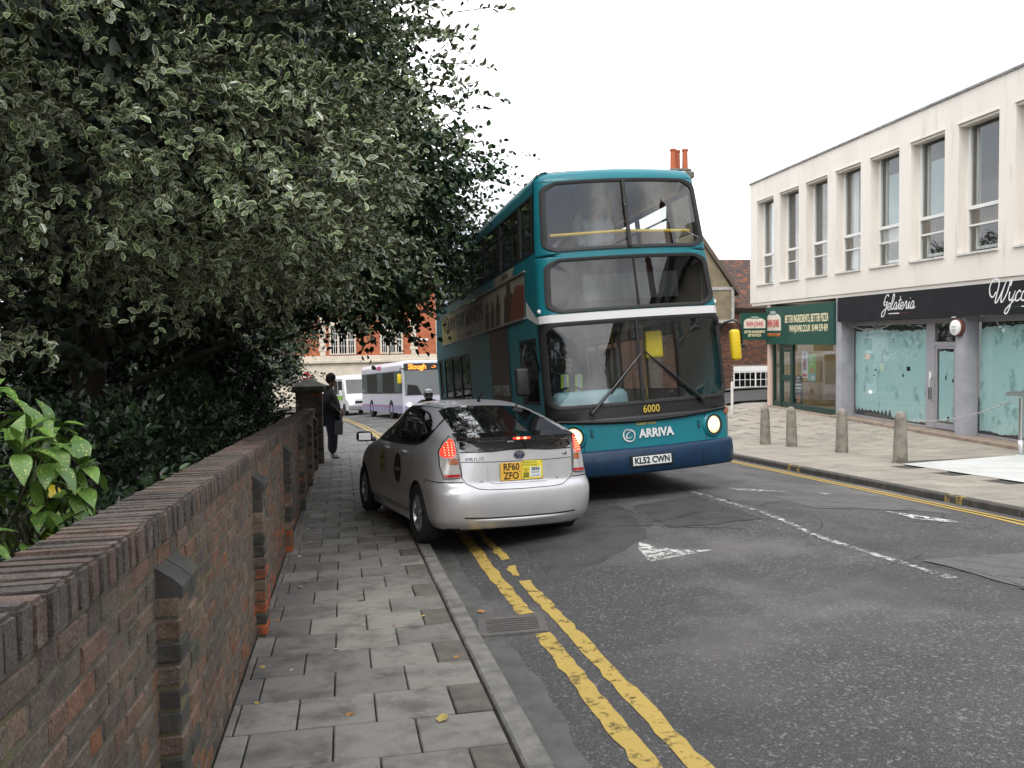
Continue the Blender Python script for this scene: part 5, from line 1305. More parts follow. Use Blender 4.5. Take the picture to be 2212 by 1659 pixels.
def rrect(s0, s1, z0, z1, rs, rz, nc=6, ne=14):
    pts = []
    cs = [((s1-rs, z1-rz), 0), ((s0+rs, z1-rz), 90), ((s0+rs, z0+rz), 180), ((s1-rs, z0+rz), 270)]
    for i, ((cx, cz), a0) in enumerate(cs):
        for k in range(nc+1):
            a = R(a0+90*k/nc); pts.append((cx+rs*math.cos(a), cz+rz*math.sin(a)))
        (nx_, nz_), a1 = cs[(i+1) % 4]; e0 = pts[-1]; e1 = (nx_+rs*math.cos(R(a1)), nz_+rz*math.sin(R(a1)))
        for k in range(1, ne): pts.append((e0[0]+(e1[0]-e0[0])*k/ne, e0[1]+(e1[1]-e0[1])*k/ne))
    return pts
def lerp_loops(A, B_, n): return [[(a[0]+(b2[0]-a[0])*k/n, a[1]+(b2[1]-a[1])*k/n) for a, b2 in zip(A, B_)] for k in range(n+1)]
def zone(z0, z1, win, paint, rs=.13, rz=.14):
    (s0, s1, w0, w1) = win
    outer = rrect(-1, 1, z0, z1, 0, 0); go = rrect(s0, s1, w0, w1, rs, rz)
    b = MB(); b.loops([[BF(s, z) for s, z in l] for l in lerp_loops(outer, go, 4)]); b.build('front_panel', paint, bus, smooth=True, angle=R(50), fix=True)
    gi = rrect(s0+.035, s1-.035, w0+.042, w1-.042, rs*.8, rz*.8)
    b = MB(); b.loops([[BF(*q, -.004) for q in go], [BF(*q, .018) for q in go], [BF(*q, .018) for q in lerp_loops(go, gi, 2)[1]], [BF(*q, .010) for q in gi], [BF(*q, -.02) for q in gi]])
    b.build('window_gasket', M_gask, bus, smooth=True, angle=R(60), fix=True)
    return gi
def pane(gi, m, nm, s_lo=None, s_hi=None, off=-.004):
    cl = lambda q: (max(s_lo, min(s_hi, q[0])), q[1]) if s_lo is not None else q
    gi = [cl(q) for q in gi]; cx = (min(q[0] for q in gi)+max(q[0] for q in gi))/2; cz = sum(q[1] for q in gi)/len(gi)
    ls = [[BF(cx+(q[0]-cx)*t, cz+(q[1]-cz)*t, off) for q in gi] for t in (1, .8, .6, .4, .2, .02)]
    b = MB(); b.loops(ls, fill=True); return b.build(nm, m, bus, smooth=True, fix=True)
g_up = zone(3.12, 4.10, (-.93, .93, 3.165, 4.085), M_teal); g_mid = zone(2.36, 3.12, (-.92, .92, 2.375, 3.075), M_teal); g_low = zone(.98, 2.26, (-.965, .965, 1.15, 2.245), M_blk, .10, .16)
pane(g_up, M_clear, 'upper_windscreen', -.9, -.004); pane(g_up, M_clear, 'upper_windscreen', .004, .9)
pane(g_mid, M_tint, 'destination_glass', -.9, .027); pane(g_mid, M_tint, 'destination_glass', .033, .9)
pane(g_low, M_clear, 'windscreen', -.94, -.035); pane(g_low, M_clear, 'windscreen', -.015, .94)
b = MB(); b.tube([BF(0, 3.18, .02), BF(0, 3.65, .02), BF(0, 4.07, .02)], .028, 8); b.build('centre_pillar', mat('worn_black_pillar', (.02, .02, .02), .6, c2=(.5, .5, .5), nscale=22, ramp=(.66, .68)), bus)
b = MB(); b.tube([BF(.03, 2.40, .006), BF(.03, 3.05, .006)], .012, 6); b.build('glass_joint', M_gask, bus)
b = MB(); b.tube([BF(-.025, 1.19, .006), BF(-.025, 1.7, .006), BF(-.025, 2.21, .006)], .022, 8); b.build('centre_pillar', M_gask, bus)
ss = [i/30 for i in range(-30, 31)]
b = MB(); b.grid(lambda s, z: BF(s, z), ss, [4.10, 4.13, 4.16, 4.19, 4.22, 4.24, 4.255, 4.26]); b.build('roof_dome', M_teal, bus, smooth=True, fix=True)
b = MB(); b.grid(lambda s, z: BF(s, z, .004), ss, [2.26, 2.31, 2.36]); b.build('white_stripe', M_bwhite, bus, smooth=True)
b = MB(); b.grid(lambda s, z: BF(s, z, -.002), ss, [2.255, 2.31, 2.365]); b.build('front_band', M_teal, bus, smooth=True)
# lower front: curved black sill, teal panel, bumper
edge = lambda s: .985-.075*(1-(abs(s)/1.0)**2)
b = MB()
b.grid(lambda s, t: BF(s, .58+(edge(s)-.58)*t, .002), ss, [i/6 for i in range(7)]); b.build('lower_panel', M_teal, bus, smooth=True)
b = MB(); b.grid(lambda s, t: BF(s, edge(s)+(1.0-edge(s))*t+.0, .006+.02*math.sin(math.pi*t)), ss, [i/5 for i in range(6)]); b.build('black_sill', M_blk, bus, smooth=True)
b = MB(); b.grid(lambda s, t: BF(s, edge(s)+.045-.03*t, .03+.02*math.sin(math.pi*t)), [i/24*.9 for i in range(-24, 25)], [i/4 for i in range(5)]); b.build('sill_lip', M_blk, bus, smooth=True)
b = MB(); bz = [(.26, -.02), (.27, .035), (.30, .055), (.45, .062), (.56, .055), (.595, .03), (.60, .0)]
b.grid(lambda s, i: BF(s, bz[i][0], bz[i][1]), ss, range(len(bz))); b.build('bumper', M_navy, bus, smooth=True, fix=True)
for s in (-.60, .60): b = MB(); b.tube([BF(s, .27, .06), BF(s, .45, .064), BF(s, .585, .045)], .004, 5); b.build('bumper_joint', M_gask, bus)
for s in (-.685, .685): b = MB(); b.tube([BF(s, .605, .004), BF(s, .75, .004), BF(s, .955, .004)], .005, 5); b.build('panel_joint', M_gask, bus)
for s in (-.60, .60):
    p = BF(s, .83, .01); b = MB(); b.cbox(p[0]-.018, p[0]+.018, p[1]-.012, p[1]+.006, .775, .875, .006); b.build('panel_catch', M_teald, bus)
    b = MB(); b.lathe([(.012, .0), (.01, -.006), (.0001, -.007)], 8, 'y', (p[0], p[1]-.012, .80)); b.build('catch_lock', M_darkmetal, bus)
for s in (-1, 1):
    p = Vector(BF(s*.79, .79, .0)); t_ = Matrix.Rotation(s*R(17), 4, 'Z')
    hl = empty('headlight', p, (0, 0, s*R(17)), parent=bus)
    b = MB(); b.lathe([(.185, .03), (.17, -.005), (.150, -.022), (.135, -.018), (.125, .02)], 28, 'y', cap=False); b.build('surround', M_teal, hl, **SM)
    b = MB(); b.lathe([(.138, -.012), (.132, -.03), (.118, -.028), (.112, .0)], 28, 'y', cap=False); b.build('ring', M_blk, hl, **SM)
    b = MB(); b.lathe([(.114, -.008), (.09, -.022), (.05, -.028), (.0001, -.030)], 24, 'y'); b.build('lens', M_lit, hl, smooth=True)
    b = MB(); b.lathe([(.045, -.030), (.03, -.036), (.0001, -.038)], 14, 'y'); b.build('bulb', M_litc, hl, smooth=True)
    p = BF(s*.93, .955, .004); b = MB(); b.lathe([(.055, .01), (.052, -.012), (.035, -.022), (.0001, -.024)], 18, 'y'); b.build('indicator', M_amb, bus, loc=p, rot=(0, 0, s*R(28)), smooth=True)
    p = BF(s*.965, 2.42, .004); b = MB(); b.lathe([(.03, .005), (.022, -.012), (.0001, -.015)], 10, 'y'); b.build('marker_lamp', mat('marker', (.85, .85, .8), .3), bus, loc=p)
# lettering and plate
p = BF(0, .43, .066); np_ = MB(); np_.cbox(-.29, .29, -.006, .004, -.075, .075, .004); np_.build('plate_holder', M_blk, bus, loc=p); MB().cbox(-.26, .26, -.014, -.0065, -.056, .056, .003).build('number_plate', M_plw, bus, loc=p)
text('lettering', 'KL52 CWN', .110, M_plt, bus, (p[0], p[1]-.016, p[2]), (R(90), 0, 0), .001, sx=.88, bold=.004)
p = BF(.10, .755, .01); text('lettering', 'ARRIVA', .150, M_bwhite, bus, (.11, -.012, .765), (R(90), 0, R(1)), .002, sx=.92, bold=.006)
lg = empty('logo', (-.255, .0, .765), (0, 0, R(-4)), parent=bus)
def arc(cx, cz, rx, rz, a0, a1, w_, rot=0.):
    b = MB(); P = []; n = 28
    for i in range(n+1):
        a = R(a0+(a1-a0)*i/n); t = math.sin(math.pi*i/n)*.85+.15
        for k in (0, w_*t):
            x, z = (rx-k)*math.cos(a), (rz-k)*math.sin(a); P.append((cx+x*math.cos(rot)-z*math.sin(rot), -.012, cz+x*math.sin(rot)+z*math.cos(rot)))
    b.add(P, [(2*i, 2*i+1, 2*i+3, 2*i+2) for i in range(n)]); return b
arc(0, 0, .088, .088, 100, 330, .020).build('logo_arc', M_bwhite, lg); arc(.005, 0, .072, .072, -60, 130, .016).build('logo_arc', M_bwhite, lg); arc(0, 0, .055, .036, 10, 300, .014, .7).build('logo_arc', M_bwhite, lg)
text('lettering', '6000', .135, M_gold, bus, (.06, -.03, 1.075), (R(90), 0, 0), .001, sx=.85); text('lettering', 'SCREEN WASH', .045, M_gold, bus, (-.02, -.012, .895), (R(90), 0, 0), .0005, sx=.9)
# wipers
for (a, c, nm) in (((-.58, 1.08), (-.07, 1.72), 'w'), ((.66, 1.13), (.10, 1.74), 'w')):
    b = MB(); p0, p1 = Vector(BF(*a, .05)), Vector(BF(*c, .035)); pm = p0.lerp(p1, .5)+Vector((0, -.02, 0))
    b.tube([p0, pm, p1], [.022, .014, .010], 6); q0, q1 = p0.lerp(p1, .35)+Vector((.045 if a[0] < 0 else -.045, 0, 0)), p1.lerp(p0, -.12); b.tube([q0, q0.lerp(q1, .5), q1], .012, 6); b.build('wiper', M_blk, bus)
    b = MB(); b.lathe([(.035, .01), (.03, -.03), (.0001, -.035)], 10, 'y', BF(a[0], a[1], .03)); b.build('wiper_pivot', M_blk, bus)
# mirrors
b = MB(); p = Vector(BF(.99, 1.98)); b.tube([p+Vector((-.02, .05, .0)), p+Vector((.08, -.06, .14)), p+Vector((.18, -.12, .17)), p+Vector((.27, -.14, .10)), p+Vector((.27, -.14, -.18))], .016, 8); b.build('mirror_arm', M_blk, bus, smooth=True)
b = MB(); b.rbox(p.x+.10, p.x+.24, p.y-.20, p.y-.09, 1.60, 2.02, .045, 3); b.build('mirror', M_mirry, bus, smooth=True, angle=R(40)); b = MB(); b.lathe([(.03, -.02), (.03, .05)], 10, 'x', (p.x+.25, p.y-.14, 1.80)); b.build('mirror_knuckle', M_blk, bus)
b = MB(); p = Vector(BF(-.99, 1.95)); b.tube([p+Vector((.02, .10, -.35)), p+Vector((-.08, .02, .0)), p+Vector((-.2, -.02, .05)), p+Vector((-.25, -.02, -.1)), p+Vector((-.25, -.02, -.6))], .014, 8); b.build('mirror_arm', M_blk, bus, smooth=True)
b = MB(); b.rbox(p.x-.36, p.x-.18, p.y-.07, p.y+.03, 1.36, 1.72, .035, 3); b.build('mirror', M_blk, bus, smooth=True, angle=R(40))
# ---- sides
ysd = b_y0(2)+.13+CR
def side(sg):
    UW = [(.62, 1.30), (1.36, 2.55), (2.61, 3.80), (3.86, 5.0), (5.06, 6.2), (6.26, 7.4), (7.46, 8.5), (8.56, 9.3)]
    LW = [(.50, 1.42), (5.35, 6.35), (6.42, 7.42), (7.49, 8.45), (8.7, 9.2)] if sg < 0 else [(1.7, 2.9), (2.96, 4.1), (4.16, 5.3), (5.36, 6.5), (6.56, 7.7), (7.76, 8.9)]
    holes = [(a, c, 3.20, 3.98) for a, c in UW] + [(a, c, 1.22, 2.10) for a, c in LW]
    whl = [(2.65, .5), (7.3, .5)]
    ys = sorted(set([.33, BL] + [v for h in holes for v in h[:2]] + [2.05, 3.25, 6.70, 7.90])); zs = [.32, .6, 1.0, 1.22, 1.6, 2.10, 2.26, 2.36, 2.8, 3.20, 3.6, 3.98, 4.10, 4.15, 4.2, 4.24, 4.26]
    b = MB()
    for i in range(len(ys)-1):
        for j in range(len(zs)-1):
            yc, zc_ = (ys[i]+ys[i+1])/2, (zs[j]+zs[j+1])/2
            if any(h[0] < yc < h[1] and h[2] < zc_ < h[3] for h in holes): continue
            if any(abs(yc-wy) < .6 and zc_ < 1.0 for wy, wz in whl): continue
            b.mi = 1 if (3.20 < zc_ < 3.98) else 0
            yy = lambda y_, z_: max(y_, b_y0(z_)+.13+CR) if y_ < .4 else y_
            b.quad(*[(sg*b_hw(z_), yy(y_, z_), z_) for y_, z_ in ((ys[i], zs[j]), (ys[i+1], zs[j]), (ys[i+1], zs[j+1]), (ys[i], zs[j+1]))])
    b.build('side_panel', [M_teal, M_blk], bus, fix=True)
    b = MB(); b.box(sg*1.245-.01 if sg < 0 else 1.235, sg*1.245 if sg < 0 else 1.245, .5, BL, .28, .32); b.build('skirt', M_navy, bus)
    for (a, c, z0, z1) in holes:
        wn = MB(); x = lambda z: sg*(b_hw(z)+.004)
        fr = .035
        for (ya, yb, za, zb) in ((a, c, z0, z0+fr), (a, c, z1-fr, z1), (a, a+fr, z0+fr, z1-fr), (c-fr, c, z0+fr, z1-fr)):
            wn.add([(x(za), ya, za), (x(za), yb, za), (x(zb), yb, zb), (x(zb), ya, zb), (x(za)-sg*.03, ya, za), (x(za)-sg*.03, yb, za), (x(zb)-sg*.03, yb, zb), (x(zb)-sg*.03, ya, zb)],
                   [(0, 1, 2, 3), (4, 7, 6, 5), (0, 4, 5, 1), (1, 5, 6, 2), (2, 6, 7, 3), (3, 7, 4, 0)])
        o = wn.build('window', M_gask, bus)
        xi = lambda z: sg*(b_hw(z)-.012)
        MB().quad((xi(z0), a+.01, z0+.01), (xi(z0), c-.01, z0+.01), (xi(z1), c-.01, z1-.01), (xi(z1), a+.01, z1-.01)).build('pane', M_side, o)
        if z0 > 3 and c-a > 1: MB().box(*(sorted((xi(3.75)-.012, xi(3.75)+.012))), a+fr, c-fr, 3.74, 3.765).build('vent_bar', M_gask, o)
    for wy, wz in whl:                                   # wheel arch and wheel
        b = MB(); n = 18; P = []
        for i in range(n+1):
            an = math.pi*i/n; P += [(sg*1.245, wy+.56*math.cos(an), .40+.56*math.sin(an)), (sg*.80, wy+.56*math.cos(an), .40+.56*math.sin(an))]
        b.add(P, [(2*i, 2*i+1, 2*i+3, 2*i+2) for i in range(n)]); b.build('wheel_arch', M_und, bus, smooth=True)
        b = MB(); arcp = [(wy+.56*math.cos(math.pi*i/n), .40+.56*math.sin(math.pi*i/n)) for i in range(n+1)]
        P = []
        for (yy, zz) in arcp: P += [(sg*1.249, yy, zz), (sg*1.249, wy+(yy-wy)*1.08 if abs(yy-wy) < .4 else wy+math.copysign(.602, yy-wy), 1.003)]
        b.add(P, [(2*i, 2*i+1, 2*i+3, 2*i+2) for i in range(n)])
        b.build('arch_panel', M_teal, bus)
        MB().box(sg*1.2-.05, sg*1.2+.049, wy-.602, wy-.56, .32, .41).build('arch_return', M_und, bus)
        wheel(bus, (sg*1.06, wy, .48), .48, .28, .30, sg, 8, rimm=mat('bus_rim', (.20, .20, .20), .5, .5))
side(-1); side(1)
b = MB(); b.grid(lambda x, y: (x*b_hw(4.26), y, 4.26+.03*(1-x*x)), [i/8 for i in range(-8, 9)], [b_y0(4.26)+.10, .6, 1.0, 3, 5, 7, 9, BL]); b.build('roof', M_teal, bus, smooth=True)
b = MB()
b.add([(-1.25, BL, .32), (1.25, BL, .32), (b_hw(4.1), BL, 4.1), (b_hw(4.26), BL, 4.26), (-b_hw(4.26), BL, 4.26), (-b_hw(4.1), BL, 4.1)], [(0, 1, 2, 3, 4, 5)]); b.build('rear_panel', M_teal, bus)
MB().cbox(-1.27, -1.24, BL-.02, BL+.05, 1.0, 1.1, .01).build('rear_lamp', M_lensr, bus)
# ---- interior
b = MB(); b.box(-1.18, 1.18, .30, BL-.05, .34, .40); b.build('lower_floor', M_und, bus)
b = MB(); b.box(-1.20, 1.20, .42, BL-.05, 2.24, 2.36); b.build('upper_floor', M_inter, bus)
b = MB(); b.box(-1.05, 1.05, .55, BL-.05, 4.20, 4.235); b.build('ceiling', M_inter, bus)
b = MB(); b.box(-1.05, 1.05, .34, .38, 2.42, 3.06); b.build('blind_box', M_blk, bus); b = MB(); b.box(-.62, .70, .30, .335, 2.52, 2.86); b.build('destination_blind', M_blind_, bus)
b = MB(); b.box(-1.1, 1.1, .39, .55, 2.37, 3.14); b.build('front_shelf', M_inter, bus)
b = MB(); b.tube([(-.98, .42, 3.40), (0, .36, 3.42), (.98, .42, 3.40)], .022, 8); b.build('front_rail', M_yelrail, bus)
for s in (-1, 1):
    b = MB(); b.box(s*.98-.07, s*.98+.05, .75, BL-.2, 3.98, 4.14); b.build('coving_strip', M_yelrail, bus)
    for k in range(5): b = MB(); b.tube([(s*.30, 1.6+1.7*k, 2.36), (s*.30, 1.6+1.7*k, 4.2)], .018, 8); b.build('grab_pole', M_yelrail, bus)
st0 = MB(); st0.rbox(-.43, .43, .0, .42, .36, .50, .05, 2); st0.rbox(-.43, .43, .38, .50, .45, 1.02, .05, 2); st0.box(-.35, .35, .1, .35, .0, .36); seat_me = st0.mesh('seat', M_seat, True, R(40))
for k in range(8):
    for s in (-1, 1): link('seat', seat_me, bus, (s*.70, 1.15+k*1.0, 2.37)); 
for k in range(4):
    for s in (-1, 1): link('seat', seat_me, bus, (s*.72, 4.7+k*1.05, .42))
b = MB(); b.rbox(-1.10, -.12, .22, .62, .95, 1.36, .10, 3); b.build('dashboard', M_cabgrey, bus, smooth=True, angle=R(50)); b = MB(); b.box(-.05, 1.1, .30, .6, .6, 1.12); b.build('door_step_panel', M_blk, bus)
b = MB(); n = 20; b.loops([[(-.72+(.22+.018*math.cos(t))*math.cos(2*math.pi*i/n), .72+(.22+.018*math.cos(t))*math.sin(2*math.pi*i/n)*.8, 1.30+.018*math.sin(t)+.22*math.sin(2*math.pi*i/n)*.5) for i in range(n)] for t in (0, 2.1, 4.2, 6.28)]); b.build('steering_wheel', M_blk, bus, smooth=True)
b = MB(); b.box(-.16, -.12, .5, 1.7, .6, 1.9); b.build('cab_partition', M_blk, bus); b = MB(); b.box(-1.18, -.17, 1.72, 1.78, .4, 2.2); b.build('cab_back', M_blk, bus)
link('driver_seat', seat_me, bus, (-.68, 1.05, .62)).scale = (.6, 1, 1)
b = MB(); b.rbox(.18, .42, .28, .34, 1.72, 2.08, .03, 2); b.build('inner_mirror', M_mirry, bus)
for k in range(2): b = MB(); b.tube([(.30+.5*k, 1.9, .4), (.30+.5*k, 1.9, 2.24)], .018, 8); b.build('grab_pole', M_yelrail, bus)
# rear lower wall so the saloon is dim
b = MB(); b.box(-1.2, 1.2, BL-.06, BL-.04, .4, 4.2); b.build('rear_wall', M_inter, bus)
# ---- side advert (driver's side) and fleet name
M_adb = mat('advert_beige', (.34, .31, .24), .5, c2=(.24, .22, .18), nscale=1.5); M_ady = mat('advert_yellow', (.46, .38, .13), .5); M_adk = mat('advert_dark', (.05, .035, .03), .5, c2=(.09, .06, .045), nscale=3); M_adr = mat('advert_rust', (.20, .06, .035), .5, c2=(.10, .045, .035), nscale=9)
M_alu = mat('advert_frame', (.42, .43, .42), .4, .5)
def sx(z, o): return -(b_hw(z)+o)
def spoly(nm, pts, m, o):
    """flat outline laid on the bus side, cut into thin horizontal slices so that it follows the curve"""
    zs = sorted(set([p[1] for p in pts] + [min(p[1] for p in pts)+(max(p[1] for p in pts)-min(p[1] for p in pts))*k/6 for k in range(7)])); b = MB()
    def span(z):
        xs_ = []
        n = len(pts)
        for i in range(n):
            (y0, z0), (y1, z1) = pts[i], pts[(i+1) % n]
            if abs(z1-z0) < 1e-9: continue
            t = (z-z0)/(z1-z0)
            if -1e-6 <= t <= 1+1e-6: xs_.append(y0+(y1-y0)*t)
        return min(xs_), max(xs_)
    for z0, z1 in zip(zs[:-1], zs[1:]):
        if z1-z0 < 1e-6: continue
        a0, a1 = span(z0+1e-7); c0, c1 = span(z1-1e-7)
        b.quad((sx(z0, o), a0, z0), (sx(z0, o), a1, z0), (sx(z1, o), c1, z1), (sx(z1, o), c0, z1))
    return b.build(nm, m, bus)
spoly('advert', [(1.02, 2.40), (8.6, 2.40), (8.6, 3.02), (1.02, 3.02)], M_adb, .006)
spoly('advert', [(6.5, 2.405), (8.59, 2.405), (8.59, 3.015), (6.8, 3.015)], M_ady, .008)
spoly('advert', [(2.10, 1.01), (3.45, 1.01), (3.45, 2.40), (2.10, 2.40)], M_adk, .0065)
spoly('advert', [(1.04, 2.42), (1.9, 2.42), (1.75, 2.75), (1.5, 2.9), (1.3, 2.8), (1.05, 2.85)], M_adr, .009)
def figure(y, z, h, w_): return [(y-w_*.5, z), (y+w_*.5, z), (y+w_*.42, z+h*.45), (y+w_*.5, z+h*.62), (y+w_*.22, z+h*.76), (y+w_*.2, z+h*.93), (y, z+h), (y-w_*.2, z+h*.93), (y-w_*.22, z+h*.76), (y-w_*.5, z+h*.62), (y-w_*.42, z+h*.45)]
spoly('advert', figure(2.0, 2.42, .58, .62), M_adk, .0085)
for i, (yy, hh) in enumerate(((2.72, .56), (3.12, .48), (3.55, .50))): spoly('advert', figure(yy, 2.36, hh, .36), M_adk, .0085)
for z0 in (2.385, 3.02): MB().box(sx(z0, .02), sx(z0, 0), 1.0, 8.62, z0, z0+.022).build('advert_frame', M_alu, bus)
tilt = math.atan2(.125, 1.9)
text('lettering', 'DARKEST MINDS', .50, M_adk, bus, (sx(2.72, .012), 6.05, 2.72), (R(90)-tilt*0, 0, R(-90)), .001, sx=1.15, bold=.008)
spoly('advert_print', [(4.9, 2.45), (5.6, 2.45), (5.6, 2.49), (4.9, 2.49)], M_adk, .012)
text('lettering', 'OWN YOUR', .24, M_alu, bus, (sx(1.0, .010), 2.78, 1.40), (R(90), 0, R(-90)), .001, sx=.85); text('lettering', 'POWER', .26, M_alu, bus, (sx(1.0, .010), 2.78, 1.14), (R(90), 0, R(-90)), .001, sx=1.0)
spoly('fleet_name_panel', [(1.75, 3.045), (3.0, 3.045), (3.1, 3.18), (1.6, 3.18)], M_adb, .005); text('lettering', 'ARRIVA', .12, M_plt, bus, (sx(3.11, .009), 2.25, 3.11), (R(90), 0, R(-90)), .001, sx=1.2)
spoly('stripe_wedge', [(.42, 2.27), (.95, 2.40), (.95, 2.62), (.42, 2.35)], M_bwhite, .006)
spoly('stripe_wedge', [(.30, 2.265), (.42, 2.27), (.42, 2.35), (.30, 2.355)], M_bwhite, .0055)

# ------------------------------------------------------------------ generic box bodied vehicles further down the street
M_sdw = mat('bus_lilac_white', (.56, .56, .64), .35, coat=.4); M_sdl = mat('bus_lilac', (.27, .26, .40), .4); M_pink = mat('bus_pink', (.50, .05, .16), .4); M_led = mat('led_sign', (1, .35, .05), .5, emit=(1, .22, .02), estr=1.8)
def saloon(name, label, cat, loc, rot, L_, W_, H_, paint):
    r_ = empty(name, loc, rot, label, cat); h = W_/2
    b = MB(); sec = lambda y, i, zt: [(-h+i, y, .30), (-h+i*.5, y, .9), (-h+i, y, zt-.22), (-h+i+.12, y, zt-.05), (-h+i+.3, y, zt), (h-i-.3, y, zt), (h-i-.12, y, zt-.05), (h-i, y, zt-.22), (h-i*.5, y, .9), (h-i, y, .30)]
    return r_, h, sec
sd, h, sec = saloon('single_deck_bus', 'white and lilac single deck bus queuing behind with an orange lit destination sign', 'bus', (4.15, 43.1, ROAD(4.15, 43.1)), (-.054, 0, R(10.5)), 10, 2.45, 2.95, M_sdw)
b = MB(); ls = [sec(y, i, zt) for y, i, zt in ((.0, .06, 2.80), (.03, .02, 2.90), (.2, .0, 2.95), (9.8, .0, 2.95), (9.95, .05, 2.88))]; b.loops(ls, fill=True); b.f.append(list(range(10))[::-1]); b.m.append(0); b.build('body', M_sdw, sd, fix=True)
b = MB(); b.box(-1.235, -1.226, .12, 9.7, 1.30, 2.45); b.box(1.226, 1.235, .12, 9.7, 1.30, 2.45); b.build('window_band', M_blk, sd)
for i in range(7):
    for s in (-1, 1): MB().box(s*1.238-.003, s*1.238+.003, .35+i*1.32, 1.58+i*1.32, 1.36, 2.40).build('side_window', M_glossb if i % 3 else mat('bus_window_pale', (.10, .13, .12), .1), sd)
MB().box(-1.10, 1.10, -.012, -.001, 1.18, 2.42).build('windscreen', mat('bus_windscreen', (.20, .215, .22), .08, coat=1), sd); b = MB(); b.prism([(-1.0, -.014, 1.2), (-.2, -.014, 1.2), (-.45, -.014, 1.68), (-.95, -.014, 1.75)], (0, .001, 0)); b.build('dashboard_shape', M_blk, sd)
MB().box(-1.12, 1.12, -.016, -.002, 2.44, 2.80).build('sign_glass', mat('sign_glass', (.05, .05, .05), .1), sd)
text('lettering', 'Slough', .36, M_led, sd, (-.42, -.022, 2.62), (R(90), 0, 0), .002, bold=.01); text('lettering', '->', .30, M_led, sd, (.45, -.022, 2.60), (R(90), 0, 0), .002)
b = MB(); b.box(-1.24, -1.2265, .1, 9.8, .32, .70); b.box(1.2265, 1.24, .1, 9.8, .32, .70); b.box(-1.15, 1.15, -.03, -.0, .30, .66); b.build('lilac_skirt', M_sdl, sd); b = MB(); b.box(-1.243, -1.2405, 2.0, 9.8, .60, .64); b.build('red_stripe', M_pink, sd)
MB().box(-1.243, -1.227, 4.6, 5.5, 2.60, 2.80).build('roof_mark', M_pink, sd)
b = MB(); b.tube([(-1.1, -.02, 2.55), (-1.35, -.25, 2.55), (-1.42, -.27, 2.3)], .025, 6); b.build('mirror_arm', M_blk, sd); b = MB(); b.rbox(-1.53, -1.33, -.33, -.22, 1.80, 2.28, .04, 2); b.build('mirror', M_mirry, sd, smooth=True)
for s in (-1, 1):
    for yy in (2.4, 7.2):
        b = MB(); b.lathe([(.50, s*1.10), (.50, s*1.238)], 24, 'x', (0, yy, .46)); b.build('wheel_arch', M_und, sd); wheel(sd, (s*1.13, yy, .47), .47, .25, .30, s, 8, rimm=M_hub)
    b = MB(); b.lathe([(.10, .0), (.08, -.03), (.0001, -.035)], 14, 'y', (s*.9, -.03, .72)); b.build('headlight', M_litc if s < 0 else M_lensc, sd)
van, h, sec = saloon('minibus', 'white minibus with headlights on behind the single deck bus', 'van', (1.25, 54.8, ROAD(1.25, 54.8)), (-.054, 0, R(13)), 5.5, 2.0, 2.6, M_wpaint)
b = MB(); ls = [sec(y, i, zt) for y, i, zt in ((.0, .12, 1.0), (.06, .05, 1.12), (.55, .02, 1.30), (1.1, .03, 2.35), (1.3, .0, 2.58), (5.5, .0, 2.6))]
ls[0] = [(x*.4/.4, y, min(z, 1.0)) for x, y, z in ls[0]]; ls[1] = [(x, y, min(z, 1.10)) for x, y, z in ls[1]]; ls[2] = [(x, y, min(z, 1.30)) for x, y, z in ls[2]]
b.loops(ls, fill=True); b.f.append(list(range(10))[::-1]); b.m.append(0); b.build('body', M_wpaint, van, fix=True)
b = MB(); b.quad((-.88, .60, 1.36), (.88, .60, 1.36), (.82, 1.08, 2.26), (-.82, 1.08, 2.26)); b.build('windscreen', M_glossb, van, loc=(0, -.03, .02))
for s in (-1, 1):
    for i in range(3): MB().box(s*1.004-.002, s*1.004+.002, 1.35+i*1.3, 2.5+i*1.3, 1.35, 2.2).build('side_window', M_glossb, van)
    MB().rbox(s*.72-.16, s*.72+.16, -.03, .05, .72, .95, .03, 2).build('headlight', M_litc, van)
    for yy in (.95, 4.3):
        b = MB(); b.lathe([(.40, s*.9), (.40, s*1.004)], 20, 'x', (0, yy, .36)); b.build('wheel_arch', M_und, van); wheel(van, (s*.90, yy, .34), .34, .22, .21, s, 6)
    MB().rbox(s*1.18-.09, s*1.18+.09, 1.0, 1.12, 1.25, 1.6, .03, 2).build('door_mirror', M_wpaint, van)
MB().rbox(-.95, .95, -.06, .04, .34, .62, .03, 2).build('bumper', M_rim, van); MB().box(-.5, .5, -.02, -.005 + .01, .75, .9).build('grille', M_blk, van)
MB().box(-1.0075, -1.0045, 1.3, 5.4, .95, 1.25).build('green_stripe', mat('van_green', (.25, .45, .05), .5), van)
# ------------------------------------------------------------------ people
def skin(name, joints, edges, m, parent, sub=2, root=0, fat=1.12):
    names = list(joints); idx = {k: i for i, k in enumerate(names)}
    me = bpy.data.meshes.new(name); me.from_pydata([joints[k][0] for k in names], [(idx[a], idx[b]) for a, b in edges], []); me.update()
    o = bpy.data.objects.new(name, me); col.objects.link(o); o.parent = parent
    md = o.modifiers.new('skin', 'SKIN'); md.use_smooth_shade = True; md.branch_smoothing = .6
    for i, k in enumerate(names):
        r_ = joints[k][1]; r_ = r_ if isinstance(r_, tuple) else (r_, r_); me.skin_vertices[0].data[i].radius = (r_[0]*fat, r_[1]*fat)
        me.skin_vertices[0].data[i].use_root = (i == root)
    ms = o.modifiers.new('sub', 'SUBSURF'); ms.levels = sub; ms.render_levels = sub
    bpy.context.view_layer.update(); applied(o)
    o.data.materials.clear(); o.data.materials.append(m); o.data.polygons.foreach_set('use_smooth', [True]*len(o.data.polygons))
    return o
def chain(*k): return list(zip(k[:-1], k[1:]))
M_eye = mat('eye', (.02, .015, .012), .3)
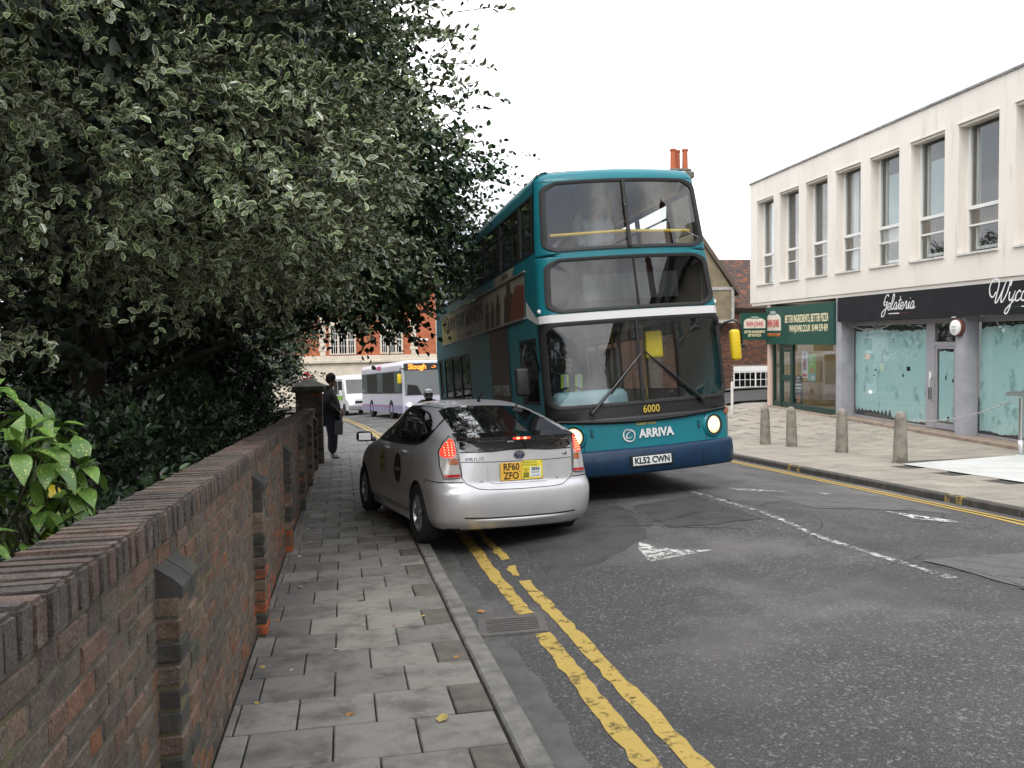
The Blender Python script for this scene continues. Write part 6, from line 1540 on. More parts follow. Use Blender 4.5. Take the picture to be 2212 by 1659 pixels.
def person(label, loc, rotz, P, skinm, topm, legm, shoem, hairm, hair='short', group=None, name='person', scale=1., vest=None, helmet=None, parent_fingers=True):
    """P: joint positions, facing +x. keys pelvis chest neck head, l/r shoulder elbow wrist hip knee ankle toe"""
    t = empty(name, loc, (0, 0, rotz), label, 'person', group); t.scale = (scale,)*3
    V = {k: Vector(v) for k, v in P.items()}
    hd = V['head']; up = (hd-V['neck']).normalized(); fw = Vector(P.get('face', (1, 0, 0))).normalized(); sd_ = up.cross(fw).normalized()
    J = {'pelvis': (V['pelvis'], .13), 'chest': (V['chest'], (.15, .12)), 'neckb': (V['neck']-up*.02, .055), 'neck': (V['neck']+up*.04, .052), 'jaw': (hd-up*.045+fw*.012, (.068, .066)), 'head': (hd+up*.02, (.079, .088)), 'top': (hd+up*.085-fw*.01, .066),
         'nose': (hd+fw*.105-up*.01, .016), 'chin': (hd+fw*.055-up*.085, .030)}
    E = chain('pelvis', 'chest', 'neckb', 'neck', 'jaw', 'head', 'top') + [('head', 'nose'), ('jaw', 'chin')]
    for s in 'lr':
        w_, e_ = V[s+'wrist'], V[s+'elbow']; d = (w_-e_).normalized(); side_ = d.cross(Vector((0, 0, 1))).normalized()
        J.update({s+'sh': (V[s+'shoulder'], .062), s+'el': (e_, .043), s+'wr': (w_, .029), s+'pm': (w_+d*.06, (.038, .022))})
        E += chain('chest', s+'sh', s+'el', s+'wr', s+'pm')
        for i in range(4):
            q = w_+d*.085+side_*(-.03+.02*i); ln = (.055, .068, .064, .048)[i]; bend = Vector((0, 0, -.4))
            J[s+'f%d' % i] = (q+d*.01, .0105); J[s+'g%d' % i] = (q+(d+bend*.6).normalized()*ln*.6, .0095); J[s+'h%d' % i] = (q+(d+bend*1.6).normalized()*ln*1.1, .008)
            E += chain(s+'pm', s+'f%d' % i, s+'g%d' % i, s+'h%d' % i)
        J[s+'t0'] = (w_+d*.035+side_*.04, .012); J[s+'t1'] = (w_+d*.07+side_*.058, .010); E += chain(s+'pm', s+'t0', s+'t1')
        J.update({s+'hip': (V[s+'hip'], .088), s+'kn': (V[s+'knee'], .058), s+'an': (V[s+'ankle'], .038)}); E += chain('pelvis', s+'hip', s+'kn', s+'an')
    skin('body', J, E, skinm, t)
    # clothes
    J = {'pelvis': (V['pelvis']-Vector((0, 0, .02)), (.165, .145)), 'waist': (V['pelvis'].lerp(V['chest'], .5), (.165, .14)), 'chest': (V['chest'], (.18, .145)), 'col': (V['neck']-up*.03, .085)}
    E = chain('pelvis', 'waist', 'chest', 'col')
    for s in 'lr':
        J.update({s+'sh': (V[s+'shoulder'], .084), s+'el': (V[s+'elbow'], .064), s+'wr': (V[s+'wrist'].lerp(V[s+'elbow'], .08), .046)}); E += chain('chest', s+'sh', s+'el', s+'wr')
    skin('jacket', J, E, topm, t, fat=1.62)
    if hair == 'bun':                     # hood lying on the shoulders
        b = MB(); b.rbox(-.13, .05, -.13, .13, -.07, .08, .06, 3); b.build('hood', topm, t, loc=V['neck']+Vector((-.05, 0, -.01)), smooth=True)
    J = {'pelvis': (V['pelvis']-Vector((0, 0, .0)), (.145, .13))}; E = []
    for s in 'lr':
        J.update({s+'hip': (V[s+'hip']-Vector((0, 0, .02)), .10), s+'kn': (V[s+'knee'], .078), s+'an': (V[s+'ankle']+Vector((0, 0, .01)), .062)}); E += chain('pelvis', s+'hip', s+'kn', s+'an')
    skin('trousers', J, E, legm, t, fat=1.5)
    for s in 'lr':
        a, tt = V[s+'ankle'], V[s+'toe']
        J = {'heel': (a-(tt-a).normalized()*.04-Vector((0, 0, .03)), (.042, .045)), 'mid': (a.lerp(tt, .5)-Vector((0, 0, .02)), (.045, .04)), 'toe': (tt, (.045, .030))}
        skin('shoe', J, chain('heel', 'mid', 'toe'), shoem, t, 1)
    if helmet is None:
        b = MB(); rg = random.Random(int(abs(loc[0]*100))+3); n = 12
        for i in range(7):
            pass
        bm = bmesh.new(); bmesh.ops.create_icosphere(bm, subdivisions=3, radius=1)
        for v in bm.verts:
            d = v.co.copy(); big = 1.0
            if hair == 'bun': big = 1.12+.05*math.sin(d.x*17+d.y*13)*math.cos(d.z*15)
            face_cut = max(0, d.x-.35)*max(0, .55-d.z)*1.6
            v.co = Vector((d.x*.098-face_cut*.10-.012, d.y*.092, d.z*.105+(.035 if d.z > -.3 else .055)))*big
        me = bpy.data.meshes.new('hair'); bm.to_mesh(me); bm.free(); me.materials.append(hairm); me.polygons.foreach_set('use_smooth', [True]*len(me.polygons))
        h_ = link('hair', me, t, hd+up*.012); h_.rotation_euler = (0, 0, math.atan2(fw.y, fw.x))
        if hair == 'bun':
            bm = bmesh.new(); bmesh.ops.create_icosphere(bm, subdivisions=3, radius=.10)
            for v in bm.verts: v.co *= 1+.10*math.sin(v.co.x*90)*math.sin(v.co.y*80+v.co.z*70)
            me = bpy.data.meshes.new('hair_bun'); bm.to_mesh(me); bm.free(); me.materials.append(hairm); link('hair_bun', me, t, hd+up*.10-fw*.03)
        for s in (-1, 1):
            b = MB(); b.lathe([(.0001, -.010), (.009, 0), (.0001, .010)], 8); b.build('eye', M_eye, t, loc=hd+fw*.088+sd_*s*.03+up*.012)
            b = MB(); b.rbox(-.02, .02, -.008, .008, -.03, .03, .007, 2); b.build('ear', skinm, t, loc=hd+sd_*s*.086-up*.0, smooth=True)
        b = MB(); b.rbox(-.006, .006, -.022, .022, -.005, .005, .004, 1); b.build('mouth', mat('lips', (.22, .07, .06), .6), t, loc=hd+fw*.086-up*.055, rot=(0, 0, math.atan2(fw.y, fw.x)))
    return t
STAND = dict(pelvis=(0, 0, .96), chest=(.0, 0, 1.27), neck=(.01, 0, 1.47), head=(.035, 0, 1.60), lshoulder=(-.0, .17, 1.40), lelbow=(-.03, .23, 1.14), lwrist=(.17, .14, 1.02), rshoulder=(0, -.17, 1.40), relbow=(-.03, -.23, 1.14), rwrist=(.17, -.15, 1.00),
             lhip=(0, .09, .93), lknee=(.02, .105, .51), lankle=(-.02, .11, .10), ltoe=(.14, .12, .045), rhip=(0, -.09, .93), rknee=(.05, -.095, .52), rankle=(.03, -.10, .10), rtoe=(.19, -.11, .045))
M_skb = mat('skin_brown', (.20, .105, .065), .55); M_skl = mat('skin_light', (.46, .29, .21), .55); M_jblack = mat('jacket_black', (.012, .012, .014), .85, c2=(.02, .02, .022), nscale=12); M_trk = mat('trousers_dark', (.022, .024, .032), .9, c2=(.03, .033, .045), nscale=10)
M_shg = mat('shoe_grey', (.30, .29, .28), .7); M_shb = mat('shoe_black', (.015, .015, .015), .5); M_hair = mat('hair_dark', (.022, .013, .010), .9, bump=(70, 1., .02)); M_hairb = mat('hair_brown', (.05, .032, .022), .8)
M_jgrey = mat('jacket_grey', (.55, .58, .62), .85); M_hiv = mat('hi_vis', (.50, .72, .06), .7); M_uni = mat('uniform_navy', (.02, .022, .035), .9); M_lav = mat('shirt_lavender', (.42, .42, .58), .9); M_jean = mat('jeans', (.05, .07, .13), .9); M_yelj = mat('jacket_yellow', (.62, .46, .03), .8)
pd = person('person in a black hooded jacket with hair tied up standing beside the gate pier', (-.30, 20.75, plane(20.75)-.005), R(-8), STAND, M_skb, M_jblack, M_trk, M_shg, M_hair, 'bun', scale=1.15)
tag(MB().rbox(-.10, .10, -.035, .035, -.17, .17, .03, 2).build('shoulder_bag', mat('bag_grey', (.16, .165, .18), .8), loc=(-.12, 20.53, plane(20.75)+.76), rot=(0, R(4), R(-8)), smooth=True), 'small grey bag held against the leg of the person by the pier', 'bag')
def sit(dx=0): return dict(pelvis=(0, 0, .55), chest=(-.02, 0, .88), neck=(.0, 0, 1.08), head=(.03, 0, 1.21), lshoulder=(0, .17, 1.01), lelbow=(.10, .22, .77), lwrist=(.34, .15, .75), rshoulder=(0, -.17, 1.01), relbow=(.10, -.22, .77), rwrist=(.34, -.15, .75),
            lhip=(.03, .09, .54), lknee=(.44, .11, .56), lankle=(.42, .11, .12), ltoe=(.58, .12, .05), rhip=(.03, -.09, .54), rknee=(.44, -.11, .56), rankle=(.42, -.11, .12), rtoe=(.58, -.12, .05))
bpy.context.view_layer.update()
def inbus(p): return (Matrix.Translation((3.85, 10.25, -.331)) @ Euler((-.054, R(-2.81), R(2.1))).to_matrix().to_4x4()) @ Vector(p)
def place(t, p): t.location = inbus(p); return t
place(person('bus driver in a yellow high visibility vest at the wheel of the double deck bus', (0, 0, 0), R(-88), sit(), M_skl, M_uni, M_uni, M_shb, M_hairb), (-.70, 1.22, .55))
vt = Vector(inbus((-.70, 1.22, .55)))
b = MB()
for s in (-1, 1): b.rbox(.095, .135, s*.10-.055, s*.10+.055, .62, 1.05, .015, 2)
b.mi = 1
for s in (-1, 1): b.rbox(.136, .142, s*.10-.025, s*.10+.025, .63, 1.04, .002, 1)
tag(b.build('safety_vest', [M_hiv, M_jgrey], loc=vt+Vector((0, -.06, .0)), rot=(0, 0, R(-88)), smooth=True), 'yellow safety vest with grey tape worn by the bus driver', 'vest')
st2 = dict(STAND); st2.update(face=(.9, .3, 0), neck=(.06, 0, 1.45), head=(.10, .02, 1.55))
place(person('standing passenger in a pale grey hooded coat on the upper deck of the bus', (0, 0, 0), R(-100), st2, M_skl, M_jgrey, M_trk, M_shb, M_hairb), (-.10, 1.45, 2.37))
place(person('seated passenger in a lavender shirt at a rear lower window of the double deck bus', (0, 0, 0), R(-90), sit(), M_skl, M_lav, M_trk, M_shb, M_hairb), (-.80, 7.62, .42))
# motorcyclist between the buses
mz = ROAD(2.2, 22.2)
mb = empty('motorcycle', (2.22, 22.2, mz), (-.054, 0, R(3)), 'dark motorcycle waiting behind the silver taxi', 'motorcycle')
for yy in (0, 1.35): wheel(mb, (0, yy, .30), .30, .12, .20, 1, 6)
b = MB(); b.rbox(-.13, .13, .45, .85, .62, .86, .07, 3); b.build('tank', M_blk, mb, smooth=True); b = MB(); b.rbox(-.12, .12, .84, 1.5, .66, .78, .04, 2); b.build('saddle', M_tyre, mb, smooth=True)
b = MB(); b.rbox(-.15, .15, .42, .95, .28, .60, .05, 2); b.build('engine', M_darkmetal, mb, smooth=True); b = MB(); b.tube([(0, .0, .30), (0, .28, .82), (0, .34, .98)], .035, 8); b.build('fork', M_rim, mb); b = MB(); b.tube([(-.36, .42, 1.02), (-.2, .32, 1.0), (.2, .32, 1.0), (.36, .42, 1.02)], .014, 8); b.build('handlebar', M_blk, mb)
b = MB(); b.lathe([(.09, .12), (.095, .0), (.06, -.03), (.0001, -.035)], 16, 'y', (0, .2, .86)); b.build('headlight', M_lensc, mb, smooth=True); b = MB(); b.tube([(.13, .9, .35), (.15, 1.5, .42)], .04, 10); b.build('exhaust', M_rim, mb)
rd = sit(); rd.update(pelvis=(0, 0, .84), chest=(.10, 0, 1.12), neck=(.16, 0, 1.28), head=(.20, 0, 1.40), lshoulder=(.12, .18, 1.22), lelbow=(.38, .28, 1.06), lwrist=(.52, .30, 1.03), rshoulder=(.12, -.18, 1.22), relbow=(.38, -.28, 1.06), rwrist=(.52, -.30, 1.03), lhip=(.02, .10, .82), lknee=(.38, .22, .66), lankle=(.18, .20, .32), ltoe=(.34, .22, .25), rhip=(.02, -.10, .82), rknee=(.38, -.22, .66), rankle=(.18, -.20, .32), rtoe=(.34, -.22, .25))
rider = person('motorcyclist in black leathers and a chrome striped helmet behind the silver taxi', (2.26, 23.15, mz-.05), R(-90), rd, M_skl, M_jblack, M_trk, M_shb, M_hair, helmet=1)
hp = Vector((0, 0, 0)); hl_ = empty('helmet', (.21, 0, 1.425), parent=rider)
bm = bmesh.new(); bmesh.ops.create_uvsphere(bm, u_segments=24, v_segments=16, radius=1)
for f in [f for f in bm.faces if f.calc_center_median().x > .55 and -.25 < f.calc_center_median().z < .32 and abs(f.calc_center_median().y) < .75]: bm.faces.remove(f)
for v in bm.verts: v.co = Vector((v.co.x*.155, v.co.y*.135, v.co.z*.15 if v.co.z > -.8 else -.125))
me = bpy.data.meshes.new('shell'); bm.to_mesh(me); bm.free(); me.materials.append(mat('helmet_silver', (.20, .20, .21), .2, .8, coat=1)); me.polygons.foreach_set('use_smooth', [True]*len(me.polygons)); link('shell', me, hl_)
b = MB(); b.rbox(.06, .165, -.10, .10, -.14, -.055, .03, 2); b.build('chin_bar', M_blk, hl_, smooth=True)
b = MB(); b.grid(lambda u, v: (.158*math.cos(u)*math.cos(v), .14*math.sin(u)*math.cos(v), .152*math.sin(v)), [R(a) for a in range(-60, 61, 10)], [R(20), R(35), R(50)]); b.build('visor', M_glossb, hl_, smooth=True)
# distant pedestrians
person('distant pedestrian in a dark jacket and jeans walking away beyond the white hatchback', (-3.1, 97, -5.35), R(80), STAND, M_skb, M_jblack, M_jean, M_shb, M_hair, group='pedestrians at the bottom of the hill')
person('distant pedestrian in a yellow jacket walking beyond the white hatchback', (-4.3, 94, -5.3), R(80), STAND, M_skl, M_yelj, M_trk, M_shb, M_hairb, group='pedestrians at the bottom of the hill')
sg = empty('no_entry_sign', (-3.0, 74, plane(74)-.1), (0, 0, R(-2)), 'round red no entry sign on a grey pole at the far corner', 'sign')
b = MB(); b.tube([(0, 0, 0), (0, 0, 3.3)], .045, 8); b.build('pole', M_rim, sg); b = MB(); b.lathe([(.37, .0), (.37, -.02)], 24, 'y', (0, -.05, 2.9)); b.build('disc', mat('sign_red', (.55, .02, .03), .4), sg); MB().box(-.26, .26, -.078, -.0705, 2.83, 2.97).build('bar', M_bwhite, sg)
# ------------------------------------------------------------------ plants
rs = np.random.RandomState(11)
def unit(a): return a/np.maximum(1e-9, np.linalg.norm(a, axis=-1, keepdims=True))
def frames(d, nrm):
    d = unit(d); s = unit(np.cross(nrm, d)); n = np.cross(d, s); return d, s, n
T_HOLLY = np.array([(0, 0, 0), (.28, .40, .16), (.68, .42, .20), (1, 0, .0), (.68, -.42, .20), (.28, -.40, .16),
                    (.07, 0, .0), (.31, .295, .11), (.65, .30, .135), (.89, 0, .0), (.65, -.30, .135), (.31, -.295, .11)])
F_HOLLY = [(i, (i+1) % 6, 6+(i+1) % 6, 6+i) for i in range(6)] + [(6, 7, 8, 9), (6, 9, 10, 11)]
MI_HOLLY = [1]*6 + [0]*2
T_LEAF = np.array([(0, 0, 0), (.30, .46, .14), (.68, .38, .16), (1, 0, -.05), (.68, -.38, .16), (.30, -.46, .14)])
F_LEAF = [(0, 1, 2, 3), (0, 3, 4, 5)]
def leaf_mesh(name, pos, d, nrm, ln, wd, T, F, MI, mats, tint=None, smooth=False):
    """tint: per leaf offset of the material index"""
    d, s, n = frames(d, nrm); k = len(T); N = len(pos)
    V = (pos[:, None] + d[:, None]*(T[None, :, 0:1]*ln[:, None, None]) + s[:, None]*(T[None, :, 1:2]*wd[:, None, None]) + n[:, None]*(T[None, :, 2:3]*wd[:, None, None])).reshape(-1, 3)
    fl = np.array([i for f in F for i in f]); lens = np.array([len(f) for f in F])
    loops_ = (np.arange(N)[:, None]*k + fl[None]).ravel(); tot = np.tile(lens, N); st_ = np.concatenate([[0], np.cumsum(tot)[:-1]])
    me = bpy.data.meshes.new(name); me.vertices.add(len(V)); me.vertices.foreach_set('co', V.astype('f').ravel())
    me.loops.add(len(loops_)); me.loops.foreach_set('vertex_index', loops_.astype('i')); me.polygons.add(len(tot)); me.polygons.foreach_set('loop_start', st_.astype('i')); me.polygons.foreach_set('loop_total', tot.astype('i'))
    mi = np.tile(np.array(MI), N)
    if tint is not None: mi = mi + np.repeat(tint, len(F))
    for m in mats: me.materials.append(m)
    me.polygons.foreach_set('material_index', mi.astype('i')); me.update(calc_edges=True); me.validate()
    return me
def boughs(cen, rad, n_b, n_t, n_l, bough_r, twig_l, leaf_l, cam_bias=.8, rmin=.78, flat=.55, zmin=None, droop=.15, seed=1, sel=None):
    """leaf positions/directions: boughs on a bumpy ellipsoid, each a fan of twigs, each twig set with leaves"""
    r_ = np.random.RandomState(seed); cen = np.array(cen); rad = np.array(rad)
    tocam = unit((np.array([0, 0, 1.7])-cen)/rad); D = []
    while len(D) < n_b:
        v = unit(r_.normal(size=3)); p = cen+rad*v
        if zmin is not None and p[2] < zmin(p): continue
        if r_.rand() < cam_bias and v.dot(tocam) < -.05: continue
        if sel is not None and not sel(p): continue
        D.append(v)
    D = np.array(D)
    bump = 1 + .10*np.sin(D[:, 0]*7+1)*np.sin(D[:, 2]*8+2) + .07*np.sin(D[:, 1]*15)*np.cos(D[:, 2]*13)
    fr = rmin+(1-rmin)*r_.rand(n_b)**.6
    B = cen + rad*D*(bump*fr)[:, None]
    out_ = unit(D/rad); out_[:, 2] = out_[:, 2]*flat + .05 - droop*r_.rand(n_b); out_ = unit(out_)
    tw_p = np.repeat(B, n_t, 0) + r_.normal(size=(n_b*n_t, 3))*bough_r*np.array([1, 1, .45])
    tw_d = unit(np.repeat(out_, n_t, 0) + r_.normal(size=(n_b*n_t, 3))*np.array([.55, .55, .35]))
    tl = twig_l*(.6+.8*r_.rand(n_b*n_t))
    t = (np.arange(n_l)+.3)/n_l
    P = (tw_p[:, None] + tw_d[:, None]*(t[None, :, None]*tl[:, None, None]) - np.array([0, 0, 1.])*(t[None, :, None]**2*tl[:, None, None]*droop)).reshape(-1, 3)
    td = np.repeat(tw_d, n_l, 0); N = len(P)
    ax1 = unit(np.cross(td, np.array([.13, .21, 1.]))); ax2 = np.cross(td, ax1)
    ph = np.tile(np.arange(n_l)*2.39996, n_b*n_t) + np.repeat(r_.rand(n_b*n_t)*6.28, n_l)
    perp = ax1*np.cos(ph)[:, None] + ax2*np.sin(ph)[:, None]
    d = unit(td*.8 + perp*.8 + r_.normal(size=(N, 3))*.22 + np.array([0, 0, .10]))
    nrm = unit(td*.55 - perp*.55 + np.array([0, 0, 1.])*.8 + r_.normal(size=(N, 3))*.30)
    ln = leaf_l*(.65+.6*r_.rand(N)); tip = np.tile(t, n_b*n_t)
    return P, d, nrm, ln, tip, (tw_p, tw_d, tl)
M_hg = mat('holly_green', (.048, .078, .040), .26, spec=.9); M_hg2 = mat('holly_green_young', (.085, .145, .055), .28, spec=.8); M_hc = mat('holly_cream_edge', (.34, .37, .20), .42); M_hc2 = mat('holly_cream_edge_young', (.44, .52, .24), .42)
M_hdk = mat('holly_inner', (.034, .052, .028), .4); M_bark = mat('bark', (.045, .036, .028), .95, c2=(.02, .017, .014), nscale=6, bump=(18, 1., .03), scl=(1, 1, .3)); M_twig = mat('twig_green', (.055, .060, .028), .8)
def limb(name, pts, r0, r1, m, parent, n=8):
    pts = [Vector(p) for p in pts]; k = 14; out_ = []
    for i in range(k+1):
        t = i/k*(len(pts)-1); j = min(int(t), len(pts)-2); f = t-j; out_.append(pts[j].lerp(pts[j+1], f) + Vector((math.sin(i*1.7)*.03, math.cos(i*2.3)*.03, 0))*(1 if 0 < i < k else 0))
    b = MB(); b.tube(out_, [r0+(r1-r0)*i/k for i in range(k+1)], n); return b.build(name, m, parent, smooth=True)
HC, HR = (-2.75, 9.5, 4.7), (3.75, 4.7, 3.75)
def holly_low(p):      # ragged underside of the crown: lower towards the trunk, lifted over the street
    return 1.75 + .35*max(0, p[0]+1.2) + .10*math.sin(p[0]*3)+.12*math.sin(p[1]*2.1)
holly = empty('holly_tree', (-2.65, 10.0, plane(10.0)-.1), (0, 0, 0), 'large variegated holly tree with cream edged leaves hanging over the brick wall', 'tree')
ho = Vector(holly.location)
def loc_(P, o): return P-np.array(o)[None]
P, d, nr, ln, tip, tw = boughs(HC, HR, 1000, 8, 12, .27, .34, .070, .86, .80, .5, holly_low, seed=2, sel=lambda p: p[0] < .62)
tint = np.where((tip > .75) & (rs.rand(len(P)) < .35), 2, 0)
# the 300 leaves that show largest become leaves of their own
camp = np.array([0, 0, 1.66]); dist = np.linalg.norm(P-camp, axis=1)
az = np.degrees(np.arctan2(P[:, 0], P[:, 1]))-11.26; inview = (az > -31) & (az < 10)
ordr = np.argsort(np.where(inview, dist, 99))[:290]; mask = np.ones(len(P), bool); mask[ordr] = False
me = leaf_mesh('foliage', loc_(P[mask], ho), d[mask], nr[mask], ln[mask], ln[mask]*.55, T_HOLLY, F_HOLLY, MI_HOLLY, [M_hg, M_hc, M_hg2, M_hc2], tint[mask])
tag(link('foliage', me, holly), kind='stuff')
one = []
for mm_ in ([M_hg, M_hc], [M_hg2, M_hc2]):
    one.append(leaf_mesh('leaf', np.zeros((1, 3)), np.array([[1., 0, 0]]), np.array([[0, 0, 1.]]), np.ones(1), np.ones(1)*.58, T_HOLLY, F_HOLLY, MI_HOLLY, mm_))
D_, S_, N_ = frames(d[ordr], nr[ordr])
for k, i in enumerate(ordr):
    o = bpy.data.objects.new('leaf', one[1 if tint[i] else 0]); col.objects.link(o); o.parent = holly
    o.matrix_basis = Matrix(((D_[k][0], S_[k][0], N_[k][0], P[i][0]-ho.x), (D_[k][1], S_[k][1], N_[k][1], P[i][1]-ho.y), (D_[k][2], S_[k][2], N_[k][2], P[i][2]-ho.z), (0, 0, 0, 1))) @ Matrix.Diagonal((ln[i],)*3 + (1,))
# inner leaves, the deep shade of the crown put into a darker green
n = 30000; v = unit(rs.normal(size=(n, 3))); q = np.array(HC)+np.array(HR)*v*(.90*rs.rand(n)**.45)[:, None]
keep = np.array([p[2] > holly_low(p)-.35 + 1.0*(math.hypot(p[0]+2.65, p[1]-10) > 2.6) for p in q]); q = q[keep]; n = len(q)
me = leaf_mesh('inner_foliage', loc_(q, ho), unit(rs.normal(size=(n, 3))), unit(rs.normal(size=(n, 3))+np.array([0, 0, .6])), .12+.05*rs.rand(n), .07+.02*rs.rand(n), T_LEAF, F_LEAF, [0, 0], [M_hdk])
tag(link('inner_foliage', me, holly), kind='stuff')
b = MB(); tp, td, tl = tw
for i in range(0, len(tp), 2):
    a = Vector(tp[i])-ho; b.tube([a-Vector(td[i])*.15, a+Vector(td[i])*tl[i]*.9], [.006, .002], 3, cap=False)
tag(b.build('twigs', M_twig, holly), kind='stuff')
limb('trunk', [(0, 0, -.4), (.02, 0, .8), (-.03, .02, 1.8), (0, 0, 3.2), (.05, 0, 5.5)], .19, .08, M_bark, holly, 12)
limb('trunk', [(-.16, .25, -.4), (-.2, .28, .9), (-.3, .3, 2.2), (-.6, .5, 4.2)], .11, .05, M_bark, holly, 10)
rg = random.Random(8)
for i in range(16):
    a = i*2.4; hgt = 1.7+i*.26; rr_ = 2.0+rg.random()*1.2
    limb('branch', [(0, 0, hgt), (rr_*.5*math.cos(a), rr_*.5*math.sin(a), hgt+.5), (rr_*math.cos(a), rr_*math.sin(a)*1.15, hgt+.6+rg.uniform(-.2, .5))], .055, .012, M_bark, holly, 7)
limb('branch', [(.1, -1.5, 3.6), (1.2, -2.0, 4.4), (2.4, -2.2, 5.2)], .05, .02, M_bark, holly, 7); limb('branch', [(.3, .2, 2.9), (1.6, -.6, 2.9), (3.0, -.9, 3.3)], .05, .02, M_bark, holly, 7)

# broadleaf tree behind the holly
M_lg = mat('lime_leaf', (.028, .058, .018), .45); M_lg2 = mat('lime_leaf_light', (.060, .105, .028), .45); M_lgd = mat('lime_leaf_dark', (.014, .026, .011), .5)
lime = empty('broadleaf_tree', (-2.3, 16.2, plane(16.2)-.1), (0, 0, 0), 'tall dark green broadleaf tree growing behind the holly', 'tree'); lo = Vector(lime.location)
LC, LR = (-1.7, 15.6, 5.3), (3.35, 4.2, 5.0)
low2 = lambda p: max(1.85 if p[0] > -1.6 else 1.4, 1.3+1.30*(p[0]-.45))
P, d, nr, ln, tip, tw = boughs(LC, LR, 760, 8, 9, .34, .5, .112, .75, .78, .6, low2, droop=.3, seed=5, sel=lambda p: p[0] < 1.65-.34*max(0, p[2]-4.9))
P2, d2, nr2, ln2, tip2, tw2 = boughs((-.9, 15.2, 4.6), (2.8, 3.6, 3.2), 70, 6, 14, .22, .8, .095, .4, .92, .5, lambda p: 2.2 + .35*max(0, p[0]), droop=.1, seed=9, sel=lambda p: p[0] > .4 and p[2] < 4.7)
P = np.concatenate([P, P2]); d = np.concatenate([d, d2]); nr = np.concatenate([nr, nr2]); ln = np.concatenate([ln, ln2])
me = leaf_mesh('foliage', loc_(P, lo), d, nr, ln, ln*.85, T_LEAF, F_LEAF, [0, 0], [M_lg, M_lg2, M_lgd], np.where(rs.rand(len(P)) < .22, 1, np.where(rs.rand(len(P)) < .2, 2, 0))); tag(link('foliage', me, lime), kind='stuff')
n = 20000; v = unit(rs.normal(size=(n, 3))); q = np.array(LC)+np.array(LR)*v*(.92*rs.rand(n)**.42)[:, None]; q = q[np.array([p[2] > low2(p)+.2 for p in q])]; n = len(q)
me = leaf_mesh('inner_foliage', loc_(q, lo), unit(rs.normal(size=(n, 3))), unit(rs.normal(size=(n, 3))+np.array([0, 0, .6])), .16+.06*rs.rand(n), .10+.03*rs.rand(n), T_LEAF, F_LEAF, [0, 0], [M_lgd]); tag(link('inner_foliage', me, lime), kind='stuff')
b = MB()
for (tp, td, tl, st_) in (tw+(4,), tw2+(1,)):
    for i in range(0, len(tp), st_):
        a = Vector(tp[i])-lo; b.tube([a-Vector(td[i])*.2, a+Vector(td[i])*tl[i]*.95-Vector((0, 0, tl[i]*.12))], [.008, .002], 3, cap=False)
tag(b.build('twigs', M_twig, lime), kind='stuff')
limb('trunk', [(0, 0, -.4), (.05, 0, 1.5), (.0, 0, 3.5), (.2, 0, 7.5)], .24, .08, M_bark, lime, 12)
for i in range(12):
    a = i*2.4+1; hgt = 2.2+i*.45; rr_ = 2.2+rg.random()*.8
    limb('branch', [(0, 0, hgt), (rr_*.5*math.cos(a)+.3, rr_*.5*math.sin(a), hgt+.5), (rr_*math.cos(a)+.8, rr_*math.sin(a), hgt+1.0)], .07, .015, M_bark, lime, 7)

# more trees down the hill on the garden side
def far_tree(label, base, cen, rad, seed):
    t = empty('broadleaf_tree', (base[0], base[1], plane(base[1])-.1), (0, 0, 0), label, 'tree'); o_ = Vector(t.location)
    P, d, nr, ln, tip, tw = boughs(cen, rad, 420, 7, 8, .45, .6, .15, .5, .72, .6, None, droop=.2, seed=seed); r_ = np.random.RandomState(seed)
    tag(link('foliage', leaf_mesh('foliage', loc_(P, o_), d, nr, ln, ln*.85, T_LEAF, F_LEAF, [0, 0], [M_lg, M_lg2, M_lgd], r_.randint(0, 3, len(P))), t), kind='stuff')
    limb('trunk', [(0, 0, -.3), (.1, 0, 2.5), (cen[0]-o_.x, cen[1]-o_.y, cen[2]-o_.z+rad[2]*.6)], .28, .07, M_bark, t, 10)
    for i in range(7):
        a = i*2.4; limb('branch', [(.1, 0, 2.2+i*.3), (cen[0]-o_.x+rad[0]*.6*math.cos(a), cen[1]-o_.y+rad[1]*.6*math.sin(a), cen[2]-o_.z+rad[2]*.3*math.sin(i))], .09, .02, M_bark, t, 6)
far_tree('rounded broadleaf tree down the hill beyond the gate pier', (-5.0, 30), (-5.0, 30, 3.4), (3.6, 4.2, 4.2), 51)
far_tree('broadleaf tree farthest down the hill on the garden side', (-5.2, 41), (-5.3, 41, 3.0), (3.7, 4.5, 4.6), 52)
far_tree('broadleaf tree at the bend of the road behind the minibus', (-8.0, 53), (-8.2, 53, 2.6), (4.2, 4.5, 4.8), 54)
far_tree('broadleaf tree over the garden wall uphill of the holly', (-3.6, -3.5), (-3.6, -3.5, 4.6), (3.2, 4.0, 3.6), 53)
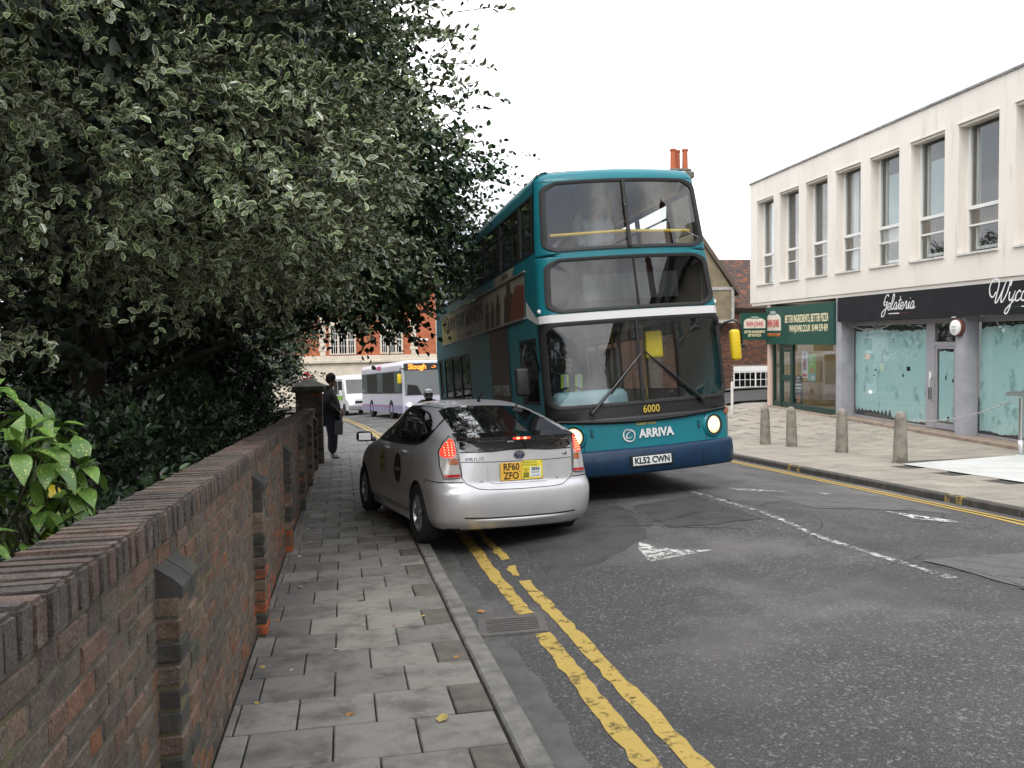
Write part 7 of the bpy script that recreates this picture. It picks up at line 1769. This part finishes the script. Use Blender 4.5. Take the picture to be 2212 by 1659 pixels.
# shrubs behind the wall
M_sh = [mat('shrub_dark', (.016, .033, .016), .35), mat('shrub_mid', (.028, .052, .022), .35), mat('shrub_light', (.050, .090, .028), .4)]
def shrub(name, label, base, cen, rad, nb, nt, nl, ll, seed, light=.15, ratio=.5, stems=6, zmin=None):
    s = empty(name, (base[0], base[1], plane(base[1])-.15), (0, 0, 0), label, 'shrub'); o_ = Vector(s.location)
    P, d, nr, ln, tip, tw = boughs(cen, rad, nb, nt, nl, .14, .20, ll, .6, .55, .7, zmin, seed=seed)
    r_ = np.random.RandomState(seed); tn = np.where(r_.rand(len(P)) < light, 2, np.where(r_.rand(len(P)) < .4, 1, 0))
    tag(link('foliage', leaf_mesh('foliage', loc_(P, o_), d, nr, ln, ln*ratio, T_LEAF, F_LEAF, [0, 0], M_sh, tn), s), kind='stuff')
    for i in range(stems):
        a = i*2.4; limb('stem', [(.05*math.cos(a), .05*math.sin(a), -.1), (rad[0]*.3*math.cos(a), rad[1]*.3*math.sin(a), .5), (cen[0]-o_.x+rad[0]*.6*math.cos(a), cen[1]-o_.y+rad[1]*.6*math.sin(a), cen[2]-o_.z+rad[2]*.4)], .025, .008, M_bark, s, 6)
    return s
gz_ = lambda y: plane(y)
shrub('laurel_shrub', 'low dark green laurel shrub spilling over the back of the wall', (-1.75, 7.3), (-1.95, 7.3, .40), (.80, 1.5, .78), 150, 6, 8, .085, 21, .10)
shrub('laurel_shrub', 'dark laurel shrub between the holly trunk and the wall coping', (-1.6, 10.3), (-1.8, 10.4, .28), (.8, 1.8, 1.0), 170, 6, 8, .085, 22, .16)
shrub('laurel_shrub', 'dark laurel shrub beside the gate pier behind the wall', (-1.65, 14.8), (-1.9, 15.0, .0), (.8, 2.8, 1.1), 200, 6, 8, .085, 23, .12)
shrub('ivy_bush', 'ivy covered bush with small glossy leaves left of the holly trunk', (-5.0, 11.2), (-4.9, 11.3, 1.0), (1.7, 1.9, 1.55), 240, 7, 9, .075, 24, .30, .75)
shrub('ivy_bush', 'shaded ivy covered bush growing behind the holly trunk', (-3.2, 14.2), (-3.6, 14.6, 1.2), (2.0, 1.6, 2.0), 240, 7, 8, .09, 25, .12, .7)
shrub('evergreen_bush', 'tall dark evergreen bush closing the far side of the garden', (-8.5, 19), (-8.5, 19.5, 1.8), (4.2, 2.4, 3.4), 420, 7, 8, .15, 26, .10, .6)
shrub('evergreen_bush', 'broad dark evergreen bush behind the broadleaf tree', (-3.6, 22), (-3.9, 22.5, 1.3), (2.4, 2.0, 3.0), 360, 7, 8, .14, 27, .10, .6)
shrub('evergreen_bush', 'large dark evergreen bush at the open edge of the garden', (-8.2, 13), (-8.4, 13.0, 2.2), (2.4, 3.4, 3.2), 420, 7, 8, .13, 28, .12, .6)
shrub('variegated_bush', 'small bright leaved bush tucked beside the gate pier', (-1.7, 18.4), (-1.75, 18.2, .55), (.5, .6, .45), 50, 5, 7, .08, 29, .9, .6)

# spotted laurel by the wall: every leaf its own object
def aucuba_mat():
    m = bpy.data.materials.new('spotted_leaf'); m.use_nodes = True; t = m.node_tree; b = t.nodes['Principled BSDF']; b.inputs['Roughness'].default_value = .28
    tcx = t.nodes.new('ShaderNodeTexCoord'); oi = t.nodes.new('ShaderNodeObjectInfo'); ad = t.nodes.new('ShaderNodeVectorMath'); ad.operation = 'ADD'
    vo = t.nodes.new('ShaderNodeTexVoronoi'); vo.inputs['Scale'].default_value = 11; vo.inputs['Randomness'].default_value = 1
    cb = t.nodes.new('ShaderNodeCombineXYZ'); mu = t.nodes.new('ShaderNodeMath'); mu.operation = 'MULTIPLY'; mu.inputs[1].default_value = 37
    t.links.new(oi.outputs['Random'], mu.inputs[0]); t.links.new(mu.outputs[0], cb.inputs['X']); t.links.new(tcx.outputs['Object'], ad.inputs[0]); t.links.new(cb.outputs[0], ad.inputs[1]); t.links.new(ad.outputs[0], vo.inputs['Vector'])
    n = t.nodes.new('ShaderNodeTexNoise'); n.inputs['Scale'].default_value = 5; t.links.new(ad.outputs[0], n.inputs['Vector'])
    r = t.nodes.new('ShaderNodeMapRange'); r.inputs['From Min'].default_value = .20; r.inputs['From Max'].default_value = .30; r.inputs['To Min'].default_value = 1; r.inputs['To Max'].default_value = 0; t.links.new(vo.outputs['Distance'], r.inputs['Value'])
    g = t.nodes.new('ShaderNodeMix'); g.data_type = 'RGBA'; g.inputs['A'].default_value = (.09, .19, .04, 1); g.inputs['B'].default_value = (.19, .34, .075, 1); t.links.new(oi.outputs['Random'], g.inputs['Factor'])
    x = t.nodes.new('ShaderNodeMix'); x.data_type = 'RGBA'; x.inputs['B'].default_value = (.52, .55, .13, 1); t.links.new(r.outputs['Result'], x.inputs['Factor']); t.links.new(g.outputs['Result'], x.inputs['A'])
    t.links.new(x.outputs['Result'], b.inputs['Base Color']); return m
M_auc = aucuba_mat(); M_aucy = mat('yellow_leaf', (.62, .50, .03), .4)
def big_leaf(seed):
    r_ = random.Random(seed); b = MB(); n = 7; P = []
    prof = [.02, .30, .44, .47, .40, .24, .02]
    for i in range(n):
        t = i/(n-1); z = .10*math.sin(t*3)-.22*t*t; w_ = prof[i]*.50*(1+r_.uniform(-.06, .06))*(1+ (.06 if i in (3, 4, 5) else 0))
        P += [(t, -w_, z+w_*.35), (t, 0, z), (t, w_, z+w_*.35)]
    b.add(P, [f for i in range(n-1) for f in ((3*i, 3*i+3, 3*i+4, 3*i+1), (3*i+1, 3*i+4, 3*i+5, 3*i+2))]); return b.mesh('leaf', M_auc, True)
BLM = [big_leaf(i) for i in range(4)]
au = empty('spotted_laurel', (-1.5, 3.9, plane(3.9)-.1), (0, 0, 0), 'bright green spotted laurel bush with large glossy leaves behind the near end of the wall', 'shrub')
rg = random.Random(14); ao = Vector(au.location); cnt = 0
for k in range(62):
    u_, ph = rg.uniform(-.75, 1), rg.uniform(0, 2*math.pi); rr_ = math.sqrt(1-u_*u_)
    c = Vector((-1.52+.42*rr_*math.cos(ph)*rg.uniform(.7, 1), 3.9+.55*rr_*math.sin(ph)*rg.uniform(.7, 1), 1.08+.42*u_*rg.uniform(.8, 1)))
    outd = Vector((rr_*math.cos(ph), rr_*math.sin(ph), u_*.6+.35)).normalized()
    st_ = limb('stem', [Vector((0, 0, .2)), (c-ao)*.6+Vector((0, 0, .05)), c-ao], .012, .006, M_twig, au, 5)
    for j in range(rg.randint(4, 6)):
        a = 2*math.pi*j/5+rg.random(); t1 = outd.orthogonal().normalized(); t2 = outd.cross(t1); dr_ = (outd*rg.uniform(.15, .75)+t1*math.cos(a)+t2*math.sin(a)).normalized()
        L_ = rg.uniform(.12, .185); s_ = Vector((0, 0, 1)).cross(dr_); s_ = s_.normalized() if s_.length > .1 else t1; n_ = dr_.cross(s_)
        if n_.z < 0: s_, n_ = -s_, -n_
        o = bpy.data.objects.new('leaf', BLM[cnt % 4]); col.objects.link(o); o.parent = au; cnt += 1
        q = c-ao
        o.matrix_basis = Matrix(((dr_.x, s_.x, n_.x, q.x), (dr_.y, s_.y, n_.y, q.y), (dr_.z, s_.z, n_.z, q.z), (0, 0, 0, 1))) @ Matrix.Diagonal((L_, L_, L_, 1))
        if cnt in (37, 120): o.material_slots[0].link = 'OBJECT'; o.material_slots[0].material = M_aucy
        if cnt > 290: break
# fallen leaves and litter on the slabs
M_fl = [mat('fallen_leaf_%d' % i, c, .7) for i, c in enumerate([(.34, .17, .06), (.42, .32, .10), (.26, .13, .06), (.50, .46, .38)])]
fm_ = [MB().add([(0, 0, 0), (.3, .35, .12), (.75, .25, .2), (1, 0, .05), (.7, -.3, .22), (.3, -.35, .1), (.5, 0, .02)], [(0, 6, 2, 1), (6, 3, 2), (0, 5, 4, 6), (6, 4, 3)]).mesh('fallen_leaf', M_fl[0])]
rg = random.Random(41)
spots = [(.42, 4.10, .085, 1), (.0, 4.35, .06, 0), (-.30, 3.75, .05, 2), (-.05, 3.55, .06, 1), (.62, 5.05, .05, 0), (-.35, 5.1, .035, 3), (-.1, 5.45, .03, 3), (-.42, 7.3, .06, 3), (-.34, 7.5, .05, 1), (.1, 6.7, .05, 0), (-.50, 6.3, .05, 0), (-.46, 8.6, .06, 3), (-.40, 9.4, .05, 3), (-.2, 8.2, .05, 2), (-.5, 5.2, .05, 1), (-.48, 4.6, .04, 1), (1.02, 6.3, .07, 0), (.3, 5.9, .04, 2), (-.44, 10.4, .06, 3), (.5, 6.05, .05, 1)]
for (x, y, s_, m_) in spots:
    o = link('fallen_leaf', fm_[0], None, (x, y, (plane(y)+.004) if x < .86 else ROAD(x, y)+.01), (PSL+rg.uniform(-.1, .1), rg.uniform(-.1, .1), rg.uniform(0, 6.28)), M_fl[m_]); o.scale = (s_, s_, s_*.5); tag(o, 'small dry fallen leaf lying on the pavement beside the brick wall', 'leaf', 'dry leaves scattered on the pavement')
